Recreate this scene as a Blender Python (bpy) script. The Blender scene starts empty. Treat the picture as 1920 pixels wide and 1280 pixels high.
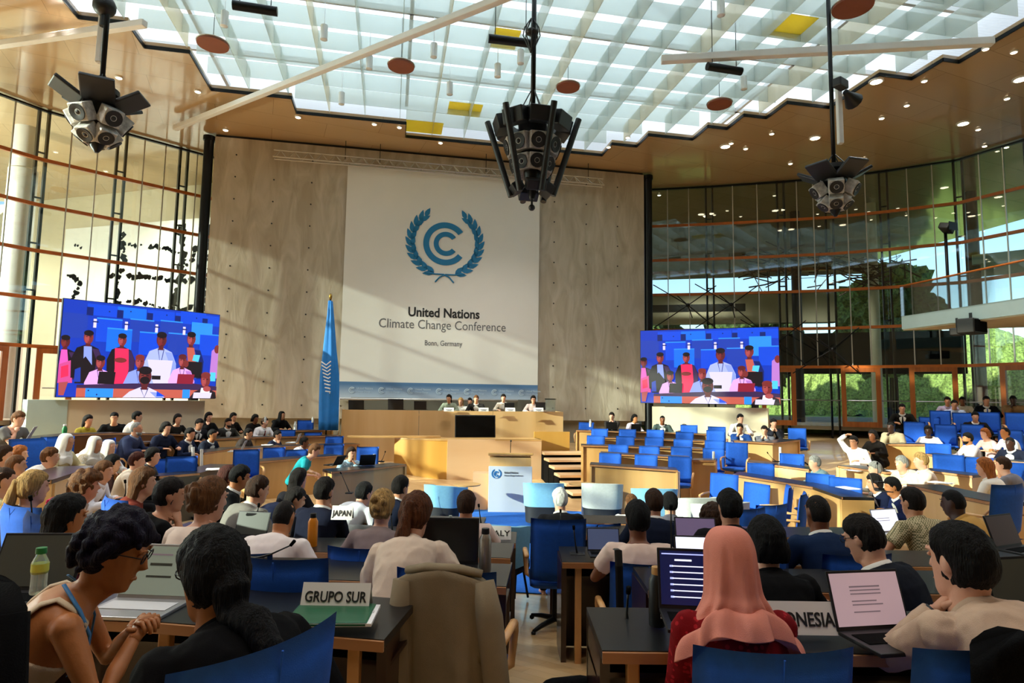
import bpy, bmesh, math, random
from mathutils import Vector, Matrix, Euler, noise
random.seed(11)
S = bpy.context.scene
COL = S.collection
# ---------------------------------------------------------------- camera
FPX, PIT, ROLL, EZ = 1150.0, .0921, .0149, 2.35      # focal length for a 1920 px wide frame
cam_d = bpy.data.cameras.new('camera'); cam = bpy.data.objects.new('camera', cam_d); COL.objects.link(cam)
cam_d.sensor_width = 36; cam_d.lens = 36 * FPX / 1920; cam_d.clip_end = 400; cam_d.clip_start = .05
cam.matrix_world = Matrix.Translation((0, 0, EZ)) @ Matrix.Rotation(math.pi / 2 + PIT, 4, 'X') @ Matrix.Rotation(ROLL, 4, 'Z')
S.camera = cam
# ---------------------------------------------------------------- world, sun, exposure
w = bpy.data.worlds.new('sky'); S.world = w; w.use_nodes = True
nt = w.node_tree; nt.nodes.clear()
sky = nt.nodes.new('ShaderNodeTexSky'); sky.sky_type = 'NISHITA'; sky.sun_disc = False
sky.sun_elevation = math.radians(38); sky.sun_rotation = math.radians(235); sky.air_density = 1.0; sky.dust_density = .6
bg = nt.nodes.new('ShaderNodeBackground'); bg.inputs[1].default_value = .2
wo = nt.nodes.new('ShaderNodeOutputWorld')
nt.links.new(sky.outputs[0], bg.inputs[0]); nt.links.new(bg.outputs[0], wo.inputs[0])
def sun_light(d, e, ang, colr):
    L = bpy.data.lights.new('sun', 'SUN'); L.energy = e; L.angle = ang; L.color = colr
    o = bpy.data.objects.new('sun', L); COL.objects.link(o)
    o.rotation_euler = Vector(d).to_track_quat('-Z', 'Y').to_euler(); o.location = (-30, -20, 25)
SUN = Vector((.83, .41, -.27)); FILL_ENERGY = 1700
sun_light(SUN, 9.0, math.radians(.8), (1, .92, .78))
def area(name, loc, sx, sy, e, colr, rot=(0, 0, 0)):
    L = bpy.data.lights.new(name, 'AREA'); L.shape = 'RECTANGLE'; L.size = sx; L.size_y = sy; L.energy = e; L.color = colr
    o = bpy.data.objects.new(name, L); COL.objects.link(o); o.location = loc; o.rotation_euler = rot
    return o
WA = .195                                              # the stage wall is turned this much from the line of sight
def WF(u, v, z=0.0):                                   # wall frame -> world
    c, s = math.cos(WA), math.sin(WA)
    return Vector((u * c - v * s, u * s + v * c, z))
_p = WF(3.2, 12.5, 13.6)
area('skylight_daylight', _p, 23, 17, 2200, (.93, .97, 1), (0, 0, WA))
S.view_settings.view_transform = 'Standard'; S.view_settings.look = 'None'
S.view_settings.exposure = .5; S.view_settings.gamma = 1; S.view_settings.use_curve_mapping = False
S.cycles.max_bounces = 7; S.cycles.diffuse_bounces = 3; S.cycles.glossy_bounces = 3; S.cycles.transmission_bounces = 4
S.cycles.transparent_max_bounces = 24; S.cycles.caustics_reflective = False; S.cycles.caustics_refractive = False
S.cycles.sample_clamp_indirect = 6; S.cycles.use_denoising = True
# ---------------------------------------------------------------- picture coordinates -> place (for a known depth or height)
def ray(px, py):
    x, y = (px - 960) / FPX, (640 - py) / FPX
    c, s = math.cos(ROLL), math.sin(ROLL); x, y = c * x - s * y, s * x + c * y
    cp, sp = math.cos(PIT), math.sin(PIT)
    return Vector((x, cp - y * sp, sp + y * cp))
def P(px, py, d):                                      # point at distance d along the room
    r = ray(px, py); r = r * (d / r.y); r.z += EZ; return r
def G(px, py, z):                                      # point at height z
    r = ray(px, py); r = r * ((z - EZ) / r.z); r.z = z; return r
def floor_z(x, y):                                     # shallow bowl around the speakers' floor
    r = math.hypot(x - .8, y - 12.5)
    return 0.0 if r < 4.5 else .109 * min(r - 4.5, 6.6) + .05 * max(0, r - 11.1)
# ---------------------------------------------------------------- materials
MATS = {}
def hexc(h):
    h = h.lstrip('#'); v = [int(h[i:i + 2], 16) / 255 for i in (0, 2, 4)]
    return tuple(c / 12.92 if c <= .04045 else ((c + .055) / 1.055) ** 2.4 for c in v) + (1,)
def C(c): return hexc(c) if isinstance(c, str) else (tuple(c) + (1,))[:4]
def mat(name, col, rough=.6, metal=0, var=.12, scale=6, bump=0, bscale=60, spec=.5, emit=0, stretch=None, coat=0):
    if name in MATS: return MATS[name]
    m = bpy.data.materials.new(name); m.use_nodes = True; N = m.node_tree.nodes; K = m.node_tree.links
    b = N['Principled BSDF']; c = C(col)
    b.inputs['Roughness'].default_value = rough; b.inputs['Metallic'].default_value = metal
    b.inputs['Specular IOR Level'].default_value = spec; b.inputs['Coat Weight'].default_value = coat
    tc = N.new('ShaderNodeTexCoord'); mp = N.new('ShaderNodeMapping')
    K.new(tc.outputs['Object'], mp.inputs[0])
    if stretch: mp.inputs['Scale'].default_value = stretch
    if var:
        n = N.new('ShaderNodeTexNoise'); n.inputs['Scale'].default_value = scale; n.inputs['Detail'].default_value = 4
        K.new(mp.outputs[0], n.inputs[0])
        r = N.new('ShaderNodeValToRGB'); r.color_ramp.elements[0].position = .3; r.color_ramp.elements[1].position = .7
        r.color_ramp.elements[0].color = tuple(x * (1 - var) for x in c[:3]) + (1,)
        r.color_ramp.elements[1].color = tuple(min(1, x * (1 + var)) for x in c[:3]) + (1,)
        K.new(n.outputs[0], r.inputs[0]); K.new(r.outputs[0], b.inputs['Base Color'])
    else: b.inputs['Base Color'].default_value = c
    if bump:
        n2 = N.new('ShaderNodeTexNoise'); n2.inputs['Scale'].default_value = bscale; n2.inputs['Detail'].default_value = 3
        K.new(mp.outputs[0], n2.inputs[0])
        bu = N.new('ShaderNodeBump'); bu.inputs['Strength'].default_value = bump; bu.inputs['Distance'].default_value = .02
        K.new(n2.outputs[0], bu.inputs['Height']); K.new(bu.outputs[0], b.inputs['Normal'])
    if emit:
        b.inputs['Emission Color'].default_value = c; b.inputs['Emission Strength'].default_value = emit
    MATS[name] = m; return m
def glass(name, tint=(.9, .96, .95), refl=.12, dif=0.0, difc=(.9, .95, .95), rough=.02, line=None):
    """thin pane: clear + mirror + (frosted share)"""
    m = bpy.data.materials.new(name); m.use_nodes = True; N = m.node_tree.nodes; K = m.node_tree.links; N.clear()
    o = N.new('ShaderNodeOutputMaterial'); t = N.new('ShaderNodeBsdfTransparent'); t.inputs[0].default_value = C(tint)
    g = N.new('ShaderNodeBsdfGlossy'); g.inputs['Roughness'].default_value = rough
    mx = N.new('ShaderNodeMixShader'); fr = N.new('ShaderNodeLayerWeight'); fr.inputs[0].default_value = .35
    ma = N.new('ShaderNodeMath'); ma.operation = 'MULTIPLY_ADD'; ma.inputs[1].default_value = .6; ma.inputs[2].default_value = refl
    K.new(fr.outputs['Fresnel'], ma.inputs[0]); K.new(ma.outputs[0], mx.inputs[0]); K.new(t.outputs[0], mx.inputs[1]); K.new(g.outputs[0], mx.inputs[2])
    last = mx
    if dif:
        d1 = N.new('ShaderNodeBsdfDiffuse'); d1.inputs[0].default_value = C(difc); d2 = N.new('ShaderNodeBsdfTranslucent'); d2.inputs[0].default_value = C(difc)
        m2 = N.new('ShaderNodeMixShader'); m2.inputs[0].default_value = .6; K.new(d1.outputs[0], m2.inputs[1]); K.new(d2.outputs[0], m2.inputs[2])
        m3 = N.new('ShaderNodeMixShader'); m3.inputs[0].default_value = dif
        K.new(mx.outputs[0], m3.inputs[1]); K.new(m2.outputs[0], m3.inputs[2]); last = m3
        if line:                                       # printed stripes in the frosting
            tc = N.new('ShaderNodeTexCoord'); wv = N.new('ShaderNodeTexWave'); wv.inputs['Scale'].default_value = line; wv.bands_direction = 'Y'
            mm = N.new('ShaderNodeMath'); mm.operation = 'MULTIPLY_ADD'; mm.inputs[1].default_value = .10; mm.inputs[2].default_value = dif - .05
            K.new(tc.outputs['Object'], wv.inputs[0]); K.new(wv.outputs['Fac'], mm.inputs[0]); K.new(mm.outputs[0], m3.inputs[0])
    K.new(last.outputs[0], o.inputs[0]); MATS[name] = m; return m
def wood(name, c1, c2, rough=.4, sc=1.5, stretch=(1, 1, 14), coat=.15):
    m = bpy.data.materials.new(name); m.use_nodes = True; N = m.node_tree.nodes; K = m.node_tree.links; b = N['Principled BSDF']
    b.inputs['Roughness'].default_value = rough; b.inputs['Coat Weight'].default_value = coat
    tc = N.new('ShaderNodeTexCoord'); mp = N.new('ShaderNodeMapping'); mp.inputs['Scale'].default_value = stretch
    n = N.new('ShaderNodeTexNoise'); n.inputs['Scale'].default_value = sc; n.inputs['Detail'].default_value = 6; n.inputs['Distortion'].default_value = .6
    r = N.new('ShaderNodeValToRGB'); r.color_ramp.elements[0].position = .32; r.color_ramp.elements[1].position = .68
    r.color_ramp.elements[0].color = C(c1); r.color_ramp.elements[1].color = C(c2)
    K.new(tc.outputs['Object'], mp.inputs[0]); K.new(mp.outputs[0], n.inputs[0]); K.new(n.outputs[0], r.inputs[0]); K.new(r.outputs[0], b.inputs['Base Color'])
    MATS[name] = m; return m
# ---------------------------------------------------------------- mesh building
class MB:
    def __init__(s): s.v = []; s.f = []; s.m = []
    def add(s, vs, fs, mi=0, M=None):
        o = len(s.v); s.v += [M @ Vector(p) for p in vs] if M is not None else [Vector(p) for p in vs]
        s.f += [tuple(i + o for i in f) for f in fs]; s.m += [mi] * len(fs); return s
    def box(s, c, d, mi=0, M=None, rz=0):
        x, y, z = d[0] / 2, d[1] / 2, d[2] / 2; T = Matrix.Translation(c) @ Matrix.Rotation(rz, 4, 'Z')
        vs = [T @ Vector((i * x, j * y, k * z)) for k in (-1, 1) for j in (-1, 1) for i in (-1, 1)]
        return s.add(vs, [(0, 2, 3, 1), (4, 5, 7, 6), (0, 1, 5, 4), (2, 6, 7, 3), (0, 4, 6, 2), (1, 3, 7, 5)], mi, M)
    def rbox(s, c, d, r=.01, mi=0, M=None, seg=2, rot=None):
        b = bmesh.new(); bmesh.ops.create_cube(b, size=1); bmesh.ops.scale(b, vec=d, verts=b.verts)
        bmesh.ops.bevel(b, geom=b.edges[:], offset=min(r, min(d) * .49), segments=seg, affect='EDGES', profile=.5)
        T = Matrix.Translation(c)
        if rot: T = T @ Euler(rot).to_matrix().to_4x4()
        b.verts.index_update(); s.add([T @ v.co for v in b.verts], [[v.index for v in f.verts] for f in b.faces], mi, M); b.free(); return s
    def tube(s, pts, r, n=8, mi=0, M=None, flat=1.0):
        pts = [Vector(p) for p in pts]; R = r if isinstance(r, (list, tuple)) else [r] * len(pts)
        vs = []; fs = []; up = None
        for i, p in enumerate(pts):
            t = (pts[min(i + 1, len(pts) - 1)] - pts[max(i - 1, 0)]).normalized()
            if up is None: up = Vector((0, 0, 1)) if abs(t.z) < .9 else Vector((0, 1, 0))
            a = t.cross(up).normalized(); b = a.cross(t).normalized(); up = b
            for k in range(n):
                q = 2 * math.pi * k / n; vs.append(p + a * (R[i] * math.cos(q)) + b * (R[i] * flat * math.sin(q)))
        for i in range(len(pts) - 1):
            for k in range(n): fs.append((i * n + k, i * n + (k + 1) % n, (i + 1) * n + (k + 1) % n, (i + 1) * n + k))
        fs.append(tuple(range(n))[::-1]); fs.append(tuple(range((len(pts) - 1) * n, len(pts) * n)))
        return s.add(vs, fs, mi, M)
    def rings(s, rg, mi=0, M=None):                    # closed loft through equal rings of points
        n = len(rg[0]); vs = [p for r in rg for p in r]; fs = []
        for i in range(len(rg) - 1):
            for k in range(n): fs.append((i * n + k, i * n + (k + 1) % n, (i + 1) * n + (k + 1) % n, (i + 1) * n + k))
        fs.append(tuple(range(n))[::-1]); fs.append(tuple(range((len(rg) - 1) * n, len(rg) * n)))
        return s.add(vs, fs, mi, M)
    def lathe(s, prof, n=16, mi=0, M=None):
        return s.rings([[(r * math.cos(2 * math.pi * k / n), r * math.sin(2 * math.pi * k / n), z) for k in range(n)] for r, z in prof], mi, M)
    def ball(s, c, r, n=10, mi=0, M=None):
        r = r if isinstance(r, (tuple, list)) else (r, r, r); m = max(4, n // 2 + 1)
        rg = [[(c[0] + r[0] * math.sin(a) * math.cos(2 * math.pi * k / n), c[1] + r[1] * math.sin(a) * math.sin(2 * math.pi * k / n), c[2] - r[2] * math.cos(a)) for k in range(n)]
              for a in [math.pi * (i + .12) / (m + .24 - 0) if False else .05 + (math.pi - .1) * i / (m - 1) for i in range(m)]]
        return s.rings(rg, mi, M)
    def prism(s, poly, z0, z1, mi=0, M=None):
        n = len(poly); vs = [(x, y, z0) for x, y in poly] + [(x, y, z1) for x, y in poly]
        fs = [tuple(range(n))[::-1], tuple(range(n, 2 * n))] + [(i, (i + 1) % n, n + (i + 1) % n, n + i) for i in range(n)]
        return s.add(vs, fs, mi, M)
    def band(s, pts, t, z0, z1, mi=0):                 # wall standing on a polyline, thickness t to its left
        pts = [Vector((p[0], p[1])) for p in pts]; off = []
        for i, p in enumerate(pts):
            d = (pts[min(i + 1, len(pts) - 1)] - pts[max(i - 1, 0)]).normalized(); off.append(p + Vector((-d.y, d.x)) * t)
        Z0 = z0 if isinstance(z0, list) else [z0] * len(pts); Z1 = z1 if isinstance(z1, list) else [z1] * len(pts)
        vs = []
        for i in range(len(pts)):
            vs += [(*pts[i], Z0[i]), (*pts[i], Z1[i]), (*off[i], Z1[i]), (*off[i], Z0[i])]
        fs = [(0, 1, 2, 3), tuple(4 * (len(pts) - 1) + k for k in (3, 2, 1, 0))]
        for i in range(len(pts) - 1):
            for k in range(4): a, b = 4 * i + k, 4 * i + (k + 1) % 4; fs.append((a, a + 4, b + 4, b))
        return s.add(vs, fs, mi)
    def mesh(s, name):
        me = bpy.data.meshes.new(name); me.from_pydata([tuple(p) for p in s.v], [], [list(f) for f in s.f]); return me
def fix(me):
    b = bmesh.new(); b.from_mesh(me); bmesh.ops.recalc_face_normals(b, faces=b.faces); b.to_mesh(me); b.free()
def obj(name, mb, mats, parent=None, smooth=False, loc=None, rot=None, norm=True):
    if isinstance(mb, MB):
        me = mb.mesh(name)
        if len(set(mb.m)) > 1: me.polygons.foreach_set('material_index', mb.m)
        if norm: fix(me)
    else: me = mb
    for m in (mats if isinstance(mats, (list, tuple)) else [mats]): me.materials.append(m)
    if smooth == 'auto':
        me.polygons.foreach_set('use_smooth', [True] * len(me.polygons)); me.set_sharp_from_angle(angle=math.radians(40))
    elif smooth: me.polygons.foreach_set('use_smooth', [True] * len(me.polygons))
    o = bpy.data.objects.new(name, me); COL.objects.link(o)
    if parent: o.parent = parent
    if loc is not None: o.location = loc
    if rot is not None: o.rotation_euler = rot
    return o
def tag(o, label=None, cat=None, group=None, kind=None):
    if label: o['label'] = label
    if cat: o['category'] = cat
    if group: o['group'] = group
    if kind: o['kind'] = kind
    return o
def empty(name, loc=(0, 0, 0), rz=0, label=None, cat=None, group=None, kind=None):
    o = bpy.data.objects.new(name, None); COL.objects.link(o); o.location = loc; o.rotation_euler = (0, 0, rz); o.empty_display_size = .1
    return tag(o, label, cat, group, kind)
KIDS = {}
def dup(root, loc, rz, label=None, group=None):
    def cp(o, par):
        c = o.copy(); COL.objects.link(c)
        if par: c.parent = par
        for ch in o.children: cp(ch, c)
        return c
    r = cp(root, None); r.location = loc; r.rotation_euler = (0, 0, rz)
    if label: r['label'] = label
    if group: r['group'] = group
    return r
def rotz(d): return math.atan2(-d[0], d[1])             # heading of a thing whose front is +Y
# ================================================================ materials of the hall
M_ = MATS
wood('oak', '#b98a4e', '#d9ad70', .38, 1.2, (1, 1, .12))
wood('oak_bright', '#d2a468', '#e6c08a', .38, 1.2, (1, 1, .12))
wood('oak_red', '#8a4a20', '#a8622c', .35, 1.4, (6, 6, .4))
wood('mahogany', '#1d0b08', '#331410', .3, 1.4, (5, 5, .4), .3)
wood('edge_wood', '#a06c42', '#b98558', .35, 2, (.3, 3, 3))
wood('dark_oak', '#5a3410', '#7a4a18', .4, 1.2, (1, 1, .15))
mat('desk_black', '#1a1b1d', .28, 0, .1, 3, spec=.5)
mat('desk_grey', '#33332f', .33, 0, .06, 3)
mat('black', '#0c0c0d', .45, 0, 0); mat('black_soft', '#060607', .9, 0, .2, 20, .3, 200, spec=.08)
mat('blue_fabric', '#0c52b8', .85, 0, .08, 30, .15, 300)
mat('steel', '#9a9c9e', .3, .9, 0); mat('alu', '#d6d6d4', .35, .5, 0); mat('white_paint', '#e6e4df', .5, 0, .03, 4)
mat('white_paper', '#eeeeee', .7, 0, .02, 4); mat('cream', '#cdc0a4', .7, 0, .04, 2); mat('pale_blue_panel', '#a9c0be', .5, 0, .04, 2)
mat('dark_metal', '#17181a', .4, .6, 0); mat('transom_wood', '#b0601f', .4, 0, .12, 6); mat('light_metal', '#bdbab0', .35, .6, 0)
mat('carpet_blue', '#0a66c8', .95, 0, .12, 40, .2, 400)
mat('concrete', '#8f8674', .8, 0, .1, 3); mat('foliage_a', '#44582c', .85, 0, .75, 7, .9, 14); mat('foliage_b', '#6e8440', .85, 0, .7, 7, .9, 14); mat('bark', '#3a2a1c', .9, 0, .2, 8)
mat('grass', '#6d8a3c', .95, 0, .3, 2); mat('gravel', '#b9b09c', .95, 0, .1, 6)
glass('pane', (.86, .95, .93), .05); glass('pane_clear', (.93, .97, .96), .02)
glass('fin_glass', (.88, .95, .93), .04, .38, (.90, .92, .86)); glass('frost', (.85, .93, .96), .0, .95, (.84, .89, .91), line=3.0)
glass('fin_cream', (.96, .94, .84), .04, .42, (.94, .90, .76)); glass('yellow_glass', (.98, .80, .15), .02, .5, (.98, .80, .2))
# soffit: polished veneer panels
def soffit_mat():
    m = bpy.data.materials.new('soffit'); m.use_nodes = True; N = m.node_tree.nodes; K = m.node_tree.links; b = N['Principled BSDF']
    b.inputs['Roughness'].default_value = .16; b.inputs['Specular IOR Level'].default_value = .8; b.inputs['Coat Weight'].default_value = .5; b.inputs['Coat Roughness'].default_value = .07
    tc = N.new('ShaderNodeTexCoord'); mp = N.new('ShaderNodeMapping'); mp.inputs['Rotation'].default_value = (0, 0, -WA); K.new(tc.outputs['Object'], mp.inputs[0])
    br = N.new('ShaderNodeTexBrick'); br.inputs['Scale'].default_value = 1; br.inputs['Brick Width'].default_value = 3.4; br.inputs['Row Height'].default_value = 1.15; br.inputs['Mortar Size'].default_value = .006
    br.inputs['Color1'].default_value = C('#bf9f76'); br.inputs['Color2'].default_value = C('#b8966c'); br.inputs['Mortar'].default_value = C('#8a6e4c')
    K.new(mp.outputs[0], br.inputs[0]); K.new(br.outputs[0], b.inputs['Base Color'])
    n = N.new('ShaderNodeTexNoise'); n.inputs['Scale'].default_value = 1.3; n.inputs['Detail'].default_value = 2; K.new(mp.outputs[0], n.inputs[0])
    bu = N.new('ShaderNodeBump'); bu.inputs['Strength'].default_value = .06; bu.inputs['Distance'].default_value = .05; K.new(n.outputs[0], bu.inputs['Height']); K.new(bu.outputs[0], b.inputs['Normal'])
    MATS['soffit'] = m
soffit_mat()
def plaster_mat():
    m = bpy.data.materials.new('plaster'); m.use_nodes = True; N = m.node_tree.nodes; K = m.node_tree.links; b = N['Principled BSDF']
    b.inputs['Roughness'].default_value = .55
    tc = N.new('ShaderNodeTexCoord'); mp = N.new('ShaderNodeMapping'); mp.inputs['Rotation'].default_value = (0, math.radians(-28), 0); mp.inputs['Scale'].default_value = (1.6, 1, .45); K.new(tc.outputs['Object'], mp.inputs[0])
    n = N.new('ShaderNodeTexNoise'); n.inputs['Scale'].default_value = 1.5; n.inputs['Detail'].default_value = 3; n.inputs['Distortion'].default_value = .8; K.new(mp.outputs[0], n.inputs[0])
    r = N.new('ShaderNodeValToRGB'); r.color_ramp.elements[0].position = .35; r.color_ramp.elements[1].position = .7
    r.color_ramp.elements[0].color = C('#a69a85'); r.color_ramp.elements[1].color = C('#bfb5a3'); K.new(n.outputs[0], r.inputs[0]); K.new(r.outputs[0], b.inputs['Base Color'])
    bu = N.new('ShaderNodeBump'); bu.inputs['Strength'].default_value = .5; bu.inputs['Distance'].default_value = .06; K.new(n.outputs[0], bu.inputs['Height']); K.new(bu.outputs[0], b.inputs['Normal'])
    MATS['plaster'] = m
plaster_mat()
def parquet_mat():
    m = bpy.data.materials.new('parquet'); m.use_nodes = True; N = m.node_tree.nodes; K = m.node_tree.links; b = N['Principled BSDF']
    b.inputs['Roughness'].default_value = .3; b.inputs['Coat Weight'].default_value = .2
    tc = N.new('ShaderNodeTexCoord'); mp = N.new('ShaderNodeMapping'); mp.inputs['Rotation'].default_value = (0, 0, math.radians(38)); K.new(tc.outputs['Object'], mp.inputs[0])
    br = N.new('ShaderNodeTexBrick'); br.inputs['Scale'].default_value = 1; br.inputs['Brick Width'].default_value = .62; br.inputs['Row Height'].default_value = .11; br.inputs['Mortar Size'].default_value = .0015
    br.inputs['Color1'].default_value = C('#dcb886'); br.inputs['Color2'].default_value = C('#cba26c'); br.inputs['Mortar'].default_value = C('#a8824f')
    K.new(mp.outputs[0], br.inputs[0]); K.new(br.outputs[0], b.inputs['Base Color']); MATS['parquet'] = m
parquet_mat()
# ================================================================ floor, walls, ceiling
mb = MB(); X0, X1, Y0, Y1, st = -19, 21, -6, 26, .5
nx, ny = int((X1 - X0) / st) + 1, int((Y1 - Y0) / st) + 1
vs = [(X0 + i * st, Y0 + j * st, floor_z(X0 + i * st, Y0 + j * st)) for j in range(ny) for i in range(nx)]
fs = [(j * nx + i, j * nx + i + 1, (j + 1) * nx + i + 1, (j + 1) * nx + i) for j in range(ny - 1) for i in range(nx - 1)]
mb.add(vs, fs); tag(obj('floor', mb, M_['parquet'], smooth=True), kind='structure')
V0 = 22.30; UL, UR = -6.25, 9.66                        # stage wall
def UV(px, py, v):                                     # where a sight line meets a plane parallel to the stage wall
    r = ray(px, py); c, s = math.cos(WA), math.sin(WA); t = v / (-r.x * s + r.y * c); q = r * t
    return q.x * c + q.y * s, q.z + EZ
wall = tag(empty('wall_front', WF(0, 0), WA), kind='structure')
mb = MB(); mb.box(((UL + UR) / 2, V0 + .2, 6.42), (UR - UL, .4, 9.74)); obj('plaster_face', mb, M_['plaster'], wall)
mb = MB(); mb.box(((UL + UR) / 2, V0 + .35, .85), (UR - UL - .4, .3, 1.4)); obj('plinth', mb, M_['concrete'], wall)
mb = MB()
for i in range(13):
    for j in range(12):
        u, z = UL + .72 + 1.28 * i, 2.0 + .79 * j
        if u < UR - .3 and not (-.2 < u - UL < 0): mb.lathe([(.028, 0), (.028, .012)], 8, 0, Matrix.Translation((u, V0, z)) @ Matrix.Rotation(math.pi / 2, 4, 'X'))
obj('anchor_holes', mb, M_['black'], wall)
mb = MB(); mb.box(((UL + UR) / 2, V0 + .15, 11.35), (UR - UL, .1, .12)); obj('shadow_gap', mb, M_['black'], wall)
for nm, u in (('trim_1', UL - .22), ('trim_2', UR + .22)):
    mb = MB(); mb.tube([(0, 0, .6), (0, 0, 11.2)], .16, 14); mb.lathe([(.2, 11.15), (.2, 11.3)], 14)
    tag(obj(nm, mb, M_['dark_metal'], smooth='auto', loc=WF(u, V0 + .1)), kind='structure')
ROWS = [(20.1, 21.15, .25, 7.5), (19.1, 20.1, -3.25, 8.45), (18.05, 19.1, -5.55, 10.1), (17.05, 18.05, -5.55, 10.8), (16, 17.05, -6.65, 11.6), (15, 16, -7.75, 13.05),
        (14, 15, -7.75, 13.05), (13, 14, -8.9, 14.1), (11, 13, -9, 14.6), (4, 11, -9, 15)]
ceil = tag(empty('ceiling', WF(0, 0), WA), kind='structure')
mb = MB(); CL, CR = -18.5, 30
def slab(u0, u1, v0, v1): mb.box(((u0 + u1) / 2, (v0 + v1) / 2, 11.5), (u1 - u0, v1 - v0, .2))
slab(-34, CR, 21.15, 33); slab(CL, CR, -7, 4)
for v0, v1, u0, u1 in ROWS: slab(CL, u0, v0, v1); slab(u1, CR, v0, v1)
obj('soffit', mb, M_['soffit'], ceil)
# skylight: frosted panes above, hanging glass fins below
sk = tag(empty('window_1', WF(0, 0), WA), kind='structure')
mb = MB(); my = MB()
mb.box((3, 13, 12.5), (28, 21, .01))
obj('frosted_panes', mb, M_['frost'], sk)
us = [-9 + 1.13 * i for i in range(22)]; vsx = [4.2 + 1.03 * j for j in range(17)]
for u in us:
    m2 = MB(); on = None
    for v0, v1, u0, u1 in ROWS[::-1]:
        if u0 - .02 <= u <= u1 + .02: m2.box((u, (v0 + v1) / 2, 11.86), (.02, v1 - v0, .62))
    if m2.v: obj('long_fin', m2, M_['fin_glass' if us.index(u) % 3 else 'fin_cream'], sk)
for v in vsx:
    for v0, v1, u0, u1 in ROWS:
        if v0 <= v < v1:
            m2 = MB(); m2.box(((u0 + u1) / 2, v, 11.96), (u1 - u0, .02, .5)); obj('cross_fin', m2, M_['fin_glass'], sk)
mb = MB()
for u0, u1, v, z in ((-.1, 1.5, 20.6, 11.6), (1.6, 2.7, 19.6, 11.9), (9.2, 10.2, 13.2, 11.9), (2.4, 3.1, 15.5, 12.0)): mb.box(((u0 + u1) / 2, v, z), (u1 - u0, .9, .02))
obj('yellow_panes', mb, M_['yellow_glass'], sk)
mb = MB()
for v0, v1, u0, u1 in ROWS:                            # rim of the opening
    for u in (u0, u1): mb.box((u, (v0 + v1) / 2, 11.45), (.03, v1 - v0, .1))
for (a, b) in zip(ROWS[:-1], ROWS[1:]):
    for ua, ub in ((a[2], b[2]), (a[3], b[3])):
        if abs(ua - ub) > .05: mb.box(((ua + ub) / 2, a[0], 11.45), (abs(ua - ub), .03, .1))
mb.box((3.9, 21.15, 11.45), (7.25, .03, .1)); obj('edge_frame', mb, M_['dark_metal'], sk)
mb = MB()
for v in (6.2, 9.3, 12.4, 15.5, 18.6): mb.box((3, v, 12.42), (23.5, .1, .14))
for u in (-5.5, .25, 6, 11.5): mb.box((u, 12, 12.42), (.1, 17.5, .14))
obj('roof_beams', mb, M_['alu'], sk)
# enclosing walls behind and beside the viewer
def wall_band(name, pts, t, z0, z1, m): tag(obj(name, MB().band(pts, t, z0, z1), M_[m]), kind='structure')
wall_band('wall_back', [(19.5, -5.6), (-17.5, -5.6)], -.3, 0, 11.4, 'concrete')
wall_band('wall_left', [(-17.5, -5.6), (-17.5, -2.7)], .3, 0, 11.4, 'concrete')  # unseen; its end is set to keep sun off the near rows
wall_band('wall_right', [(19.5, -5.6), (19.5, 6.0)], -.3, 0, 11.4, 'concrete')
# ================================================================ glass facades
TZ = [3.75, 5.27, 6.77, 8.24, 9.72]
def facade(name, pts, pairs, side):
    root = tag(empty(name), kind='structure')
    pts = [Vector((x, y, 0)) for x, y in pts]
    for i, p in enumerate(pts):
        d = (pts[min(i + 1, len(pts) - 1)] - pts[max(i - 1, 0)]).normalized(); nrm = Vector((-d.y, d.x, 0)) * side
        m2 = MB()
        offs = (-.13, .13) if pairs else (0,)
        for o in offs: m2.box(p + d * o + nrm * .14 + Vector((0, 0, 5.9)), (.07, .16, 11), 0, None, math.atan2(d.y, d.x))
        for z in TZ[1:]: m2.box(p + nrm * .14 + Vector((0, 0, z + .25)), (.3, .06, .05), 0, None, math.atan2(d.y, d.x))
        obj('mullion', m2, M_['dark_metal'], root)
    for a, b in zip(pts[:-1], pts[1:]):
        d = b - a; L = d.length; ang = math.atan2(d.y, d.x); mid = (a + b) / 2; nrm = Vector((-d.y, d.x, 0)).normalized() * side
        for z in TZ:
            m2 = MB(); m2.box(mid + nrm * .04 + Vector((0, 0, z)), (L, .1, .11), 0, None, ang); obj('transom', m2, M_['transom_wood'], root)
        m2 = MB(); m2.box(mid + Vector((0, 0, 7.6)), (L, .015, 7.6), 0, None, ang); obj('glass_pane', m2, M_['pane'], root)
        m2 = MB()
        for f in (.33, .67):
            m2.box(a + d * f + Vector((0, 0, 7.55)), (.035, .05, 7.5), 0, None, ang)
        obj('glazing_bar', m2, M_['light_metal'], root)
        m2 = MB(); m2.box(mid + Vector((0, 0, 11.32)), (L, .12, .06), 0, None, ang); obj('head_rail', m2, M_['dark_metal'], root)
    return root
FR = [(5.7, 25.6), (8.2, 25.1), (10.9, 24.4), (12.6, 23.9), (14.3, 23.1), (16.3, 21.9), (17.3, 20.0), (18.4, 16.5), (19.0, 12), (19.3, 6)]
FL = [(-11.3, 22.9), (-12.2, 22.0), (-13.6, 20.6), (-15.1, 19.0), (-16.3, 16.8), (-17.0, 13.5), (-17.4, 10), (-17.5, 6.5), (-17.5, 3), (-17.5, -.2), (-17.5, -2.7)]
facade('window_2', FR, True, 1); facade('window_3', FL, True, -1)
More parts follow.
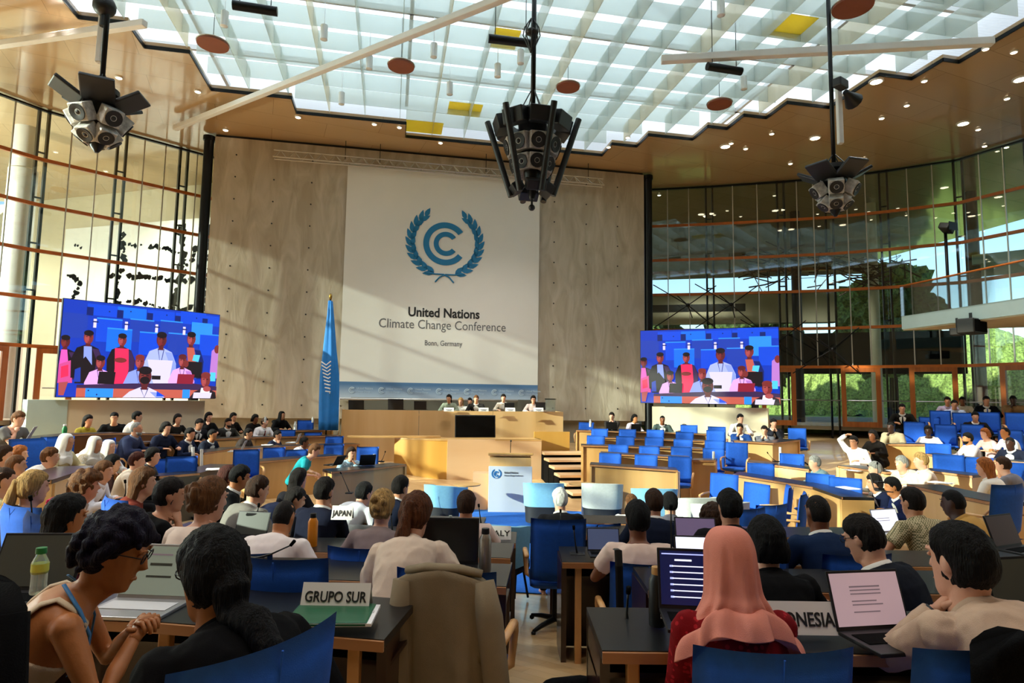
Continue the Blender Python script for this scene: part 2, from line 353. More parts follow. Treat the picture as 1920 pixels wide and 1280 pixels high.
# foyer storey at street level round the hall
def flat(name, poly, z0, z1, m): tag(obj(name, MB().prism(poly, z0, z1), M_[m]), kind='structure')
flat('floor_foyer', [(5.5, 26), (5.5, 40), (34, 40), (34, 5), (19.6, 5), (19.3, 12), (18.6, 16.6), (17.5, 20.2), (16.4, 22.2), (14.4, 23.3), (10.9, 24.7)], 1.3, 1.45, 'concrete')
flat('floor_foyer_left', [(-11, 23.3), (-11, 40), (-34, 40), (-34, -6), (-17.8, -6), (-17.8, 10), (-17.3, 13.6), (-16.6, 17), (-15.3, 19.2)], 1.3, 1.45, 'concrete')
# doors under the right facade
def door(name, a, b, label=None):
    a, b = Vector((*a, 0)), Vector((*b, 0)); d = b - a; ang = math.atan2(d.y, d.x); L = d.length; mid = (a + b) / 2
    r = tag(empty(name, mid + Vector((0, 0, 1.45)), ang), kind='structure')
    m2 = MB()
    for x in (-L / 2 + .08, L / 2 - .08): m2.box((x, 0, 1.12), (.16, .12, 2.24))
    m2.box((0, 0, 2.17), (L - .32, .12, .16)); m2.box((0, 0, .1), (L - .32, .12, .2)); obj('door_frame', m2, M_['oak_red'], r)
    m2 = MB(); m2.box((0, 0, 1.15), (L - .32, .02, 1.9)); obj('door_glass', m2, M_['pane_clear'], r)
    m2 = MB(); m2.tube([(-L / 2 + .2, -.1, 1.0), (L / 2 - .2, -.1, 1.0)], .02, 8); obj('push_bar', m2, M_['steel'], r)
door('door_1', (12.75, 23.75), (13.95, 23.2)); door('door_2', (14.75, 22.75), (16.0, 22.0)); door('door_3', (16.75, 21.0), (17.35, 19.7)); door('door_4', (10.0, 24.55), (11.2, 24.2))
for i, (a, b) in enumerate((((-15.3, 18.6), (-15.9, 17.5)), ((-14.2, 19.9), (-14.9, 19.2)))): door('door_%d' % (5 + i), b, a)
# low pane strip beside the doors
r = tag(empty('window_4'), kind='structure')
for a, b in zip(FR[:-1], FR[1:]):
    a, b = Vector((*a, 0)), Vector((*b, 0)); d = b - a
    m2 = MB(); m2.box((a + b) / 2 + Vector((0, 0, 2.6)), (d.length, .012, 2.3), 0, None, math.atan2(d.y, d.x)); obj('glass_pane', m2, M_['pane_clear'], r)
    m2 = MB(); m2.box((a + b) / 2 + Vector((0, 0, 2.45)), (d.length, .04, .04), 0, None, math.atan2(d.y, d.x)); obj('hand_rail', m2, M_['steel'], r)
# spider bracing cables on the right facade
for k, (px, py, dd) in enumerate(((1290, 572, 24.6), (1371, 571, 24.2), (1460, 640, 23.8), (1560, 655, 23.0))):
    c = P(px, py, dd); m2 = MB()
    for dx, dz in ((-1.3, .9), (1.3, .9), (-1.3, -.9), (1.3, -.9), (-.3, .45), (.3, -.45)): m2.tube([c, c + Vector((dx, .45, dz))], .022, 6)
    m2.ball(c, .09, 8)
    tag(obj('cable_brace', m2, M_['dark_metal'], smooth='auto'), ['spider-shaped dark cable brace on the right glass wall, first from the plaster wall', 'spider-shaped dark cable brace on the right glass wall, second from the plaster wall',
        'spider-shaped dark cable brace on the right glass wall just past the screen corner', 'spider-shaped dark cable brace on the right glass wall above the wooden door'][k], 'cable brace', 'bracing spiders on the right glass wall')
# ================================================================ what lies beyond the glass
flat('wall_gallery', [(6.2, 31), (15.5, 29), (15.6, 29.6), (6.3, 31.6)], 6.2, 7.7, 'cream')
flat('wall_gallery_low', [(6.2, 31.2), (11, 30.2), (11.1, 30.6), (6.3, 31.6)], 1.45, 5.9, 'cream')
flat('trim_3', [(6.2, 30.6), (12.0, 29.4), (12.05, 29.6), (6.25, 30.8)], 5.0, 5.6, 'oak_red')
flat('trim_4', [(6.2, 30.4), (15, 28.5), (15.05, 28.7), (6.25, 30.6)], 8.6, 8.75, 'oak_red')
for i, (x, y) in enumerate(((13.4, 28.6), (16.2, 27.2), (19.5, 25.5), (21.5, 20.5))):
    tag(obj('trim_%d' % (5 + i), MB().tube([(0, 0, 1.4), (0, 0, 11.4)], .22, 14), M_['dark_metal' if i != 1 else 'cream'], smooth='auto', loc=(x, y, 0)), kind='structure')
flat('wall_foyer_upper', [(6.0, 32.2), (17.5, 29.4), (17.6, 29.9), (6.1, 32.7)], 8.75, 11.4, 'concrete')
flat('wall_foyer_dark', [(11.2, 29.8), (19.8, 26.6), (19.9, 26.9), (11.3, 30.1)], 3.7, 5.6, 'black_soft')
flat('ceiling_canopy', [(19.2, 25.2), (32, 15), (34, 17.5), (21, 28)], 8.2, 8.6, 'pale_blue_panel')
flat('trim_10', [(6.2, 30.3), (11.2, 29.2), (11.25, 29.4), (6.25, 30.5)], 6.7, 7.05, 'black')
# left foyer: mural wall and round column
flat('wall_foyer_left', [(-44, 34.8), (-11, 25.2), (-11, 25.6), (-44, 35.2)], 1.45, 11.4, 'cream')
tag(obj('trim_9', MB().lathe([(.42, 1.4), (.42, 9.9), (.36, 9.95), (.36, 11.4)], 24), M_['white_paint'], smooth='auto', loc=P(16, 700, 20.5) * Vector((1, 1, 0)) if False else (-16.9, 20.5, 0)), kind='structure')
mur = empty('mural', (-16.2, 26.55, 0), -math.atan2(3.8, 13), 'large white mural panel with black ink blots behind the left glass wall', 'mural')
mb = MB(); mb.box((0, -.1, 7.0), (9.2, .06, 5.6)); obj('panel', mb, M_['white_paint'], mur)
random.seed(5); mb = MB()
def blot(x, z, r, n=9):
    mb.prism([(x + r * random.uniform(.5, 1.3) * math.cos(6.283 * k / n), z + r * random.uniform(.4, 1.1) * math.sin(6.283 * k / n)) for k in range(n)], 0, .01, 0, Matrix.Translation((0, -.135, 0)) @ Matrix.Rotation(math.pi / 2, 4, 'X'))
def stroke(pts, w):
    for (x0, z0), (x1, z1) in zip(pts[:-1], pts[1:]):
        n = int(math.hypot(x1 - x0, z1 - z0) / .16) + 1
        for i in range(n):
            f = i / n
            if random.random() < .82: blot(x0 + (x1 - x0) * f + random.uniform(-.06, .06), z0 + (z1 - z0) * f + random.uniform(-.06, .06), w * random.uniform(.5, 1.5))
stroke([(-1.2, 9.3), (-1.0, 8.2), (-1.3, 7.0), (-.9, 5.4)], .12); stroke([(-1.1, 8.9), (.6, 8.7), (2.4, 8.3), (3.6, 8.6)], .11); stroke([(2.0, 9.5), (2.2, 8.2), (2.0, 6.6), (1.6, 5.2)], .2)
stroke([(3.6, 9.4), (2.6, 8.0), (2.2, 7.2)], .13); stroke([(-1.6, 7.5), (.2, 7.4), (2.0, 7.1), (3.6, 7.2)], .13); stroke([(3.5, 9.4), (3.6, 7.4), (3.4, 5.4)], .11); stroke([(-1.8, 6.2), (0, 6.3), (1.8, 5.9), (3.4, 6.0)], .1); stroke([(-3.9, 9.0), (-3.4, 8.8)], .09); stroke([(-4.2, 7.6), (-3.4, 7.3), (-4, 6.2)], .13)
obj('ink_blots', mb, M_['black_soft'], mur)
# outside: lawn and trees
mb = MB()
for x0, x1, y0, y1 in ((20.5, 110, -40, 26), (-110, -18.5, -40, 26), (-110, 110, 26, 130)): mb.box(((x0 + x1) / 2, (y0 + y1) / 2, 1.15), (x1 - x0, y1 - y0, .2))
tag(obj('ground', mb, M_['grass']), kind='structure')
def crown(c, r, seed, mt, parent, squash=1.0):
    b = bmesh.new(); bmesh.ops.create_icosphere(b, subdivisions=5, radius=1)
    for v in b.verts:
        q = v.co.copy(); n = noise.noise(q * 1.7 + Vector((seed, 0, 0))) * .35 + noise.noise(q * 5 + Vector((0, seed, 0))) * .22 + noise.noise(q * 13) * .16 + noise.noise(q * 29) * .09
        v.co = Vector((q.x * r, q.y * r, q.z * r * squash)) * (1 + n) + Vector(c)
    me = bpy.data.meshes.new('crown'); b.to_mesh(me); b.free(); return obj('crown', me, mt, parent)
def tree(x, y, h, r, seed, mt, label):
    t = empty('tree', (x, y, 1.2), 0, label, 'tree', 'trees outside the glass hall')
    obj('trunk', MB().tube([(0, 0, 0), (.1, .05, h * .4), (.05, -.1, h * .75)], [.28, .2, .1], 8), M_['bark'], t, 'auto')
    crown((0, 0, h * .68), r, seed, M_[mt], t, 1.15); crown((r * .55, .3, h * .5), r * .6, seed + 3, M_[mt], t); crown((-r * .5, -.4, h * .48), r * .62, seed + 7, M_[mt], t)
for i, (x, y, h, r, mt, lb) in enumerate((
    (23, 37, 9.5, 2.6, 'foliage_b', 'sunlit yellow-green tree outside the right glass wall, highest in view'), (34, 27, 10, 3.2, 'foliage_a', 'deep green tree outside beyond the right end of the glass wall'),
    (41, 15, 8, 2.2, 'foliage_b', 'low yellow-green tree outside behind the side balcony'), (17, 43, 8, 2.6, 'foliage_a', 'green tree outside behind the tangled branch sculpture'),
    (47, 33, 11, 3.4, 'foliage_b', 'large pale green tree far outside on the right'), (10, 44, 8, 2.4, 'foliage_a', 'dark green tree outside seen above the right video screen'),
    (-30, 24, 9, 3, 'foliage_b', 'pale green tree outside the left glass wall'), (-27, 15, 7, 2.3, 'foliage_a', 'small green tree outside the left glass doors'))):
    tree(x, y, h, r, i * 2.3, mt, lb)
mb = MB(); mb.box((0, 0, .7), (14, 1.2, 1.4)); tag(obj('hedge', mb, M_['foliage_a'], loc=(27, 25, 1.25), rot=(0, 0, -.9)), 'clipped green hedge outside the right glass doors', 'hedge')
tag(obj('pavement', MB().box((0, 0, 0), (16, 12, .1)), M_['gravel'], loc=(27, 19, 1.3)), kind='structure')

for x, y, z, e in ((-18, 21.5, 11.2, 2600), (-24, 25, 11.2, 2600), (-14.5, 23.6, 11.2, 1500), (9, 28.5, 8.4, 500), (14, 27, 8.0, 300)):   # fill added to brighten the foyer walls, stronger than its small downlights
    l = bpy.data.lights.new('foyer_fill', 'SPOT'); l.energy = e; l.spot_size = 2.4; l.spot_blend = .9; l.shadow_soft_size = .3; l.color = (1, .93, .80); o = bpy.data.objects.new('foyer_fill', l); COL.objects.link(o); o.location = (x, y, z)

l = bpy.data.lights.new('foyer_fill', 'POINT'); l.energy = 4500; l.shadow_soft_size = .5; l.color = (1, .93, .82); o = bpy.data.objects.new('foyer_fill', l); COL.objects.link(o); o.location = (-21.5, 14, 6)  # unseen point light added off to the left, brightens the soffit
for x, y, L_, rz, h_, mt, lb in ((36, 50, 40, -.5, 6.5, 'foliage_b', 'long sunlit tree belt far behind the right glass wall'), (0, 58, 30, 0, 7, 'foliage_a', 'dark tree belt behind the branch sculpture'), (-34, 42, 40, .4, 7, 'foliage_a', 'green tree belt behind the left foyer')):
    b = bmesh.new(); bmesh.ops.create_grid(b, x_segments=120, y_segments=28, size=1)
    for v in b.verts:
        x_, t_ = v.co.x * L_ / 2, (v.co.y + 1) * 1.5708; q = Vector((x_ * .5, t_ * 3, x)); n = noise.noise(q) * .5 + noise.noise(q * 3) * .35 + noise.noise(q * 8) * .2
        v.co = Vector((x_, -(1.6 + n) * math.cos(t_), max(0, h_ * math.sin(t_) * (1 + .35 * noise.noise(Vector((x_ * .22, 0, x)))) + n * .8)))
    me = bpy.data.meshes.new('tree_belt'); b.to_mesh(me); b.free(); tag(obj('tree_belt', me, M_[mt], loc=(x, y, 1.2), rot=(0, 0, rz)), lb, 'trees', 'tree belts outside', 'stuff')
# ================================================================ lettering helper
FONT = None
def text_mesh(s, size, bold=0, sx=1.0, align='CENTER', ext=.002):
    cu = bpy.data.curves.new('lettering', 'FONT'); cu.body = s; cu.size = size; cu.offset = bold; cu.extrude = ext; cu.align_x = align; cu.resolution_u = 3
    o = bpy.data.objects.new('t', cu); me = bpy.data.meshes.new_from_object(o); bpy.data.objects.remove(o)
    T = Matrix.Rotation(math.pi / 2, 4, 'X') @ Matrix.Diagonal((sx, 1, 1, 1)); me.transform(T); me.name = 'lettering'; me.materials.clear(); return me
def letters(s, size, m, parent, loc, bold=0, sx=1.0, align='CENTER', name='lettering', rot=None, ext=.002):
    return obj(name, text_mesh(s, size, bold, sx, align, ext), m, parent, loc=loc, rot=rot)
def text_w(s, size, bold=0):
    me = text_mesh(s, size, bold); xs = [v.co.x for v in me.vertices]; r = max(xs) - min(xs); bpy.data.meshes.remove(me); return r
RX = Matrix.Rotation(math.pi / 2, 4, 'X')
def arc_c(mb, c, ro, ri, gap, T, mi=0, n=40):
    a0, a1 = math.radians(gap), math.radians(360 - gap)
    out = [(c[0] + ro * math.cos(a0 + (a1 - a0) * i / n), c[1] + ro * math.sin(a0 + (a1 - a0) * i / n)) for i in range(n + 1)]
    inn = [(c[0] + ri * math.cos(a0 + (a1 - a0) * i / n), c[1] + ri * math.sin(a0 + (a1 - a0) * i / n)) for i in range(n, -1, -1)]
    N = n + 1
    vs = [(x, y, 0) for x, y in out] + [(x, y, 0) for x, y in inn[::-1]] + [(x, y, .006) for x, y in out] + [(x, y, .006) for x, y in inn[::-1]]
    fs = []
    for i in range(n): fs += [(2 * N + i, 2 * N + i + 1, 3 * N + i + 1, 3 * N + i), (i, 2 * N + i, 2 * N + i + 1, i + 1), (N + i, N + i + 1, 3 * N + i + 1, 3 * N + i)]
    fs += [(0, N, 3 * N, 2 * N), (n, 2 * N + n, 3 * N + n, N + n)]
    mb.add(vs, fs, mi, T)
def emblem(parent, x, y, z, s, m, leaves=True):
    """double-C ring between two laurel sprays, s = outer radius of the big C; drawn on the x-z plane"""
    T = Matrix.Translation((x, y, z)) @ RX; mb = MB()
    arc_c(mb, (0, 0), s, s * .735, 37, T); arc_c(mb, (.03 * s, 0), s * .56, s * .335, 37, T)
    obj('double_c_ring', mb, m, parent)
    if not leaves: return
    mb = MB()
    for sd in (-1, 1):
        for i in range(11):
            f = i / 10; a = math.radians(128 + (252 - 128) * f); R = 1.56 * s + .0 * f
            px, pz = R * math.cos(a) * .98, R * math.sin(a) * .95 + .05 * s; tx, tz = math.sin(a), -math.cos(a)         # towards the tip
            for k, dl in ((-1, .42), (1, -.36)):
                if i == 0 and k == 1: continue
                L = s * (.54 if i else .46); W = s * .115
                cx, cz = math.cos(math.atan2(tz, tx) + dl), math.sin(math.atan2(tz, tx) + dl); nx, nz = -cz, cx
                poly = []
                for t, w_ in ((0, 0), (.2, .75), (.45, 1), (.75, .6), (1, 0)): poly.append((px + cx * L * t + nx * W * w_, pz + cz * L * t + nz * W * w_))
                for t, w_ in ((.75, .6), (.45, 1), (.2, .75)): poly.append((px + cx * L * t - nx * W * w_, pz + cz * L * t - nz * W * w_))
                mb.prism([(sd * -p if sd == 1 else p, q) for p, q in poly] if sd == -1 else [(-p, q) for p, q in poly], 0, .004, 0, T)
        st = [(sd * .85 * s, -1.32 * s), (sd * .5 * s, -1.47 * s), (sd * .1 * s, -1.5 * s), (-sd * .2 * s, -1.42 * s if False else -1.58 * s), (-sd * .42 * s, -1.82 * s)]
        st = [(sd * .9 * s, -1.36 * s), (sd * .45 * s, -1.42 * s), (sd * .05 * s, -1.42 * s), (-sd * .22 * s, -1.55 * s), (-sd * .42 * s, -1.78 * s)]
        mb.tube([(x + a_, y - .004, z + b_) for a_, b_ in st], .035 * s, 6)
    obj('laurel_sprays', mb, m, parent)
mat('un_blue', '#0f6f9f', .6, 0, 0); mat('ink_black', '#141414', .6, 0, 0); mat('ink_grey', '#5d5d5f', .6, 0, 0); mat('banner_cloth', '#d9d6cf', .75, 0, .015, 1.5); mat('pale_blue_ink', '#b9cbdb', .6, 0, 0); mat('logo_blue', '#1d74b8', .6, 0, 0)
def band_mat():
    m = bpy.data.materials.new('band_blue'); m.use_nodes = True; N = m.node_tree.nodes; K = m.node_tree.links; b = N['Principled BSDF']; b.inputs['Roughness'].default_value = .7
    tc = N.new('ShaderNodeTexCoord'); sp = N.new('ShaderNodeSeparateXYZ'); r = N.new('ShaderNodeValToRGB')          # printed fade of the band
    r.color_ramp.elements[0].position = .0; r.color_ramp.elements[0].color = C('#b9c4d2'); r.color_ramp.elements[1].position = .85; r.color_ramp.elements[1].color = C('#4a7099')
    K.new(tc.outputs['Generated'], sp.inputs[0]); K.new(sp.outputs['Z'], r.inputs[0]); K.new(r.outputs[0], b.inputs['Base Color']); MATS['band_blue'] = m
band_mat()
# ---------------------------------------------------------------- banner
VB = V0 - .12
ban = empty('banner', WF(0, 0), WA, 'tall pale banner with blue double-C emblem and conference lettering on the plaster wall', 'banner')
(ul, zt), (ur, zt2) = UV(652.8, 309, VB), UV(1010.5, 337, VB)
ul2, zb = UV(635.6, 714.7, VB); ur2, _ = UV(1009.8, 720.8, VB); ul = (ul + ul2) / 2; ur = (ur + ur2) / 2; zt = (zt + zt2) / 2; zb0 = zb - .62
obj('cloth', MB().box(((ul + ur) / 2, VB, (zt + zb) / 2), (ur - ul, .02, zt - zb)), M_['banner_cloth'], ban)
obj('blue_band', MB().box((0, 0, 0), (ur - ul, .02, zb - zb0)), M_['band_blue'], ban, loc=((ul + ur) / 2, VB - .004, (zb + zb0) / 2))
obj('hem_bar', MB().tube([(ul - .05, VB, zb0), (ur + .05, VB, zb0)], .04, 8), M_['alu'], ban, True)
eu, ez = UV(835, 457, VB - .02); eu2, _ = UV(793.5, 457, VB - .02)
emblem(ban, eu, VB - .02, ez, (eu - eu2), M_['un_blue'])
def fit_text(s, p0, p1, bold, m, sx=None):
    (a, z), (b, z2) = UV(*p0, VB - .02), UV(*p1, VB - .02); size = 1.0; k = (b - a) / text_w(s, 1.0, bold)
    return a, b, z, k
for s, p0, p1, bold, m, hh in (('United Nations', (765, 592), (899, 594), .028, 'ink_black', .47), ('Climate Change Conference', (710, 613), (948, 620), 0, 'ink_grey', .47), ('Bonn, Germany', (796, 647), (866, 650), .006, 'ink_grey', .27)):
    a, b, z, k = fit_text(s, p0, p1, 0, m); sz = hh; wd = text_w(s, sz, bold * sz)
    letters(s, sz, M_[m], ban, ((a + b) / 2, VB - .014, z), bold * sz, (b - a) / wd)
for i in range(7):
    u = ul + (ur - ul) * (.062 + .142 * i); emblem(ban, u, VB - .02, (zb + zb0) / 2 + .02, .11, M_['pale_blue_ink'], False)
    letters('United Nations', .1, M_['pale_blue_ink'], ban, (u + .16, VB - .016, (zb + zb0) / 2 + .05), 0, .9, 'LEFT'); letters('Climate Change', .09, M_['pale_blue_ink'], ban, (u + .16, VB - .016, (zb + zb0) / 2 - .06), 0, .8, 'LEFT')
# lighting truss hanging just above the banner
tr = empty('truss', WF(0, 0), WA, 'long grey lighting truss hung along the top of the plaster wall', 'truss')
(ta, tz), (tb, _) = UV(512, 285, V0 - .5), UV(1133, 338, V0 - .5)
mb = MB()
for dv, dz in ((0, 0), (.25, 0), (.12, .28)): mb.tube([(ta, V0 - .5 + dv, tz + dz - .15), (tb, V0 - .5 + dv, tz + dz - .15)], .025, 6)
n = 26
for i in range(n):
    a, b = ta + (tb - ta) * i / n, ta + (tb - ta) * (i + 1) / n
    mb.tube([(a, V0 - .5, tz - .15), ((a + b) / 2, V0 - .38, tz + .13), (b, V0 - .5, tz - .15)], .013, 5); mb.tube([(a, V0 - .25, tz - .15), ((a + b) / 2, V0 - .38, tz + .13), (b, V0 - .25, tz - .15)], .013, 5)
obj('frame', mb, M_['light_metal'], tr)
for f in (.2, .3, .62, .95): obj('hanger', MB().tube([(ta + (tb - ta) * f, V0 - .38, tz), (ta + (tb - ta) * f, V0 - .38, 11.4)], .012, 5), M_['dark_metal'], tr)
# ---------------------------------------------------------------- flag
fl = empty('flag', P(612, 806, 18.6), 0, 'furled light-blue flag with white emblem on a tall pole left of the podium', 'flag')
base = fl.location; top = P(620, 553, 18.6) - base
obj('pole', MB().tube([(0, 0, -.9), top], .025, 10), M_['dark_metal'], fl, True)
obj('finial', MB().tube([top * .965, top * .985, top, top * 1.012], [.03, .05, .045, .008], 10), mat('brass', '#8a6a2a', .35, .7, 0), fl, True)
rg = []
for i in range(15):
    f = i / 14; c = top * (.955 - .955 * f); wdt = .05 + .2 * min(1, f * 1.7); ring = []
    for k in range(20):
        a = 6.283 * k / 20; r = 1 + .3 * math.sin(a * 5 + f * 2.0); ring.append((c.x + .04 * f + wdt * r * math.cos(a), c.y + .09 * r * math.sin(a) + (0.0), c.z))
    rg.append(ring)
obj('cloth', MB().rings(rg), mat('flag_blue', '#1272bd', .7, 0, .1, 4), fl, True)
mb = MB(); c = top * .42
for i in range(9):
    a = -.9 + .22 * i; mb.tube([(c.x - .16 + .02 * i, c.y - .2, c.z + .32 - .11 * i), (c.x + .0 + .02 * i, c.y - .23, c.z + .22 - .1 * i), (c.x + .13, c.y - .2, c.z + .34 - .12 * i)], .02, 5)
obj('emblem', mb, M_['white_paint'], fl)
# ---------------------------------------------------------------- video walls
PAL = dict(B='#0a35b4', b='#0846d6', c='#0f6af5', C='#2a8bff', n='#061a66', k='#140812', K='#2a1222', w='#d8d0f0', W='#f2ecff', p='#e7a8f0', P='#e858b8', r='#f02858', R='#8a1630', s='#7a2a2a', S='#a8484a', t='#5a1a20',
           l='#a8b4f8', L='#8a9cf0', o='#c05a4a', d='#38204a', y='#50c8e8', m='#d04a90', f='#1a3aa8', g='#b878c8')
def emis(name, c, e):
    m = mat('screen_' + name, c, .5, 0, 0, emit=e); N = m.node_tree.nodes['Principled BSDF']; N.inputs['Base Color'].default_value = (.01, .01, .01, 1); return m
SCR = {k: emis(k, v, .95) for k, v in PAL.items()}; SK = list(PAL)
# picture drawn in units of the screen (778 wide, 432 high)
PIC = []
def R_(x0, y0, x1, y1, c): PIC.append((c, [(x0, y0), (x1, y0), (x1, y1), (x0, y1)]))
def E_(cx, cy, rx, ry, c, n=14): PIC.append((c, [(cx + rx * math.cos(6.2832 * k / n), cy + ry * math.sin(6.2832 * k / n)) for k in range(n)]))
def Q_(c, *pts): PIC.append((c, list(pts)))
R_(0, 0, 778, 432, 'B'); R_(0, 60, 110, 170, 'f'); R_(560, 0, 700, 60, 'b')
for x in (132, 270, 415, 560, 710): R_(x - 28, 10, x + 112, 62, 'b' if x != 270 else 'c'); R_(x - 30, 26, x, 64, 'n')
for x, y, c in ((150, 70, 'b'), (305, 60, 'f'), (455, 54, 'f'), (200, 112, 'c'), (355, 118, 'b'), (500, 112, 'f'), (622, 50, 'C'), (672, 104, 'b')): R_(x, y, x + 118, y + 110, c); R_(x, y, x + 118, y + 6, 'C')
for x in (135, 280, 430, 575): R_(x, 78, x + 14, 118, 'w'); R_(x - 4, 88, x + 22, 94, 'n')
def bust(x, y, s, top, skin='s', hair='k', arms=None):
    Q_(top, (x - 62 * s, y + 190 * s), (x - 66 * s, y + 110 * s), (x - 46 * s, y + 62 * s), (x - 12 * s, y + 48 * s), (x + 12 * s, y + 48 * s), (x + 46 * s, y + 62 * s), (x + 68 * s, y + 110 * s), (x + 64 * s, y + 190 * s))
    Q_({'l': 'L', 'p': 'g', 'w': 'L', 'k': 'd', 'K': 'k', 'L': 'l', 'f': 'n'}.get(top, 'k'), (x + 18 * s, y + 62 * s), (x + 46 * s, y + 64 * s), (x + 66 * s, y + 112 * s), (x + 62 * s, y + 190 * s), (x + 34 * s, y + 190 * s), (x + 40 * s, y + 110 * s))
    R_(x - 10 * s, y + 34 * s, x + 10 * s, y + 56 * s, 't'); E_(x, y + 16 * s, 21 * s, 28 * s, skin); E_(x - 7 * s, y + 20 * s, 10 * s, 20 * s, {'s': 'S', 't': 's', 'S': 'o'}.get(skin, skin)); E_(x, y - 3 * s, 21 * s, 13 * s, hair)
    for q in (-8, 8): R_(x + (q - 4) * s, y + 11 * s, x + (q + 4) * s, y + 14 * s, 'k')
    R_(x - 7 * s, y + 31 * s, x + 7 * s, y + 33 * s, 'R'); Q_('n', (x - 14 * s, y + 50 * s), (x - 11 * s, y + 50 * s), (x + 1 * s, y + 112 * s), (x + 11 * s, y + 50 * s), (x + 14 * s, y + 50 * s), (x + 2 * s, y + 120 * s))
    if arms: E_(x - 10 * s, y + 130 * s, 24 * s, 12 * s, skin); E_(x + 20 * s, y + 128 * s, 22 * s, 12 * s, skin)
bust(20, 175, .95, 'k', 't'); Q_('P', (5, 225), (30, 225), (40, 290), (0, 300)); Q_('m', (0, 290), (50, 270), (62, 370), (0, 372)); Q_('r', (10, 300), (40, 290), (44, 340), (12, 350)); Q_('S', (5, 370), (45, 365), (30, 425), (8, 425))
bust(118, 148, 1.05, 'k', 's'); Q_('L', (100, 205), (135, 205), (142, 290), (104, 290))
bust(272, 150, 1.0, 'k', 's'); Q_('r', (240, 205), (305, 205), (312, 300), (300, 370), (240, 372), (246, 300)); E_(270, 260, 30, 12, 's'); bust(465, 132, 1.25, 'l', 't', 'k', 'x'); Q_('w', (400, 250), (530, 250), (515, 370), (430, 370))
bust(622, 118, 1.15, 'f', 's'); Q_('o', (600, 180), (640, 180), (655, 250), (610, 250)); Q_('y', (640, 215), (676, 215), (668, 250), (634, 245)); R_(590, 250, 690, 330, 'k'); Q_('g', (740, 190), (778, 160), (778, 330), (735, 330)); E_(770, 180, 16, 22, 's')
Q_('k', (70, 300), (110, 250), (150, 300), (130, 372), (70, 372)); Q_('f', (68, 310), (92, 300), (96, 365), (68, 365))
bust(178, 258, 1.0, 'p', 's'); bust(362, 246, 1.1, 'L', 's', 's'); bust(580, 232, 1.05, 'p', 's', 't'); E_(600, 262, 14, 18, 's')
Q_('d', (80, 378), (330, 366), (640, 358), (778, 372), (778, 396), (80, 396)); R_(80, 392, 778, 432, 'o'); R_(120, 392, 245, 432, 'C'); R_(590, 390, 630, 432, 'C'); Q_('k', (174, 316), (250, 316), (246, 372), (170, 372)); Q_('R', (560, 314), (650, 314), (642, 362), (556, 362)); R_(425, 326, 470, 345, 'k')
R_(738, 300, 768, 345, 'y'); bust(392, 308, 1.55, 'w', 't', 'k'); E_(392, 350, 24, 18, 'k'); Q_('b', (455, 400), (500, 425), (455, 425)); bust(712, 320, 1.3, 'K', 's', 's'); Q_('W', (690, 380), (735, 380), (745, 432), (680, 432)); E_(722, 385, 22, 14, 'S'); Q_('w', (650, 404), (752, 404), (744, 432), (646, 432))
for x, y in ((132, 402), (170, 420), (300, 30), (200, 40), (480, 30), (640, 30)): E_(x, y, 4, 4, 'n', 6)
def screen(px, d1, d2, label):
    (x0, y0), (x1, y1), (x2, y2), (x3, y3) = px        # corners TL TR BR BL in the picture, with the distance of each side
    A, B = P(x0, y0, d1), P(x1, y1, d2); Dn, Cn = P(x3, y3, d1), P(x2, y2, d2)
    mid = (A + B) / 2; W = Vector((B.x - A.x, B.y - A.y)).length; ang = math.atan2(B.y - A.y, B.x - A.x); zt_ = (A.z + B.z) / 2; zb_ = (Dn.z + Cn.z) / 2; H = zt_ - zb_
    r = empty('video_wall', (mid.x, mid.y, zb_), ang, label, 'screen', 'video walls beside the stage wall')
    obj('housing', MB().box((0, .07, H / 2), (W + .03, .12, H + .03)), M_['black'], r)
    mb = MB(); k = 0
    for c, poly in PIC:
        k += 1; mb.add([((x / 778 - .5) * W, -.002 - .0005 * k, H * (1 - y / 432)) for x, y in [(min(778, max(0, a)), min(432, max(0, b))) for a, b in poly]], [tuple(range(len(poly)))], SK.index(c))
    obj('picture', mb, [SCR[q] for q in SK], r, norm=False)
    return r, W, H, ang
screen([(120, 559.4), (411.9, 590.6), (403, 747), (103, 743)], 14.6, 17.3, 'left video wall showing seated delegates, beside the flag end of the stage wall')
screen([(1201, 620), (1459.4, 613), (1460.6, 759), (1203, 754.4)], 19.6, 18.0, 'right video wall showing seated delegates, in front of the right glass wall')
def plinth(pa, pb, d1, d2, py0, z0, m, label, mside=None):
    A, B = P(pa, py0, d1), P(pb, py0, d2); r = empty('screen_plinth', (A.x, A.y, z0), math.atan2(B.y - A.y, B.x - A.x), label, 'plinth')
    L = math.hypot(B.x - A.x, B.y - A.y); h = A.z - z0 - .02
    obj('front_panel', MB().box((L / 2, .3, h / 2), (L, .5, h)), M_[m], r)
    if mside: obj('side_panel', MB().box((-.4, .25, h / 2), (.78, .5, h)), M_[mside], r)
plinth(129, 386, 14.9, 17.3, 748, .4, 'cream', 'cream-coloured plinth wall carrying the left video wall', 'pale_blue_panel'); plinth(1222, 1439, 19.7, 18.2, 760, .4, 'cream', 'cream-coloured plinth wall carrying the right video wall')
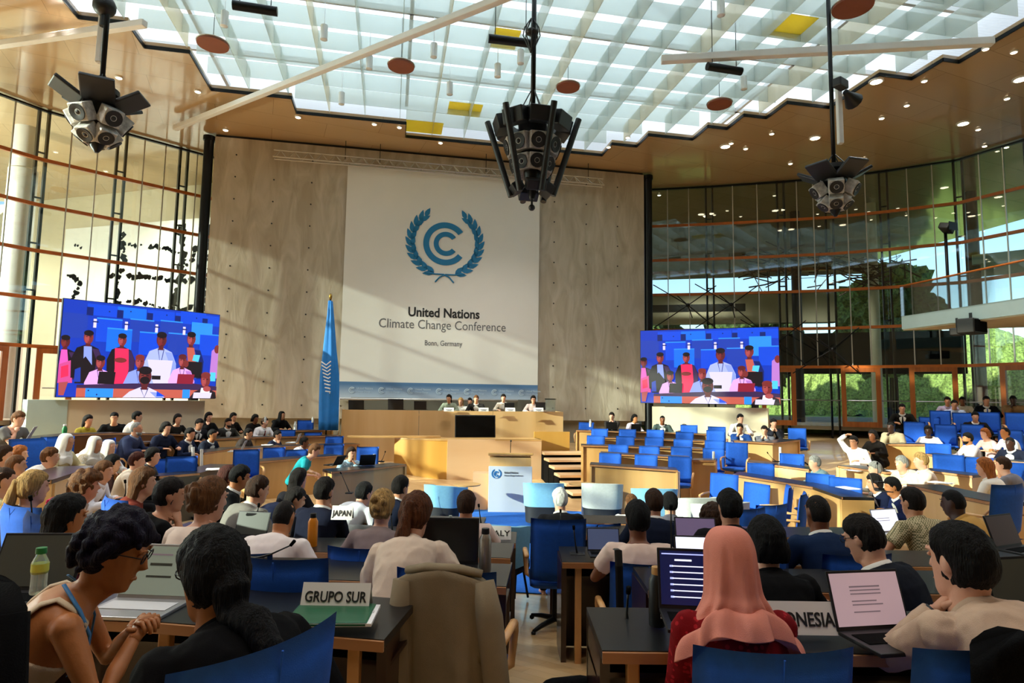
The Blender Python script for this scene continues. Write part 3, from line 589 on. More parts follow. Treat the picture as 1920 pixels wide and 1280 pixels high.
# ---------------------------------------------------------------- podium, rostrum, lectern, steps
pod = empty('podium', WF(0, 0), WA, 'long raised oak podium desk where five speakers sit', 'podium')
VP = 19.35; (pu0, pz), (pu1, _) = UV(641, 768, VP), UV(1056, 771, VP); pz = 1.93
n = 9
for i in range(n):
    a, b = pu0 + (pu1 - pu0) * i / n, pu0 + (pu1 - pu0) * (i + 1) / n
    if i % 3 == 0: obj('front_panel', MB().box((pu0 + (pu1 - pu0) * (i + 1.5) / n, VP, (pz + .1) / 2), ((pu1 - pu0) / 3 - .012, .05, pz - .1)), M_['oak_bright'], pod)
obj('desk_top', MB().box(((pu0 + pu1) / 2, VP + .4, pz - .14), (pu1 - pu0 - .05, .75, .05)), M_['oak'], pod)
for u in (pu0 + .02, pu1 - .02): obj('end_panel', MB().box((u, VP + .42, (pz + .1) / 2), (.04, .8, pz - .1)), M_['oak_bright'], pod)
obj('platform', MB().box(((pu0 + pu1) / 2, VP + 1.5, .5), (pu1 - pu0 + .6, 2.2, 1.0)), M_['oak'], pod)
obj('rear_screen', MB().box(((pu0 + pu1) / 2 - .1, VP + 2.6, 1.5), (pu1 - pu0 - .4, .06, 1.6)), mat('grey_panel', '#5d5a4f', .6, 0, .05, 2), pod)
obj('metal_frame', MB().tube([(pu0 - .12, VP + .6, 0), (pu0 - .12, VP + .6, 2.25), (pu1 - 1, VP + 2.5, 2.27)], .04, 8), M_['alu'], pod, True)
ros = empty('rostrum', WF(0, 0), WA, 'lower oak rostrum block with pinkish front and curved left wing, behind the lectern', 'rostrum')
VR = 17.2; (ra, _), (rb, _), (rc, _) = UV(740, 822, VR + .5), UV(839, 822, VR), UV(1015, 822, VR); rz = 1.19
wood('oak_pink', '#d7ab80', '#e2bd95', .35, 1.0, (.15, 1, 1)); wood('oak_yellow', '#c8923f', '#d8a552', .35, 1.0, (1, 1, .12))
obj('front_panel', MB().box(((rb + rc) / 2, VR, rz / 2), (rc - rb, .06, rz)), M_['oak_pink'], ros)
pts = [(ra + (rb - ra) * f, VR + .75 * (1 - f) ** 1.6) for f in [i / 8 for i in range(9)]]
obj('curved_wing', MB().band(pts, .06, 0, rz), M_['oak_yellow'], ros, 'auto')
obj('right_wing', MB().box((rc + .55, VR + .9, rz / 2 + .12), (1.1, .06, rz + .1)), M_['oak_yellow'], ros)
obj('desk_top', MB().prism([(ra, VR + 1.35), (ra, VR + .72)] + [(p[0], p[1] - .02) for p in pts] + [(rc, VR - .04), (rc, VR + .8), (rb, VR + .8)], rz - .04, rz), M_['oak'], ros)
obj('end_panel', MB().box((rc - .02, VR + .4, rz / 2), (.04, .8, rz)), M_['oak_pink'], ros)
obj('ledge', MB().box((ra - .0, VR + .75, rz + .02), (2.6, .35, .04)), M_['oak'], ros)
mon = empty('monitor', WF(*[(UV(852, 820, 18.3)[0] + UV(930, 820, 18.3)[0]) / 2, 18.3], 0), WA, 'large black monitor leaning against the front of the podium', 'monitor')
mw = UV(929, 800, 18.3)[0] - UV(853, 800, 18.3)[0]; mz0, mz1 = UV(890, 822, 18.3)[1], UV(890, 778, 18.3)[1]
obj('casing', MB().rbox((0, .06, (mz0 + mz1) / 2), (mw, .06, mz1 - mz0), .01, rot=(-.12, 0, 0)), M_['black'], mon); obj('screen_glass', MB().rbox((0, .026, (mz0 + mz1) / 2), (mw - .05, .01, mz1 - mz0 - .05), .003, rot=(-.12, 0, 0)), mat('screen_off', '#060607', .12, 0, 0), mon)
obj('stand', MB().box((0, .2, mz0 / 2), (.5, .2, mz0)), M_['black'], mon)
lec = empty('lectern', P(956, 955, 12.9) * Vector((1, 1, 0)), .03, 'oak lectern with a white front board bearing a blue emblem, on the blue carpet', 'lectern')
obj('body', MB().box((0, .2, .56), (.86, .34, 1.12)), M_['oak_bright'], lec); obj('reading_top', MB().rbox((0, .2, 1.17), (.94, .5, .05), .012, rot=(-.12, 0, 0)), M_['oak'], lec)
obj('front_board', MB().rbox((0, -.01, .48), (.9, .03, .93), .006), mat('board_white', '#cdd4e0', .5, 0, 0), lec); emblem(lec, -.29, -.028, .79, .058, M_['logo_blue'])
letters('United Nations', .052, M_['ink_grey'], lec, (-.13, -.03, .80), .001, .9, 'LEFT'); letters('Climate Change Conference', .04, M_['ink_grey'], lec, (-.13, -.03, .745), 0, .85, 'LEFT')
obj('side_box', MB().box((-.62, .45, .38), (.32, .4, .76)), M_['oak_pink'], lec)
obj('microphone', MB().tube([(.0, .2, 1.2), (.0, .12, 1.38), (-.0, .0, 1.46)], .008, 6).ball((0, -.01, 1.465), .02, 8), M_['black'], lec)
for k in range(6):
    A = WF(rc + .02, 14.2 + .55 * k); st = empty('stage_step', A, WA, 'pale wooden step beside the rostrum, riser blackened as nosing shade, %s from the floor' % ['lowest', 'second', 'third', 'fourth', 'fifth', 'topmost'][k], 'step', 'steps up to the podium')
    wd = 1.75 if k > 1 else 2.3
    obj('tread', MB().rbox((wd / 2, .28, .14 * (k + 1) - .035), (wd, .58, .07), .01), M_['oak_pink'], st); obj('riser', MB().box((wd / 2, .32, .07 * (k + 1) - .035), (wd, .5, .14 * (k + 1) - .07)), M_['black_soft'], st)  # black riser paints the shade below the tread nosing
tag(obj('carpet', MB().prism([(-.55, 7.55), (1.5, 7.3), (3.4, 8.4), (4.2, 11.5), (3.0, 12.9), (-.8, 13.4), (-2.8, 12.6), (-3.6, 10.5)], .0, .006), M_['carpet_blue']), 'blue carpet laid on the parquet in front of the lectern', 'carpet')
cp = bpy.data.objects['carpet']; me = cp.data
b_ = bmesh.new(); b_.from_mesh(me); bmesh.ops.triangulate(b_, faces=b_.faces[:]); bmesh.ops.subdivide_edges(b_, edges=b_.edges[:], cuts=6, use_grid_fill=True)
for v in b_.verts: v.co.z += floor_z(v.co.x, v.co.y) + .008
b_.to_mesh(me); b_.free()
# ---------------------------------------------------------------- side balcony on the right
bal = empty('balcony', (0, 0, 0), 0, 'cantilevered side balcony slab with pale fascia at the right edge', 'balcony')
A, B = P(1690, 592, 19.5), P(1935, 543, 15.6); zA = (A.z + B.z) / 2 - .1
poly = [(A.x, A.y), (B.x + .6, B.y - 3.2), (B.x + 5, B.y - 3.2), (B.x + 3.3, B.y + 2.0)]
obj('slab', MB().prism(poly, zA - .42, zA), M_['pale_blue_panel'], bal)
obj('soffit_board', MB().prism([(x * .995 + .1, y) for x, y in poly], zA - .46, zA - .421), M_['cream'], bal)
obj('parapet_glass', MB().band([(A.x, A.y), (B.x + .6, B.y - 3.2)], -.015, zA, zA + .95), M_['pane_clear'], bal)
obj('parapet_rail', MB().tube([(A.x, A.y, zA + .97), (B.x + .6, B.y - 3.2, zA + .97)], .03, 8), M_['transom_wood'], bal, True)
q = P(1822, 612, 17.2); spk = empty('loudspeaker', q, .5, 'black box loudspeaker hung under the side balcony', 'loudspeaker')
obj('cabinet', MB().rbox((0, 0, 0), (.75, .45, .42), .03), M_['black'], spk); obj('bracket', MB().box((0, 0, .28), (.08, .08, .22)), M_['dark_metal'], spk); obj('grille', MB().rbox((0, -.23, 0), (.66, .02, .34), .008), M_['black_soft'], spk)
q = P(1795, 622, 17.6); vc = empty('video_camera', q, .6, 'small black video camera hung under the balcony beside the loudspeaker', 'camera'); obj('body', MB().rbox((0, 0, 0), (.35, .3, .22), .03), M_['black'], vc); obj('lens', MB().lathe([(.07, 0), (.08, .18)], 12, 0, Matrix.Translation((0, -.1, 0)) @ Matrix.Rotation(math.pi / 2, 4, 'X')), M_['black'], vc); obj('mount', MB().box((0, 0, .25), (.05, .05, .3)), M_['dark_metal'], vc)
q = P(1779, 560, 18.8); fp = empty('floodlight', (q.x, q.y, zA), .4, 'black floodlight on a slim dark pole standing on the balcony', 'floodlight'); h = P(1777, 430, 18.8).z - zA
obj('pole', MB().tube([(0, 0, -.4), (0, 0, h)], .045, 8), M_['dark_metal'], fp, True); obj('lamp_head', MB().rbox((-.1, -.1, h), (.45, .3, .2), .04, rot=(.3, .3, .2)), M_['black'], fp); obj('barn_door', MB().box((-.1, -.3, h + .02), (.4, .02, .25)), M_['dark_metal'], fp)
# tangled branches sculpture in the foyer
random.seed(21); mb = MB(); c0 = P(1545, 515, 26.5)
for i in range(90):
    a = Vector((random.uniform(-3.4, 3.6), random.uniform(-.8, .8), random.uniform(-.5, .9))); d = Vector((random.uniform(-1, 1), random.uniform(-.3, .3), random.uniform(-.45, .5))) * random.uniform(.6, 1.5)
    mb.tube([c0 + a - d, c0 + a + Vector((0, 0, random.uniform(-.1, .1))), c0 + a + d], random.uniform(.012, .035), 4)
tag(obj('branch_sculpture', mb, M_['bark']), 'tangled brown branch sculpture hanging behind the right glass wall', 'sculpture')
# ================================================================ people
TMP = bpy.data.scenes.new('work'); TVL = TMP.view_layers[0]
def remesh(mb, vox, smooth=3, name='body'):
    me = mb.mesh(name); fix(me); o = bpy.data.objects.new('w', me); TMP.collection.objects.link(o)
    m = o.modifiers.new('r', 'REMESH'); m.mode = 'VOXEL'; m.voxel_size = vox; m.use_smooth_shade = True
    if smooth: s = o.modifiers.new('s', 'SMOOTH'); s.factor = .5; s.iterations = smooth
    TVL.update(); dg = TVL.depsgraph
    r = bpy.data.meshes.new_from_object(o.evaluated_get(dg), depsgraph=dg); r.name = name
    bpy.data.objects.remove(o); bpy.data.meshes.remove(me); return r
def mjoin(me, mb, mi):                                 # append loose geometry (fingers, eyes) to a finished body
    b = bmesh.new(); b.from_mesh(me); vs = [b.verts.new(v) for v in mb.v]; fcs = []
    for f, m in zip(mb.f, mb.m):
        try: q = b.faces.new([vs[i] for i in f])
        except ValueError: continue
        q.material_index = m + mi; q.smooth = True; fcs.append(q)
    bmesh.ops.recalc_face_normals(b, faces=fcs); b.to_mesh(me); b.free()
def wrinkle(me, amp, sc, seed, zf=.55):
    o = Vector((seed * 1.7, seed, 0)); co = [v.co.copy() for v in me.vertices]; no = [v.normal.copy() for v in me.vertices]
    for v, c, n in zip(me.vertices, co, no):
        q = Vector((c.x * sc, c.y * sc, c.z * sc * zf)) + o; k = 1 - abs(noise.noise(q)) * 2.2
        v.co = c + n * amp * (k * .8 + .6 * (1 - abs(noise.noise(q * 2.1)) * 2.6) * max(0, noise.noise(q * .7) + .35) + .25 * noise.noise(q * 5))
FEM = dict(sec=[(-.14, .150, .115, 0), (-.02, .178, .125, 0), (.2, .150, .108, 0), (.42, .128, .098, 0), (.62, .145, .118, .012), (.72, .152, .118, .014), (.84, .160, .095, 0), (.91, .150, .080, 0), (.965, .095, .064, 0), (1.0, .058, .056, 0), (1.10, .050, .053, .01)], sh=.160, arm=(.044, .040, .034, .031, .023))
MAL = dict(sec=[(-.14, .150, .115, 0), (-.02, .172, .125, 0), (.2, .158, .115, 0), (.42, .152, .110, 0), (.62, .168, .118, 0), (.74, .178, .120, 0), (.85, .186, .105, 0), (.92, .165, .090, 0), (.965, .105, .075, 0), (1.0, .066, .064, 0), (1.10, .058, .060, .01)], sh=.188, arm=(.052, .047, .040, .036, .027))
class Body: pass
def skeleton(p):
    B = Body(); B.S = FEM if p.get('f') else MAL; B.k = p.get('k', 1.0); k = B.k
    lean, hun, tw, side = (math.radians(p.get(q, dflt)) for q, dflt in (('lean', 10), ('hunch', 22), ('twist', 0), ('side', 0)))
    H = Vector((0, 0, p.get('hip', .52))); B.H = H; L = .53 * k; pos = H.copy(); N = 24; tab = []
    for i in range(N + 4):
        t = i / N; a = lean + hun * max(0, min(1, (t - .35) / .5)); yaw = tw * min(1, max(0, t)); sd = side * min(1, t * 1.5)
        R = Matrix.Rotation(-yaw, 3, 'Z') @ Matrix.Rotation(-a, 3, 'X') @ Matrix.Rotation(sd, 3, 'Y'); tab.append((t, pos.copy(), R)); pos = pos + R @ Vector((0, 0, L / N))
    B.tab = tab
    def at(t):
        if t <= 0: R = tab[0][2]; return tab[0][1] + R @ Vector((0, 0, L * t)), R
        i = min(int(t * N), N + 2); f = t * N - i; return tab[i][1].lerp(tab[i + 1][1], f), tab[i][2]
    B.at = at; B.sh = []
    for s in (-1, 1):
        q, R = at(.89); B.sh.append(q + R @ Vector((s * B.S['sh'] * k, p.get('shf', .0), p.get('shz', 0))))
    nk, R = at(1.0); hp, hy, hr = (math.radians(p.get(q, d)) for q, d in (('hp', 4), ('hy', 0), ('hr', 0)))
    B.HR = (Matrix.Rotation(-tw - hy, 3, 'Z') @ Matrix.Rotation(-hp, 3, 'X') @ Matrix.Rotation(hr, 3, 'Y'))
    mid = (R @ Vector((0, 0, 1)) * .55 + B.HR @ Vector((0, 0, 1)) * .6 + Vector((0, 0, .15))).normalized()
    B.HC = nk + mid * .045 * k + B.HR @ Vector((0, .018, .115)) * k; B.NK = nk; B.NR = R
    B.HM = Matrix.Translation(B.HC) @ B.HR.to_4x4() @ Matrix.Scale(k * p.get('hs', 1.0), 4)
    arms = p.get('arms', 'desk'); dz = p.get('dz', .77); W = {}
    def chin(s): return B.HC + B.HR @ Vector((s * .055, .075, -.185))
    base = {'desk': [Vector((-.17, .40, dz)), Vector((.17, .40, dz))], 'type': [Vector((-.09, .42, dz)), Vector((.09, .42, dz))], 'lap': [Vector((-.10, .27, .63)), Vector((.10, .27, .63))],
            'chinR': [Vector((-.14, .40, dz)), chin(1)], 'chinL': [chin(-1), Vector((.14, .40, dz))], 'face': [chin(-1), chin(1)], 'cross': [Vector((.13, .24, .80)), Vector((-.12, .25, .83))],
            'up': [Vector((-.16, .36, dz)), B.HC + B.HR @ Vector((.16, -.02, .14))]}[arms]
    for i, key in enumerate(('wl', 'wr')):
        if key in p: base[i] = Vector(p[key])
    B.arm = []
    for i, s in enumerate((-1, 1)):
        sh = B.sh[i]; T = base[i]; l1, l2 = .285 * k, .25 * k; d = T - sh; D = min(d.length, (l1 + l2) * .995); D = max(D, .09); u = d.normalized(); T = sh + u * D
        x = (l1 * l1 - l2 * l2 + D * D) / (2 * D); h = math.sqrt(max(0, l1 * l1 - x * x)); pole = Vector(p.get('pl' if i == 0 else 'pr', (s * .75, -.35, -.65))); pole = (pole - u * pole.dot(u)).normalized()
        B.arm.append((sh, sh + u * x + pole * h, T))
    hz = H.z; kx = p.get('knee', .13)
    B.leg = [(H + Vector((s * .09, .02, -.02)), Vector((s * kx, .45, hz - .01)), Vector((s * kx, .43 + p.get('ft', 0), .10)), Vector((s * kx, .58 + p.get('ft', 0), .045))) for s in (-1, 1)]
    if p.get('stand'): B.leg = [(H + Vector((s * .09, 0, -.03)), Vector((s * .1, .02, .5)), Vector((s * .1, -.02, .10)), Vector((s * .1, .14, .04))) for s in (-1, 1)]
    return B
def torso(mb, B, infl, t0=-.2, t1=1.2, n=20, ext=None):
    rg = []
    for t, w_, d_, fo in (ext or B.S['sec']):
        if t < t0 or t > t1: continue
        c, R = B.at(t); i_ = infl if t < .95 else infl * .55; ring = []
        for q in range(n):
            a = 6.2832 * q / n; x, y = math.cos(a), math.sin(a); e = .82
            x = math.copysign(abs(x) ** e, x); y = math.copysign(abs(y) ** e, y)
            ring.append(c + R @ Vector(((w_ * B.k + i_) * x, (d_ * B.k + i_) * y + fo, 0)))
        rg.append(ring)
    return mb.rings(rg)
def surf(B, t, a, off=.0, infl=.014):                  # point on the clothed torso, a = angle from +Y to the right
    sec = B.S['sec']; i = max(j for j in range(len(sec)) if sec[j][0] <= t); i = min(i, len(sec) - 2); f = (t - sec[i][0]) / (sec[i + 1][0] - sec[i][0])
    w_, d_, fo = (sec[i][q] + (sec[i + 1][q] - sec[i][q]) * f for q in (1, 2, 3)); c, R = B.at(t); x, y = math.sin(a), math.cos(a)
    x = math.copysign(abs(x) ** .82, x); y = math.copysign(abs(y) ** .82, y)
    return c + R @ Vector(((w_ * B.k + infl + off) * x, (d_ * B.k + infl + off) * y + fo, 0))
def limbs(mb, B, arm_i=0, upto=2.0, legs=True, leg_i=0, n=10, arms=True, puff=0):
    r = [x + arm_i for x in B.S['arm']]
    if arms:
        for i, (s, e, w_) in enumerate(B.arm):
            c, R = B.at(.80); inn = c + (s - c) * .55; sh0 = s + (e - s) * .08
            m1 = s.lerp(e, .5); m2 = e.lerp(w_, .45)
            pts = [inn, sh0, m1, e, m2, w_]; rr = [r[0] * 1.1, r[0] * 1.12, r[1] + puff, r[2] + puff * .8, r[3] + puff, r[4]]
            if upto <= 1: f = upto; end = s.lerp(e, f); pts = [inn, sh0, s.lerp(e, f * .6), end]; rr = [r[0] * 1.1, r[0] * 1.12, r[1] * 1.06, r[1] * 1.1]
            elif upto < 2: end = e.lerp(w_, upto - 1); pts = [inn, sh0, m1, e, e.lerp(w_, (upto - 1) * .5), end]
            mb.tube(pts, rr, n); mb.ball(e if upto > 1 else sh0, r[2] * 1.02 if upto > 1 else r[0], 8)
            if upto > 1: mb.ball(sh0, r[0] * 1.12, 10)
    if legs:
        for hp, kn, an, ft in B.leg:
            q = leg_i; mb.tube([hp - (kn - hp) * .12, hp.lerp(kn, .35), hp.lerp(kn, .8), kn], [.088 + q, .082 + q, .062 + q, .057 + q], n); mb.tube([kn + Vector((0, .0, .02)), kn.lerp(an, .3), kn.lerp(an, .7), an], [.055 + q, .056 + q, .042 + q, .034 + q], n); mb.ball(kn, .058 + q, 8)
    return mb
def feet(mb, B):
    for hp, kn, an, ft in B.leg: mb.tube([an + Vector((0, -.05, -.055)), an.lerp(ft, .4) + Vector((0, 0, -.02)), ft, ft + Vector((0, .03, 0))], [.034, .044, .04, .02], 10, 0, None, .85)
HEAD = [(-.128, .022, .030, .070), (-.118, .040, -.005, .086), (-.095, .054, -.045, .094), (-.06, .062, -.072, .094), (-.02, .071, -.090, .096), (.02, .0755, -.099, .092), (.055, .0755, -.099, .088), (.085, .066, -.086, .070), (.105, .047, -.060, .046), (.118, .018, -.022, .014)]
def head(mb, B, ears=True, nose=1.0):
    rg = []
    for z, w_, yb, yf in HEAD: rg.append([B.HM @ Vector((w_ * math.cos(a), (yf + yb) / 2 + (yf - yb) / 2 * math.sin(a), z)) for a in [6.2832 * q / 18 for q in range(18)]])
    mb.rings(rg); h = lambda x, y, z: B.HM @ Vector((x, y, z))
    mb.tube([h(0, .082, .03), h(0, .100, .005), h(0, .113 * nose, -.024), h(0, .088, -.034)], [.008, .011, .016, .010], 8)
    mb.ball((0, .088, -.066), (.026, .014, .014), 8, 0, B.HM); mb.ball((0, .082, -.108), (.022, .014, .014), 8, 0, B.HM)
    for s in (-1, 1):
        if ears: mb.ball((s * .076, -.008, -.004), (.010, .020, .032), 8, 0, B.HM)
        mb.ball((s * .033, .084, .038), (.024, .012, .009), 8, 0, B.HM)
    mb.tube([B.NK - B.NR @ Vector((0, 0, .05)), B.NK + B.NR @ Vector((0, 0, .03)), B.HM @ Vector((0, -.03, -.06)), B.HM @ Vector((0, -.02, .02))], [x * B.k for x in ((.056, .053, .052, .05) if B.S is FEM else (.064, .062, .060, .056))], 14)
def face(B, smile=0):                                  # eyes, brows, lips: slots 0 white, 1 dark, 2 lip
    mb = MB()
    for s in (-1, 1):
        mb.ball((s * .033, .0855, .018), (.0135, .008, .0075), 8, 0, B.HM); mb.ball((s * .033, .0925, .018), (.0058, .0025, .0058), 8, 1, B.HM)
        mb.tube([B.HM @ Vector((s * .016, .097, .036)), B.HM @ Vector((s * .034, .0965, .043)), B.HM @ Vector((s * .052, .084, .036))], [.003, .0042, .002], 5, 1)
    mb.tube([B.HM @ Vector((x, .0995 - abs(x) * .35, -.066 + smile * abs(x) * .2)) for x in (-.024, -.012, 0, .012, .024)], [.002, .0055, .006, .0055, .002], 6, 2)
    return mb
def hand(mb, e, w_, side, curl=35, n=6, nrm=None, k=1.0, drop=.15, roll=0):
    d = (w_ - e).normalized(); d = (d + Vector((0, 0, -drop))).normalized() if drop else d
    up = Vector(nrm) if nrm else Vector((0, 0, 1)); up = (up - d * up.dot(d))
    up = up.normalized() if up.length > .05 else Vector((0, -1, 0)); a = d.cross(up).normalized() * side          # a: towards the little finger
    if roll: q = Matrix.Rotation(roll, 3, d); up = q @ up; a = q @ a
    def pt(x, y, z): return w_ + d * (x * k) + a * (y * k) + up * (z * k)
    rg = []
    for x, hw, ht in ((-.03, .024, .022), (0, .027, .020), (.03, .036, .019), (.065, .041, .016), (.088, .038, .012)):
        rg.append([pt(x, hw * math.cos(q) + .002, ht * math.sin(q)) for q in [6.2832 * j / 10 for j in range(10)]])
    mb.rings(rg)
    for j, (y, L, c0) in enumerate(((-.029, .072, 0), (-.010, .082, 4), (.010, .077, 6), (.028, .060, 12))):
        p0 = pt(.078, y, .0); ang = 0; pts = [p0]; dr = d + a * (y * 1.2); cur = p0
        for sg, f in ((.45, .5), (.32, 1), (.25, .8)):
            ang += math.radians((curl + c0) * f); v = (dr * math.cos(ang) - up * math.sin(ang)).normalized(); cur = cur + v * (L * sg * k); pts.append(cur)
        mb.tube(pts, [.0098 * k, .0092 * k, .0084 * k, .0062 * k], n)
    t0 = pt(.022, -.024, -.004); t1 = pt(.050, -.054, -.012); t2 = pt(.076, -.060, -.020); t3 = pt(.096, -.052, -.028); mb.tube([t0, t1, t2, t3], [.013 * k, .0115 * k, .010 * k, .0075 * k], n)
def hair_cap(B, style, seed, t=.014, line=.045, back=-.075, n=28, m=20):
    mb = MB(); rg = []
    for i in range(m):
        ph = .04 + (math.pi - .08) * i / (m - 1); ring = []
        for q in range(n):
            th = 6.2832 * q / n; x, y, z = math.sin(ph) * math.cos(th), math.sin(ph) * math.sin(th), math.cos(ph)
            zz = z * .12; f = y                             # hair line height by direction: forehead, temples, nape
            hl = line if f > .55 else (line + (.0 - line) * (.55 - f) / .35 if f > .2 else (0 + (back) * (.2 - f) / .55 if f > -.35 else back))
            if -.28 < f < .30: hl = max(hl, .018 - .10 * abs(f - .02)) if style in ('short', 'buzz', 'recede') else hl
            q_ = (zz - hl) / (.055 if f < .3 else .03) + .12; k_ = max(0, min(1, q_)); k_ = k_ ** .7; nz = 1 + .16 * noise.noise(Vector((x, y, z)) * 4 + Vector((seed, 0, 0)))
            tt = t * nz * (1.3 if z > .3 else .85 if z < 0 else 1.0)
            ring.append(B.HM @ Vector((x * (.0785 + tt * k_ - .010 * (1 - k_)), -.003 + y * (.1005 + tt * k_ - .014 * (1 - k_)), z * (.1215 + tt * k_ - .008 * (1 - k_)))))
        rg.append(ring)
    return mb.rings(rg)
def make_hair(B, style, seed, vox):
    h = lambda x, y, z: B.HM @ Vector((x, y, z)); rnd = random.Random(seed); extra = None
    if style in ('short', 'buzz', 'recede'):
        mb = hair_cap(B, style, seed, {'short': .015, 'buzz': .0055, 'recede': .008}[style], .05 if style != 'recede' else .085); return [('hair', mb, False)]
    if style in ('curly', 'afro'):
        mb = hair_cap(B, style, seed, .022, .045, -.085)
        for i in range(130 if style == 'curly' else 210):
            ph, th = math.acos(rnd.uniform(-.55, 1)), rnd.uniform(0, 6.2832); x, y, z = math.sin(ph) * math.cos(th), math.sin(ph) * math.sin(th), math.cos(ph)
            if y > .45 and z < .35: continue
            if z < -.1 and y > -.1: continue
            r = 1.07 if style == 'curly' else 1.16
            mb.ball(h(x * .098 * r, -.006 + y * .118 * r, z * .135 * r), rnd.uniform(.013, .025) * r, 6)
        return [('hair', mb, True)]
    mb = hair_cap(B, style, seed, .018, .055, -.08)
    up = Vector((0, 0, 1))
    if style in ('long', 'bob'):
        L = .30 if style == 'long' else .12; bk = B.HM @ Vector((0, -.085, -.02)); ring = []; nbk, NR = B.at(.93)
        for i in range(9):
            f = i / 8; q = h(0, -.052 - .02 * f, .03 - .11 * f) if f < .35 else None
            z = .03 - L * f; wv = .086 + (.012 if style == 'bob' else .0) * math.sin(f * 3) - (.03 * max(0, f - .6) if style == 'long' else 0)
            c = h(0, -.045 - .02 * min(1, f * 2), 0) + Vector((0, 0, z * B.k)) - (B.HR @ Vector((0, 1, 0))) * .015 * f
            r_ = B.HR @ Vector((1, 0, 0)); fw = B.HR @ Vector((0, 1, 0)); dp = .062 - .03 * f
            ring.append([c + r_ * wv * math.cos(a) + fw * dp * math.sin(a) for a in [6.2832 * j / 16 for j in range(16)]])
        mb.rings(ring); return [('hair', mb, True)]
    if style == 'tied':
        tail = MB(); tail.tube([h(0, -.07, .0), h(.0, -.105, -.04), B.at(.99)[0] + B.NR @ Vector((.0, -.095, .0)), B.at(.85)[0] + B.NR @ Vector((.015, -.155, 0)), B.at(.68)[0] + B.NR @ Vector((.02, -.17, 0)), B.at(.55)[0] + B.NR @ Vector((.02, -.165, 0))], [.05, .052, .045, .045, .036, .012], 12); return [('hair', mb, True), ('hair_tail', tail, False)]
    if style == 'bun': mb.ball(h(0, -.135, .005), (.042, .038, .042), 10); mb.tube([h(0, -.09, .0), h(0, -.13, .0)], .035, 8); return [('hair', mb, True)]
    if style == 'clip':                                  # loosely pinned up
        for i in range(40): mb.ball(h(rnd.uniform(-.05, .05), -.105 + rnd.uniform(-.03, .01), rnd.uniform(-.05, .09)), rnd.uniform(.014, .024), 6)
        return [('hair', mb, True)]
    if style == 'ponytail':
        p0 = h(-.005, -.11, .055); dv = B.HR @ Vector((-.35, -.45, -.6)); tail = MB()
        pts = [h(0, -.085, .05), p0] + [p0 + Vector((0, 0, 1)) * (-.015 - .36 * f * B.k) + dv * (.10 + .12 * f) * (f ** .6) for f in (.15, .35, .6, .85, 1.0)]
        tail.tube(pts, [.03, .028, .036, .042, .038, .026, .008], 12); return [('hair', mb, False), ('ponytail', tail, False)]
    return [('hair', mb, False)]
def hijab(B, vox, seed, drape=1.0):
    mb = MB(); h = lambda x, y, z: B.HM @ Vector((x, y, z))
    c0 = h(0, -.03, -.02); c1, R1 = B.at(1.0); c2, R2 = B.at(.90); c3, R3 = B.at(.74)
    k = B.k; up = B.HR @ Vector((0, 0, 1)); rnd = random.Random(seed); n = 96 if vox < .014 else 40; ph = [rnd.uniform(0, 6.28) for _ in range(6)]
    prof = [(h(0, -.022, .132), .012, .012), (h(0, -.02, .128), .046, .052), (h(0, -.018, .105), .072, .084), (h(0, -.016, .06), .089, .106), (h(0, -.018, 0), .093, .113), (h(0, -.024, -.06), .096, .113), (h(0, -.030, -.115), .101, .113), (c1 + R1 @ Vector((0, -.016, .01)), .116, .118), (c1.lerp(c2, .5), .150 * drape, .128), (c2.lerp(c3, .0), .202 * drape, .146), (c2.lerp(c3, .4), .224 * drape, .160), (c2.lerp(c3, .75), .232 * drape, .168), (c2.lerp(c3, .98), .236 * drape, .172)]
    qa, qb = B.HR.to_quaternion(), R2.to_quaternion(); rg = []; sub = 4 if vox < .014 else 2; m_ = (len(prof) - 1) * sub
    for i in range(m_ + 1):
        f = i / sub; a_ = min(int(f), len(prof) - 2); t = f - a_; g4 = [prof[max(0, min(len(prof) - 1, a_ + q))] for q in (-1, 0, 1, 2)]
        def cr(p0, p1, p2, p3): return (p1 * 2 + (p2 - p0) * t + (p0 * 2 - p1 * 5 + p2 * 4 - p3) * t * t + (p1 * 3 - p0 - p2 * 3 + p3) * t ** 3) * .5
        c = cr(*[x[0] for x in g4]); w_ = cr(*[x[1] for x in g4]); d_ = cr(*[x[2] for x in g4])
        R = qa.slerp(qb, max(0, min(1, (f - 3) / 7))).to_matrix()
        g = max(0, min(1, (f - 2.2) / 5.5)); ring = []
        for q in range(n):
            a = 6.2832 * q / n; y = math.sin(a); back = min(1, .45 + .65 * max(0, -y + .25))
            fold = g * back * (.085 * math.sin(a * 5 + ph[0] + f * .2) + .085 * math.sin(a * 9 + ph[1] - f * .3) + .045 * math.sin(a * 16 + ph[2] + f * .35)) + .012 * noise.noise(Vector((math.cos(a) * 2, y * 2, f * .6 + seed)))
            dz = -.035 * g * g * (math.sin(a * 2 + ph[3]) + .5 * math.sin(a * 5 + ph[4])) if f > 8 else 0
            v = Vector((w_ * k * (1 + fold) * math.cos(a), d_ * k * (1 + fold) * y, dz))
            if 2.6 < f < 6.3 and y > .55: v.y = min(v.y, (.03 + .045 * max(0, (abs(math.cos(a)) - .3) / .55)) * k + .018 * k)
            ring.append(c + R @ v)
        rg.append(ring)
    mb.rings(rg); return mb
HAIRC = dict(black='#0b0908', dark='#17100c', brown='#3a2415', lbrown='#6b4526', blonde='#b08a52', ginger='#a5602c', grey='#8f8d88', white='#d8d6d0', red='#4a1f14', purple='#151022')
SKINC = dict(p='#d9a184', l='#c98e6c', m='#b8733f', b='#7a4628', d='#3d2116', t='#b9794b')
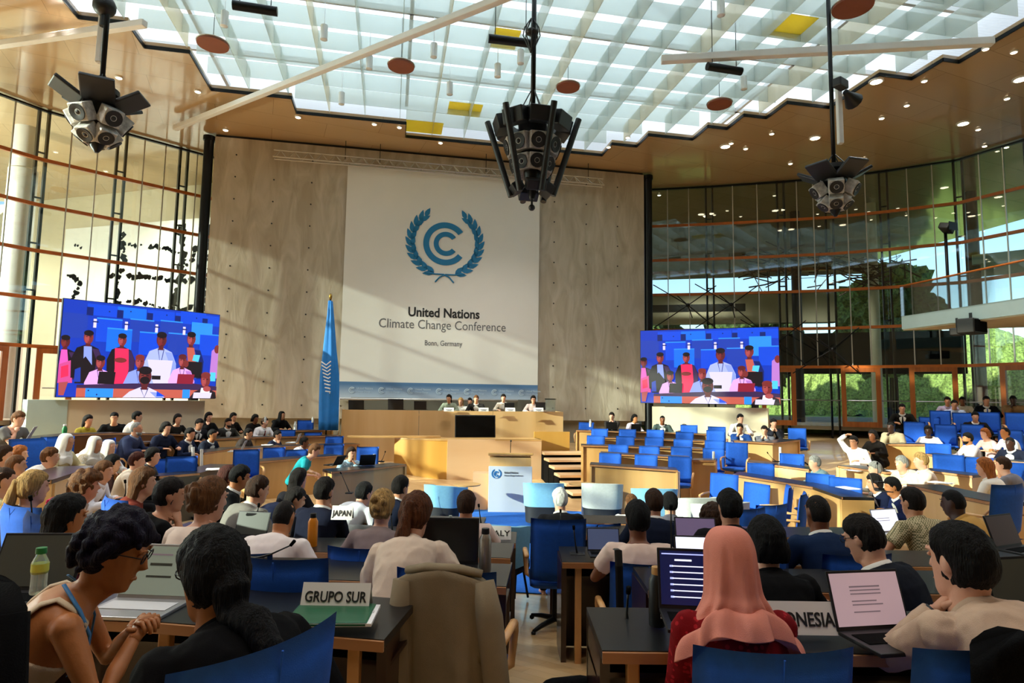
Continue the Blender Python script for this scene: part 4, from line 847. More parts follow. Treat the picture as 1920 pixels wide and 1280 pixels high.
def hair_mat(c):
    n = 'hair_' + c
    if n in MATS: return MATS[n]
    return mat(n, HAIRC.get(c, c), .6, 0, .5, 5, .8, 14, stretch=(14, 14, 1.6), spec=.18)
def skin_mat(c):
    n = 'skin_' + c
    if n in MATS: return MATS[n]
    m = mat(n, SKINC[c], .48, 0, .05, 9, .05, 120); m.node_tree.nodes['Principled BSDF'].inputs['Subsurface Weight'].default_value = .06; m.node_tree.nodes['Principled BSDF'].inputs['Subsurface Radius'].default_value = (.02, .008, .004); return m
def cloth_mat(c, pat=None):
    n = 'cloth_%s_%s' % (c, pat)
    if n in MATS: return MATS[n]
    m = mat(n, c, .85, 0, .06, 12, .25, 350, spec=.12)
    if pat:
        N = m.node_tree.nodes; K = m.node_tree.links; b = N['Principled BSDF']; tc = N.new('ShaderNodeTexCoord'); mx = N.new('ShaderNodeMix'); mx.data_type = 'RGBA'
        mx.inputs[6].default_value = C(c); mx.inputs[7].default_value = C(pat[1])
        if pat[0] == 'check': t = N.new('ShaderNodeTexChecker'); t.inputs['Scale'].default_value = pat[2]; K.new(t.outputs['Fac'], mx.inputs[0])
        elif pat[0] == 'spots': t = N.new('ShaderNodeTexVoronoi'); t.inputs['Scale'].default_value = pat[2]; r = N.new('ShaderNodeMath'); r.operation = 'LESS_THAN'; r.inputs[1].default_value = .32; K.new(t.outputs['Distance'], r.inputs[0]); K.new(r.outputs[0], mx.inputs[0])
        K.new(tc.outputs['Object'], t.inputs[0]); K.new(mx.outputs[2], b.inputs['Base Color'])
    return m
mat('eye_white', '#d8d4cc', .3, 0, 0); mat('eye_dark', '#140d0a', .3, 0, 0); mat('lips', '#9a4a44', .5, 0, 0)
FACEM = [MATS['eye_white'], MATS['eye_dark'], MATS['lips']]
SEED = [0]; NP = [0]; PEOPLE = {}
def person(px, py, d, h, L, top='tee', tc='#e8e2da', hair='short', hc='black', sk='l', pat=None, pants='#14151a', vox=None, ch=None, acc=(), **p):
    """px, py: where the top of the head is seen; d: how far; h: heading in degrees to the right of straight ahead"""
    SEED[0] += 1; sd = SEED[0]; vox = vox or (.0085 if d < 3.4 else .013 if d < 6 else .017 if d < 10 else .021)
    B = skeleton(p); far = d > 10
    mb = MB(); torso(mb, B, 0, n=14 if far else 20); limbs(mb, B, 0, 2.0, True, 0, 8 if far else 10); head(mb, B); feet(mb, B)
    bare = top in ('tank',)
    me = remesh(mb, vox, 3, 'person')
    x = MB()
    for i, (s, e, w_) in enumerate(B.arm):
        hk = ('hl', 'hr_')[i]; q = p.get(hk, {}); hand(x, e, w_, (-1, 1)[i], n=6 if not far else 5, k=B.k * (1.0 if not p.get('f') else .92), **q)
    mjoin(me, x, 0); mjoin(me, face(B), 1)
    zs = max(v.co.z for v in me.vertices); ht = B.HM @ Vector((0, -.01, .13)); extra = {'short': .017, 'hijab': .02, 'afro': .035, 'curly': .03}.get(hair, .015)
    topz = ht.z + extra * .6
    rz = -math.radians(h); off = Matrix.Rotation(rz, 3, 'Z') @ Vector((ht.x, ht.y, 0)); T = P(px, py, d if 'hd' not in p else p['hd'] + off.y)
    loc = Vector((T.x - off.x, T.y - off.y, T.z - topz))
    me.materials.clear()
    o = obj('person', me, [skin_mat(sk)] + FACEM, loc=loc, rot=(0, 0, rz)); tag(o, L, 'person', p.get('grp'))
    def part(name, m, mt, rm=True, v=None, wr=0, wsc=9, sm=2, zf=.55):
        if isinstance(m, MB):
            if rm: m = remesh(m, v or vox, sm, name)
            else: mm = m.mesh(name); fix(mm); m = mm
        if wr: wrinkle(m, wr, wsc, sd, zf)
        m.materials.clear(); return obj(name, m, mt, o, True)
    near = d < 6
    # ---- clothes
    mt = cloth_mat(tc, pat)
    if top == 'tank':
        mb = MB(); torso(mb, B, .009, -.1, .70); part('tank_top', mb, mt, True, None, .002, 14)
        q = MB()
        for s in (-1, 1): q.tube([surf(B, t, a * s, .003, .006) for t, a in ((.66, .62), (.78, .60), (.87, .62), (.93, .75), (.95, 1.57), (.93, 2.3), (.86, 2.5), (.76, 2.5), (.66, 2.45))], [.02] * 9, 8, 0, None, .35)
        part('shoulder_straps', q, mt, False)
    else:
        infl, ai, puff, up_, nm = {'tee': (.013, .016, 0, .62, 'shirt'), 'shirt': (.015, .014, .004, 1.93, 'shirt'), 'puff': (.022, .02, .022, 1.9, 'blouse'), 'suit': (.026, .020, .004, 1.9, 'jacket'), 'coat': (.034, .028, .008, 1.9, 'coat'), 'dress': (.015, .014, .004, 1.9, 'dress'), 'sweater': (.02, .018, .006, 1.9, 'sweater'), 'polo': (.014, .02, 0, .7, 'shirt')}[top]
        mb = MB(); torso(mb, B, infl, -.2, 1.001 if top != 'tee' else .985, 16 if far else 22); limbs(mb, B, ai, up_, False, 0, 8 if far else 11, True, puff)
        part(nm, mb, mt, True, None, ((.009 if d < 3.4 else .006) if near else .0035) if top != 'suit' else .0035, 7 if near else 9)
        if top in ('suit', 'shirt', 'coat', 'polo', 'puff'):   # collar
            q = MB(); c, R = B.at(.985); c2, R2 = B.at(1.045); r0, r1 = (.070, .060) if B.S is FEM else (.078, .070); n = 18
            for rr, zz, col in ((r0, 0, 0),):
                q.rings([[c + R @ Vector((r0 * B.k * math.cos(a), r0 * B.k * 1.0 * math.sin(a) + .004, -.01)) for a in [6.2832 * j / n for j in range(n)]], [c2 + R2 @ Vector((r1 * B.k * math.cos(a), r1 * B.k * math.sin(a) + .006, 0)) for a in [6.2832 * j / n for j in range(n)]], [c2 + R2 @ Vector(((r1 + .009) * B.k * math.cos(a), (r1 + .009) * B.k * math.sin(a) + .006, -.004)) for a in [6.2832 * j / n for j in range(n)]], [c + R @ Vector(((r0 + .016) * B.k * math.cos(a), (r0 + .016) * B.k * math.sin(a) + .004, -.02)) for a in [6.2832 * j / n for j in range(n)]]])
            part('collar', q, cloth_mat(p.get('cc', '#e9e7e2' if top == 'suit' else tc) if top in ('suit', 'coat') else tc, pat if top not in ('suit', 'coat') else None), False)
        if top == 'suit' and abs(((h + p.get('twist', 0)) + 180) % 360 - 180) > 45:
            q = MB(); rows = [(.97, .16), (.90, .34), (.80, .30), (.68, .20), (.55, .10), (.45, .03)]; vs = []
            for t, wd in rows: vs += [surf(B, min(t, .96), a, .006, infl) for a in (-wd, -wd / 2, 0, wd / 2, wd)]
            fs = [(5 * i + j, 5 * i + j + 1, 5 * i + j + 6, 5 * i + j + 5) for i in range(5) for j in range(4)]; q.add(vs, fs); part('shirt_front', q, cloth_mat(p.get('cc', '#e9e7e2')), False)
            if p.get('tie'):
                q = MB(); q.tube([surf(B, t, 0, .012, infl) for t in (.95, .90, .75, .6, .45)], [.018, .013, .02, .026, .01], 6, 0, None, .3); part('tie', q, cloth_mat(p['tie']), False)
    mb = MB(); torso(mb, B, .010, -.2, .1, 14); limbs(mb, B, 0, 2, True, .012, 8 if far else 10, False)
    if not p.get('nolegs'): part('trousers', mb, cloth_mat(pants), True, max(vox, .015))
    if hair == 'hijab': part('headscarf', hijab(B, vox, sd, p.get('drape', 1.0)), cloth_mat(hc, p.get('hpat')), False)
    elif hair != 'bald':
        for nm, m, rm in make_hair(B, hair, sd, vox): part(nm, m, hair_mat(hc), True, .007 if d < 3.4 else max(.009, vox * .8), .0055 if hair not in ('buzz', 'recede', 'curly', 'afro') else .0015, 34 if d < 6 else 24, 1, .16)
    # ---- small things worn
    if 'glasses' in acc:
        q = MB()
        for s in (-1, 1):
            q.tube([B.HM @ Vector((s * .034 + .024 * math.cos(a), .103, .016 + .018 * math.sin(a))) for a in [6.2832 * j / 12 for j in range(13)]], .0022, 5); q.tube([B.HM @ Vector((s * .058, .100, .02)), B.HM @ Vector((s * .081, .04, .018)), B.HM @ Vector((s * .081, -.01, .012))], .002, 5)
        q.tube([B.HM @ Vector((-.011, .104, .02)), B.HM @ Vector((.011, .104, .02))], .002, 5); part('glasses', q, M_['black'], False)
    if 'beard' in acc:
        q = MB(); q.rings([[B.HM @ Vector(((w_ + .006) * math.cos(a), (yf + yb) / 2 + .01 + ((yf - yb) / 2) * math.sin(a), z)) for a in [3.1416 * j / 12 for j in range(13)]] + [B.HM @ Vector((0, .02, z))] for z, w_, yb, yf in HEAD if -.13 < z < -.05]); part('beard', q, hair_mat(hc), False)
    if 'lanyard' in acc:
        q = MB()
        for s in (-1, 1): q.tube([surf(B, .985, 2.6 * s, .012, .02), surf(B, .97, 1.5 * s, .02, .02), surf(B, .90, .55 * s, .010, .02), surf(B, .72, .25 * s, .008, .02), surf(B, .50, .03 * s, .012, .02)], .008, 5, 0, None, .35)
        part('lanyard', q, mat('lanyard_blue', '#3f7fb8', .6, 0, 0), False)
    if 'watch' in acc:
        s, e, w_ = B.arm[p.get('watch', 0)]; q = MB(); c = w_.lerp(e, .08); dd = (w_ - e).normalized(); a = dd.orthogonal().normalized(); b2 = dd.cross(a)
        q.rings([[c + dd * z + (a * math.cos(t) + b2 * math.sin(t)) * r for t in [6.2832 * j / 14 for j in range(14)]] for z, r in ((-.012, .031), (-.012, .036), (.012, .036), (.012, .031))]); part('wrist_watch', q, M_['black'], False)
    if 'flower' in acc:
        q = MB(); c = Vector((-.075, -.055, .07)); rr = random.Random(3)
        for j in range(9): a = 6.28 * j / 9; q.ball(c + Vector((-.015 * math.cos(a * 2), .026 * math.cos(a), .026 * math.sin(a))), (.010, .019, .019), 7, 0, B.HM)
        q.ball(c + Vector((-.016, 0, 0)), .012, 7, 0, B.HM); part('flower', q, mat('flower_pink', '#e01860', .6, 0, .2, 30), False)
    o['_d'] = d; PEOPLE[px, py] = o
    if ch: CHAIRS.append((o, ch, h - p.get('chh', 0), L, p.get('cz', 0)))
    return o
CHAIRS = []
# ================================================================ chairs
wood('arm_wood', '#c08a50', '#d8a468', .35, 2, (2, 2, 2)); mat('chair_dark', '#14161c', .7, 0, .08, 20); mat('lounge_blue', '#7db7d3', .85, 0, .05, 30, .1, 300); mat('lounge_grey', '#b5b8b2', .85, 0, .05, 30, .1, 300)
def build_chair(name, fabric, armm, tall=.56, w=.50):
    r = empty(name, (0, 0, 0)); b = bmesh.new()
    def cushion(cx, cy, cz, sx, sy, sz, bow, rot=0):
        bm = bmesh.new(); bmesh.ops.create_grid(bm, x_segments=10, y_segments=8, size=.5); bm.free()
        m = MB(); n, k = 12, 10; top = []; bot = []
        for j in range(k + 1):
            for i in range(n + 1):
                x, y = i / n - .5, j / k - .5; e = (1 - abs(2 * x) ** 6) * (1 - abs(2 * y) ** 6); e = e ** .35
                bo = bow * (4 * x * x); top.append((x * sx, bo + sz * .5 * e, y * sy)); bot.append((x * sx, bo - sz * .5 * e, y * sy))
        N = (n + 1) * (k + 1); fs = []
        for j in range(k):
            for i in range(n):
                a = j * (n + 1) + i; fs.append((a, a + 1, a + n + 2, a + n + 1)); fs.append((N + a, N + a + n + 1, N + a + n + 2, N + a + 1))
        for i in range(n): fs.append((i, N + i, N + i + 1, i + 1)); q = k * (n + 1); fs.append((q + i, q + i + 1, N + q + i + 1, N + q + i))
        for j in range(k): a = j * (n + 1); fs.append((a, a + n + 1, N + a + n + 1, N + a)); a += n; fs.append((a, N + a, N + a + n + 1, a + n + 1))
        m.add(top + bot, fs, 0, Matrix.Translation((cx, cy, cz)) @ Matrix.Rotation(rot, 4, 'X')); return m
    obj('seat', cushion(0, .0, .455, w, .48, .09, 0, -math.pi / 2 + .04), fabric, r, True)
    bk = obj('backrest', cushion(0, -.27, .50 + tall / 2 - .02, w, tall, .075, .05, .12), fabric, r, True)
    obj('seam', MB().tube([(0, -.262 - .0415 - (z - .5 - tall / 2 + .02) * .12, z) for z in [.50 + tall * f for f in (0, .25, .5, .75, .95)]], .0035, 5), fabric, bk)
    for s in (-1, 1): obj('armrest', MB().tube([(s * (w / 2 + .03), -.24, .70), (s * (w / 2 + .04), -.02, .70), (s * (w / 2 + .04), .12, .685), (s * (w / 2 + .035), .18, .62), (s * (w / 2 + .02), .17, .44), (s * (w / 2 - .05), .1, .42)], [.022, .024, .024, .024, .022, .02], 8, 0, None, .7), armm, r, True)
    obj('pedestal', MB().tube([(0, 0, .08), (0, 0, .41)], [.035, .03], 10).lathe([(.12, .40), (.14, .415)], 12), M_['dark_metal'], r, 'auto')
    for k in range(4):
        a = math.pi / 4 + k * math.pi / 2; c, s = math.cos(a), math.sin(a); obj('foot', MB().tube([(0, 0, .09), (.18 * c, .18 * s, .07), (.3 * c, .3 * s, .045)], [.028, .022, .016], 6).ball((.3 * c, .3 * s, .025), .025, 6), M_['dark_metal'], r, True)
    return r
CH0 = build_chair('conference_chair', M_['blue_fabric'], M_['arm_wood']); CH0_used = [False]
def put_chair(x, y, z, h, label, group, cat='chair', proto=None):
    loc = (x, y, z); rz = -math.radians(h)
    if not CH0_used[0]: CH0_used[0] = True; CH0.location = loc; CH0.rotation_euler = (0, 0, rz); r = CH0
    else: r = dup(CH0, loc, rz)
    tag(r, label, cat, group); return r
# ---------------------------------------------------------------- lounge chairs near the lectern
def lounge(px, py, d, h, fab, label):
    q = P(px, py, d); r = empty('lounge_chair', (q.x, q.y, floor_z(q.x, q.y) + .01), -math.radians(h), label, 'lounge chair', 'lounge chairs beside the lectern'); Z = q.z - r.location.z
    def shell(z0, z1, rad, thick, a0, a1, flare=0):
        m = MB(); n = 22; vs = []; fs = []
        for i in range(n + 1):
            a = math.radians(a0 + (a1 - a0) * i / n); sx, sy = math.cos(a), math.sin(a); e = abs(2 * i / n - 1); zt = z1 - flare * e ** 3; zb = z0
            sx = math.copysign(abs(sx) ** .6, sx); sy = math.copysign(abs(sy) ** .6, sy)
            for rr, zz in ((rad, zb), (rad + .02, zt), (rad - thick + .02, zt), (rad - thick, zb)): vs.append((rr * sx, rr * .95 * sy, zz))
        for i in range(n):
            for k in range(4): p_, q_ = 4 * i + k, 4 * i + (k + 1) % 4; fs.append((p_, p_ + 4, q_ + 4, q_))
        fs += [(0, 1, 2, 3), (4 * n + 3, 4 * n + 2, 4 * n + 1, 4 * n)]; return m.add(vs, fs)
    obj('winged_back', shell(Z * .48, Z, .36, .07, 170, 370, .06), fab, r, 'auto'); obj('lower_back', shell(.10, Z * .5, .33, .05, 190, 350), M_['chair_dark'], r, 'auto')
    obj('seat', MB().rbox((0, .05, Z * .42), (.56, .56, .16), .05), M_['chair_dark'], r, 'auto')
    for s in (-1, 1): obj('leg', MB().tube([(s * .22, .25, .3), (s * .26, .29, .0)], .015, 6), M_['dark_metal'], r)
    return r
LB, LG = M_['lounge_blue'], M_['lounge_grey']
lounge(838, 906, 11.6, 25, LB, 'pale blue lounge chair with dark seat back left of the lectern'); lounge(1019, 901, 11.6, 0, LB, 'pale blue lounge chair with dark lower back right of the lectern')
lounge(1129, 902, 11.4, 8, LG, 'light grey winged lounge chair beside the steps, dark lower back'); lounge(1226, 911, 10.8, 0, LB, 'pale blue lounge chair behind the brown-haired delegate right of the aisle')
lounge(1304, 927, 9.6, -10, LG, 'light grey lounge chair further back of the pair below the oak desk end'); lounge(1346, 936, 8.9, -20, LG, 'light grey lounge chair, nearer of the pair behind the curly-haired woman'); lounge(930, 972, 7.0, 30, LB, 'pale blue lounge chair at the carpet edge behind the white name card')
def side_table(px, py, d, label):
    q = P(px, py, d); z0 = floor_z(q.x, q.y); r = empty('side_table', (q.x, q.y, z0), 0, label, 'table', 'small round tables by the lounge chairs'); Z = q.z - z0
    obj('table_top', MB().lathe([(.26, Z - .02), (.27, Z)], 24), M_['oak'], r, 'auto'); obj('stem', MB().tube([(0, 0, .02), (0, 0, Z - .02)], .018, 8), M_['alu'], r); obj('base', MB().lathe([(.18, 0), (.17, .02)], 20), M_['alu'], r, 'auto')
side_table(876, 907, 12.2, 'small round side table between the blue lounge chair and the lectern'); side_table(1092, 906, 12.2, 'small round side table with white stem beside the grey lounge chair')
# ================================================================ desks
def desk_row(pts, label, group, depth=.48, front='oak', zfloor=None, ends=True, top='desk_black', lip=.0, split=None):
    """pts: front edge of the desk top as seen (px, py, distance), going left to right; the top reaches away from the viewer"""
    Q = [P(*p) for p in pts]; r = empty('desk', (Q[0].x, Q[0].y, 0), 0, label, 'desk', group); o = Vector((Q[0].x, Q[0].y, 0)); Q = [q - o for q in Q]; zs = [q.z for q in Q]; pl = [(q.x, q.y) for q in Q]
    zf = [(floor_z(q.x + o.x, q.y + o.y) - .05) if zfloor is None else zfloor for q in Q]; zt = [z - .045 for z in zs]
    obj('desk_top', MB().band([(x, y) for x, y in pl], depth, zt, zs), M_[top], r)
    obj('edge_strip', MB().band([(x, y - .012) for x, y in pl], .012, [z - .04 for z in zs], [z - .006 for z in zs]), M_['edge_wood'], r)
    def inset(f): return [(x, y + f) for x, y in pl]
    zl = [min(a, b - .5) for a, b in zip(zf, zs)]
    obj('front_panel', MB().band(inset(.05), .03, zl, zt), M_[front], r)
    if ends:
        for i in (0, -1):
            a = Vector(pl[i]); b = Vector(pl[1 if i == 0 else -2]); dv = (b - a).normalized(); nv = Vector((-dv.y, dv.x)) if i == 0 else Vector((dv.y, -dv.x)); c = a + dv * .02 + nv * depth / 2
            obj('end_panel', MB().box((c.x, c.y, (zl[i] + zt[i]) / 2), (.035, depth, zt[i] - zl[i]), 0, None, math.atan2(dv.y, dv.x)), M_[front], r)
    return r
# ================================================================ desks in the centre (their open side faces the viewer)
def cdesk(pts, label, depth=.5, z0=None):
    Q = [P(*p) for p in pts]; o = Vector((Q[0].x, Q[0].y, 0)); r = empty('desk', o, 0, label, 'desk', 'dark delegate desks in the centre'); Q = [q - o for q in Q]; zs = [q.z for q in Q]; pl = [(q.x, q.y) for q in Q]; zt = [z - .035 for z in zs]
    zf = [floor_z(q.x + o.x, q.y + o.y) - .03 for q in Q]; sh = lambda f: [(x, y + f) for x, y in pl]
    obj('desk_top', MB().band(pl, depth, zt, zs), M_['desk_black'], r)
    obj('edge_strip', MB().band(sh(-.014), .014, [z - .045 for z in zs], [z - .004 for z in zs]), M_['edge_wood'], r)
    obj('rear_panel', MB().band(sh(depth - .06), .03, zf, zt), M_['mahogany'], r); obj('modesty_shelf', MB().band(sh(.16), .3, [z - .17 for z in zs], [z - .15 for z in zs]), M_['mahogany'], r)
    for i in (0, -1):
        x, y = pl[i]; s = 1 if i == 0 else -1; obj('end_panel', MB().box((x + s * .02, y + depth * .55, (zf[i] + zt[i]) / 2), (.04, depth * .86, zt[i] - zf[i])), M_['mahogany'], r)
        obj('support_post', MB().rbox((x + s * .13, y + .06, (zf[i] + zt[i]) / 2), (.05, .05, zt[i] - zf[i]), .006), M_['arm_wood'], r)
    for i in range(1, max(2, len(pl) - 1)):
        f = i / max(2, len(pl) - 1) if len(pl) == 2 else None; x, y = (pl[i] if f is None else ((pl[0][0] + pl[1][0]) / 2, (pl[0][1] + pl[1][1]) / 2)); j = min(i, len(zt) - 1)
        obj('support_post', MB().rbox((x, y + .06, (zf[j] + zt[j]) / 2), (.05, .05, zt[j] - zf[j]), .006), M_['arm_wood'], r)
    return r
cdesk([(-90, 1146, 2.85), (300, 1165, 2.7), (720, 1199, 2.58)], 'dark desk with the GRUPO SUR card and green folder, left foreground')
cdesk([(150, 1079, 3.92), (640, 1087, 3.85), (949, 1099, 3.78)], 'dark desk where the ponytailed woman sits, steel bottle on its end')
cdesk([(150, 1029, 5.05), (640, 1035, 5.0), (957, 1046, 4.92)], 'dark desk row ahead of the ponytailed woman, with the orange bottle on it')
cdesk([(300, 997, 6.15), (640, 1003, 6.05), (967, 1018, 6.0)], 'dark desk whose end panel stands at the blue carpet, left of the aisle')
cdesk([(610, 977, 7.27), (905, 985, 7.2)], 'foremost dark desk left of the aisle, behind the woman with pinned-up blonde hair')
cdesk([(1129, 1219, 2.5), (1560, 1224, 2.5), (2000, 1230, 2.5)], 'dark desk with the INDONESIA card, right foreground')
cdesk([(1215, 1105, 3.74), (1560, 1110, 3.72), (2000, 1116, 3.7)], 'dark desk ahead of the pink headscarf, second row right of the aisle')
cdesk([(1054, 1053, 4.85), (1500, 1059, 4.8), (1990, 1064, 4.8)], 'dark desk with a microphone at its aisle end, third row right of the aisle')
cdesk([(1033, 1002, 6.3), (1400, 1006, 6.25), (1640, 1008, 6.2)], 'dark desk beside the blue carpet, fourth row right of the aisle')
cdesk([(1088, 980, 7.3), (1300, 984, 7.25)], 'foremost dark desk right of the aisle, before the white-haired man')
# ================================================================ oak desks of the left wing
GL, GR = 'oak desks of the left wing', 'oak desks of the right wing'
desk_row([(-60, 826, 10.2), (60, 822, 12), (150, 813, 12.9), (230, 811, 13.8), (350, 814, 15.2)], 'long dark-topped desk under the left video screen, with four delegates behind', GL, front='dark_oak')
desk_row([(254, 829, 12.4), (326, 827, 13.6)], 'short dark-oak desk in front of the bald bearded man', GL, front='dark_oak')
desk_row([(545, 807, 18.3), (624, 805, 19.0)], 'oak desk nearest the flag, behind it a single blue chair', GL)
desk_row([(380, 823, 15.6), (478, 819, 17.0), (640, 816, 18.2)], 'oak desk of the man in white shirt and red tie', GL)
desk_row([(384, 848, 13.4), (440, 840, 14.6), (561, 835, 16), (674, 832, 17)], 'oak desk with a silver laptop, second row up on the left wing', GL)
desk_row([(482, 865, 12.9), (579, 857, 14), (643, 853, 14.8)], 'oak desk behind the person in the teal top', GL)
desk_row([(622, 884, 11.6), (700, 877, 12.1), (762, 870, 12.8)], 'oak desk of the woman in blue print jacket, nearest the rostrum', GL)
desk_row([(300, 892, 9.8), (375, 886, 10.8), (440, 870, 12.2)], 'dark desk with loose papers near two blue chairs on the left', GL, front='desk_grey')
desk_row([(98, 899, 6.6), (150, 882, 7.8), (185, 872, 8.8)], 'pale oak desk end with dark top beside the curly-haired delegate', GL, front='oak_bright')
# ================================================================ right wing
desk_row([(1080, 806, 18.6), (1268, 811, 17.9), (1340, 814, 17.6)], 'topmost oak desk right of the podium, three delegates behind', GR)
desk_row([(1108, 819, 17.1), (1322, 826, 16.7)], 'oak desk second from the top right of the podium', GR)
desk_row([(1091, 834, 15.5), (1322, 841, 15.3)], 'oak desk third from the top right of the podium', GR)
desk_row([(1126, 849, 14.1), (1296, 858, 13.8)], 'oak desk second from the floor right of the steps', GR)
desk_row([(1106, 870, 12.7), (1271, 881, 12.4)], 'lowest oak desk with a long plain front, right of the steps', GR)
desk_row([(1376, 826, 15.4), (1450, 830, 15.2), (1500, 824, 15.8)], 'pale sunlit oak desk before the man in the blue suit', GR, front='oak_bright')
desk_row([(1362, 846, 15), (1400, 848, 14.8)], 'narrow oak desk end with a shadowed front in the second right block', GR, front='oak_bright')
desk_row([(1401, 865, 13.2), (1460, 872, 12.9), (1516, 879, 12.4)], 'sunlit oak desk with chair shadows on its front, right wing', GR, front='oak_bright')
desk_row([(1296, 862, 14), (1342, 862, 13.8)], 'oak desk end standing alone at the gap between the right blocks', GR)
desk_row([(1374, 888, 11.6), (1449, 900, 11.2), (1523, 912, 10.4), (1578, 931, 9.4)], 'long curved oak desk sweeping down beside the empty blue chairs', GR)
desk_row([(1661, 832, 15), (1737, 832, 14.6)], 'oak desk in front of the woman in white top, under the wooden doors', GR)
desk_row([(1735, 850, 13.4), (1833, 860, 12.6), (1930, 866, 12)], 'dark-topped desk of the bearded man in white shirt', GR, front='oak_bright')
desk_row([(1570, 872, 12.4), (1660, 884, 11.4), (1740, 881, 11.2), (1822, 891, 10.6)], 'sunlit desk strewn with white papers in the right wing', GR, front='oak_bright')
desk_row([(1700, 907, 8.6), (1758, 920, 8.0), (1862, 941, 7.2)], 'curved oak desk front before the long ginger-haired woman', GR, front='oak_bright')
# white metal posts between the desk ends
for px, py0, py1, d, lb in ((1272, 884, 985, 12.5, 'slim white post at the right end of the lowest oak desk'), (1338, 846, 888, 14.2, 'slim white post between the two right desk blocks'), (1463, 838, 870, 14, 'slim white post beside the sunlit oak desk, right wing'), (362, 838, 880, 12.2, 'white post left of the dark-suited man with laptop, left wing'), (378, 842, 880, 12.4, 'white post beside the dark-suited man with laptop, left wing')):
    a, b = P(px, py1, d), P(px, py0, d); t = tag(obj('post', MB().tube([(0, 0, 0), b - a], .03, 8), M_['white_paint'], smooth='auto', loc=a), lb, 'post')
# ================================================================ empty chairs: (px, py of the top edge, distance, heading)
def seat_at(px, py, d, h, label, group, tall=1.03):
    q = P(px, py, d); a = math.radians(h); put_chair(q.x + .3 * math.sin(a), q.y + .3 * math.cos(a), q.z - tall, h, label, group)
ORD = ['first', 'second', 'third', 'fourth', 'fifth', 'sixth', 'seventh']
for nm, rows in (('behind the topmost right desk', [(1100, 792, 19.9), (1292, 797, 18.6), (1344, 800, 18.1)]), ('in front of the topmost right desk', [(1125, 804, 18.2), (1177, 805, 18.05), (1229, 806, 17.85), (1284, 810, 17.65), (1342, 807, 17.3)]),
                 ('in front of the second right desk', [(1118, 817, 16.85), (1173, 818, 16.75), (1227, 820, 16.7), (1281, 824, 16.6), (1340, 826, 16.4)]), ('in front of the third right desk', [(1160, 834, 15.3), (1218, 837, 15.2), (1278, 838, 15.1), (1338, 841, 15.0)]),
                 ('behind the lowest right desk', [(1145, 850, 13.9), (1212, 853, 13.75), (1275, 856, 13.6)])):
    for i, (x, y, d) in enumerate(rows): seat_at(x, y, d, -160, 'empty blue chair %s, %s from the left' % (nm, ORD[i]), 'empty chairs in the right wing')
for x, y, d, h, lb in ((1494, 803, 18.5, -160, 'empty blue chair under the right end of the right video screen'), (1382, 830, 14.5, -150, 'empty blue chair between two sunlit oak panels'), (1485, 851, 13.6, -150, 'empty blue chair behind the sunlit desk with chair shadows'), (1427, 869, 12.1, -150, 'empty blue chair with wooden arm in front of the sunlit desk'),
                       (1360, 889, 10.9, -140, 'empty blue chair left of the long curved desk'), (1423, 907, 10.0, -120, 'empty blue chair on the floor in the middle of the right foreground gap'), (1483, 913, 9.3, -70, 'empty blue chair seen side-on, left of the pair under the curved desk'), (1511, 926, 8.6, -60, 'empty blue chair seen side-on, right of the pair under the curved desk'),
                       (1452, 948, 7.9, -20, 'empty blue chair with low back nearest the dark-suited delegates'), (1415, 955, 7.6, -30, 'empty blue chair partly behind the black-haired man'), (1540, 889, 10.9, -130, 'empty blue chair beside the grey-haired man with bent arm'), (1586, 896, 10.4, -140, 'empty blue chair behind the two navy suits'),
                       (1758, 832, 14.3, -150, 'empty blue chair right of the desk under the wooden doors'), (1777, 853, 11.8, -150, 'sunlit empty blue chair beside the ginger-haired woman'), (1830, 858, 11.6, -150, 'empty blue chair between the ginger-haired woman and the bearded man'), (1908, 868, 10.6, -150, 'sunlit blue chair at the right picture edge, upper one'), (1897, 910, 6.6, -20, 'blue chair with curved wooden arms at the right picture edge')):
    seat_at(x, y, d, h, lb, 'empty chairs in the right wing')
for x, y, d, h, lb in ((573, 788, 19.6, 160, 'empty blue chair next to the flag at the back of the left wing'), (587, 811, 18.2, 160, 'empty blue chair in front of the desk nearest the flag'), (537, 806, 17.6, 160, 'empty blue chair beside the white shirt and red tie'), (627, 818, 17.4, 160, 'empty blue chair against the oak panel left of the podium, upper'), (626, 833, 15.9, 160, 'empty blue chair against the oak panel left of the podium, lower'),
                       (514, 839, 14.8, 155, 'empty blue chair in front of the silver laptop desk'), (556, 843, 14.6, 155, 'blue chair behind the man leaning in blue vest'), (462, 843, 12.6, 150, 'blue chair with wooden arms in the middle of the left wing'), (341, 856, 11.0, 150, 'blue chair with wooden arms at the left, near the loose papers'), (50, 823, 9.6, 120, 'blue chair in front of the far-left laptop user'), (107, 819, 11, 130, 'blue chair beside the glass bottle on the far-left desk'),
                       (298, 861, 11.3, 140, 'blue chair further back left of the loose papers, left wing'), (690, 838, 14.4, 170, 'blue chair behind the woman in blue print jacket')):
    seat_at(x, y, d, h, lb, 'empty chairs in the left wing')
for i, (x, y, d) in enumerate(((1714, 791, 16.8), (1742, 782, 17.4), (1772, 796, 16.6), (1805, 774, 17.0), (1822, 796, 16.0), (1853, 773, 16.9), (1905, 774, 16.3), (1762, 770, 17.3), (1893, 806, 15.3))):
    seat_at(x, y, d, -150, ['blue tribune seat beside the suited man with dark tie', 'blue tribune seat left of the woman in white top', 'blue tribune seat right of the woman in white top', 'blue tribune seat under the trio by the wooden door', 'blue tribune seat left of the bald man', 'blue tribune seat of the man with blue tie', 'blue tribune seat of the man in tan jacket', 'blue tribune seat at the left end of the back row', 'blue tribune seat behind the bald man in white'][i], 'tribune seats at the right')
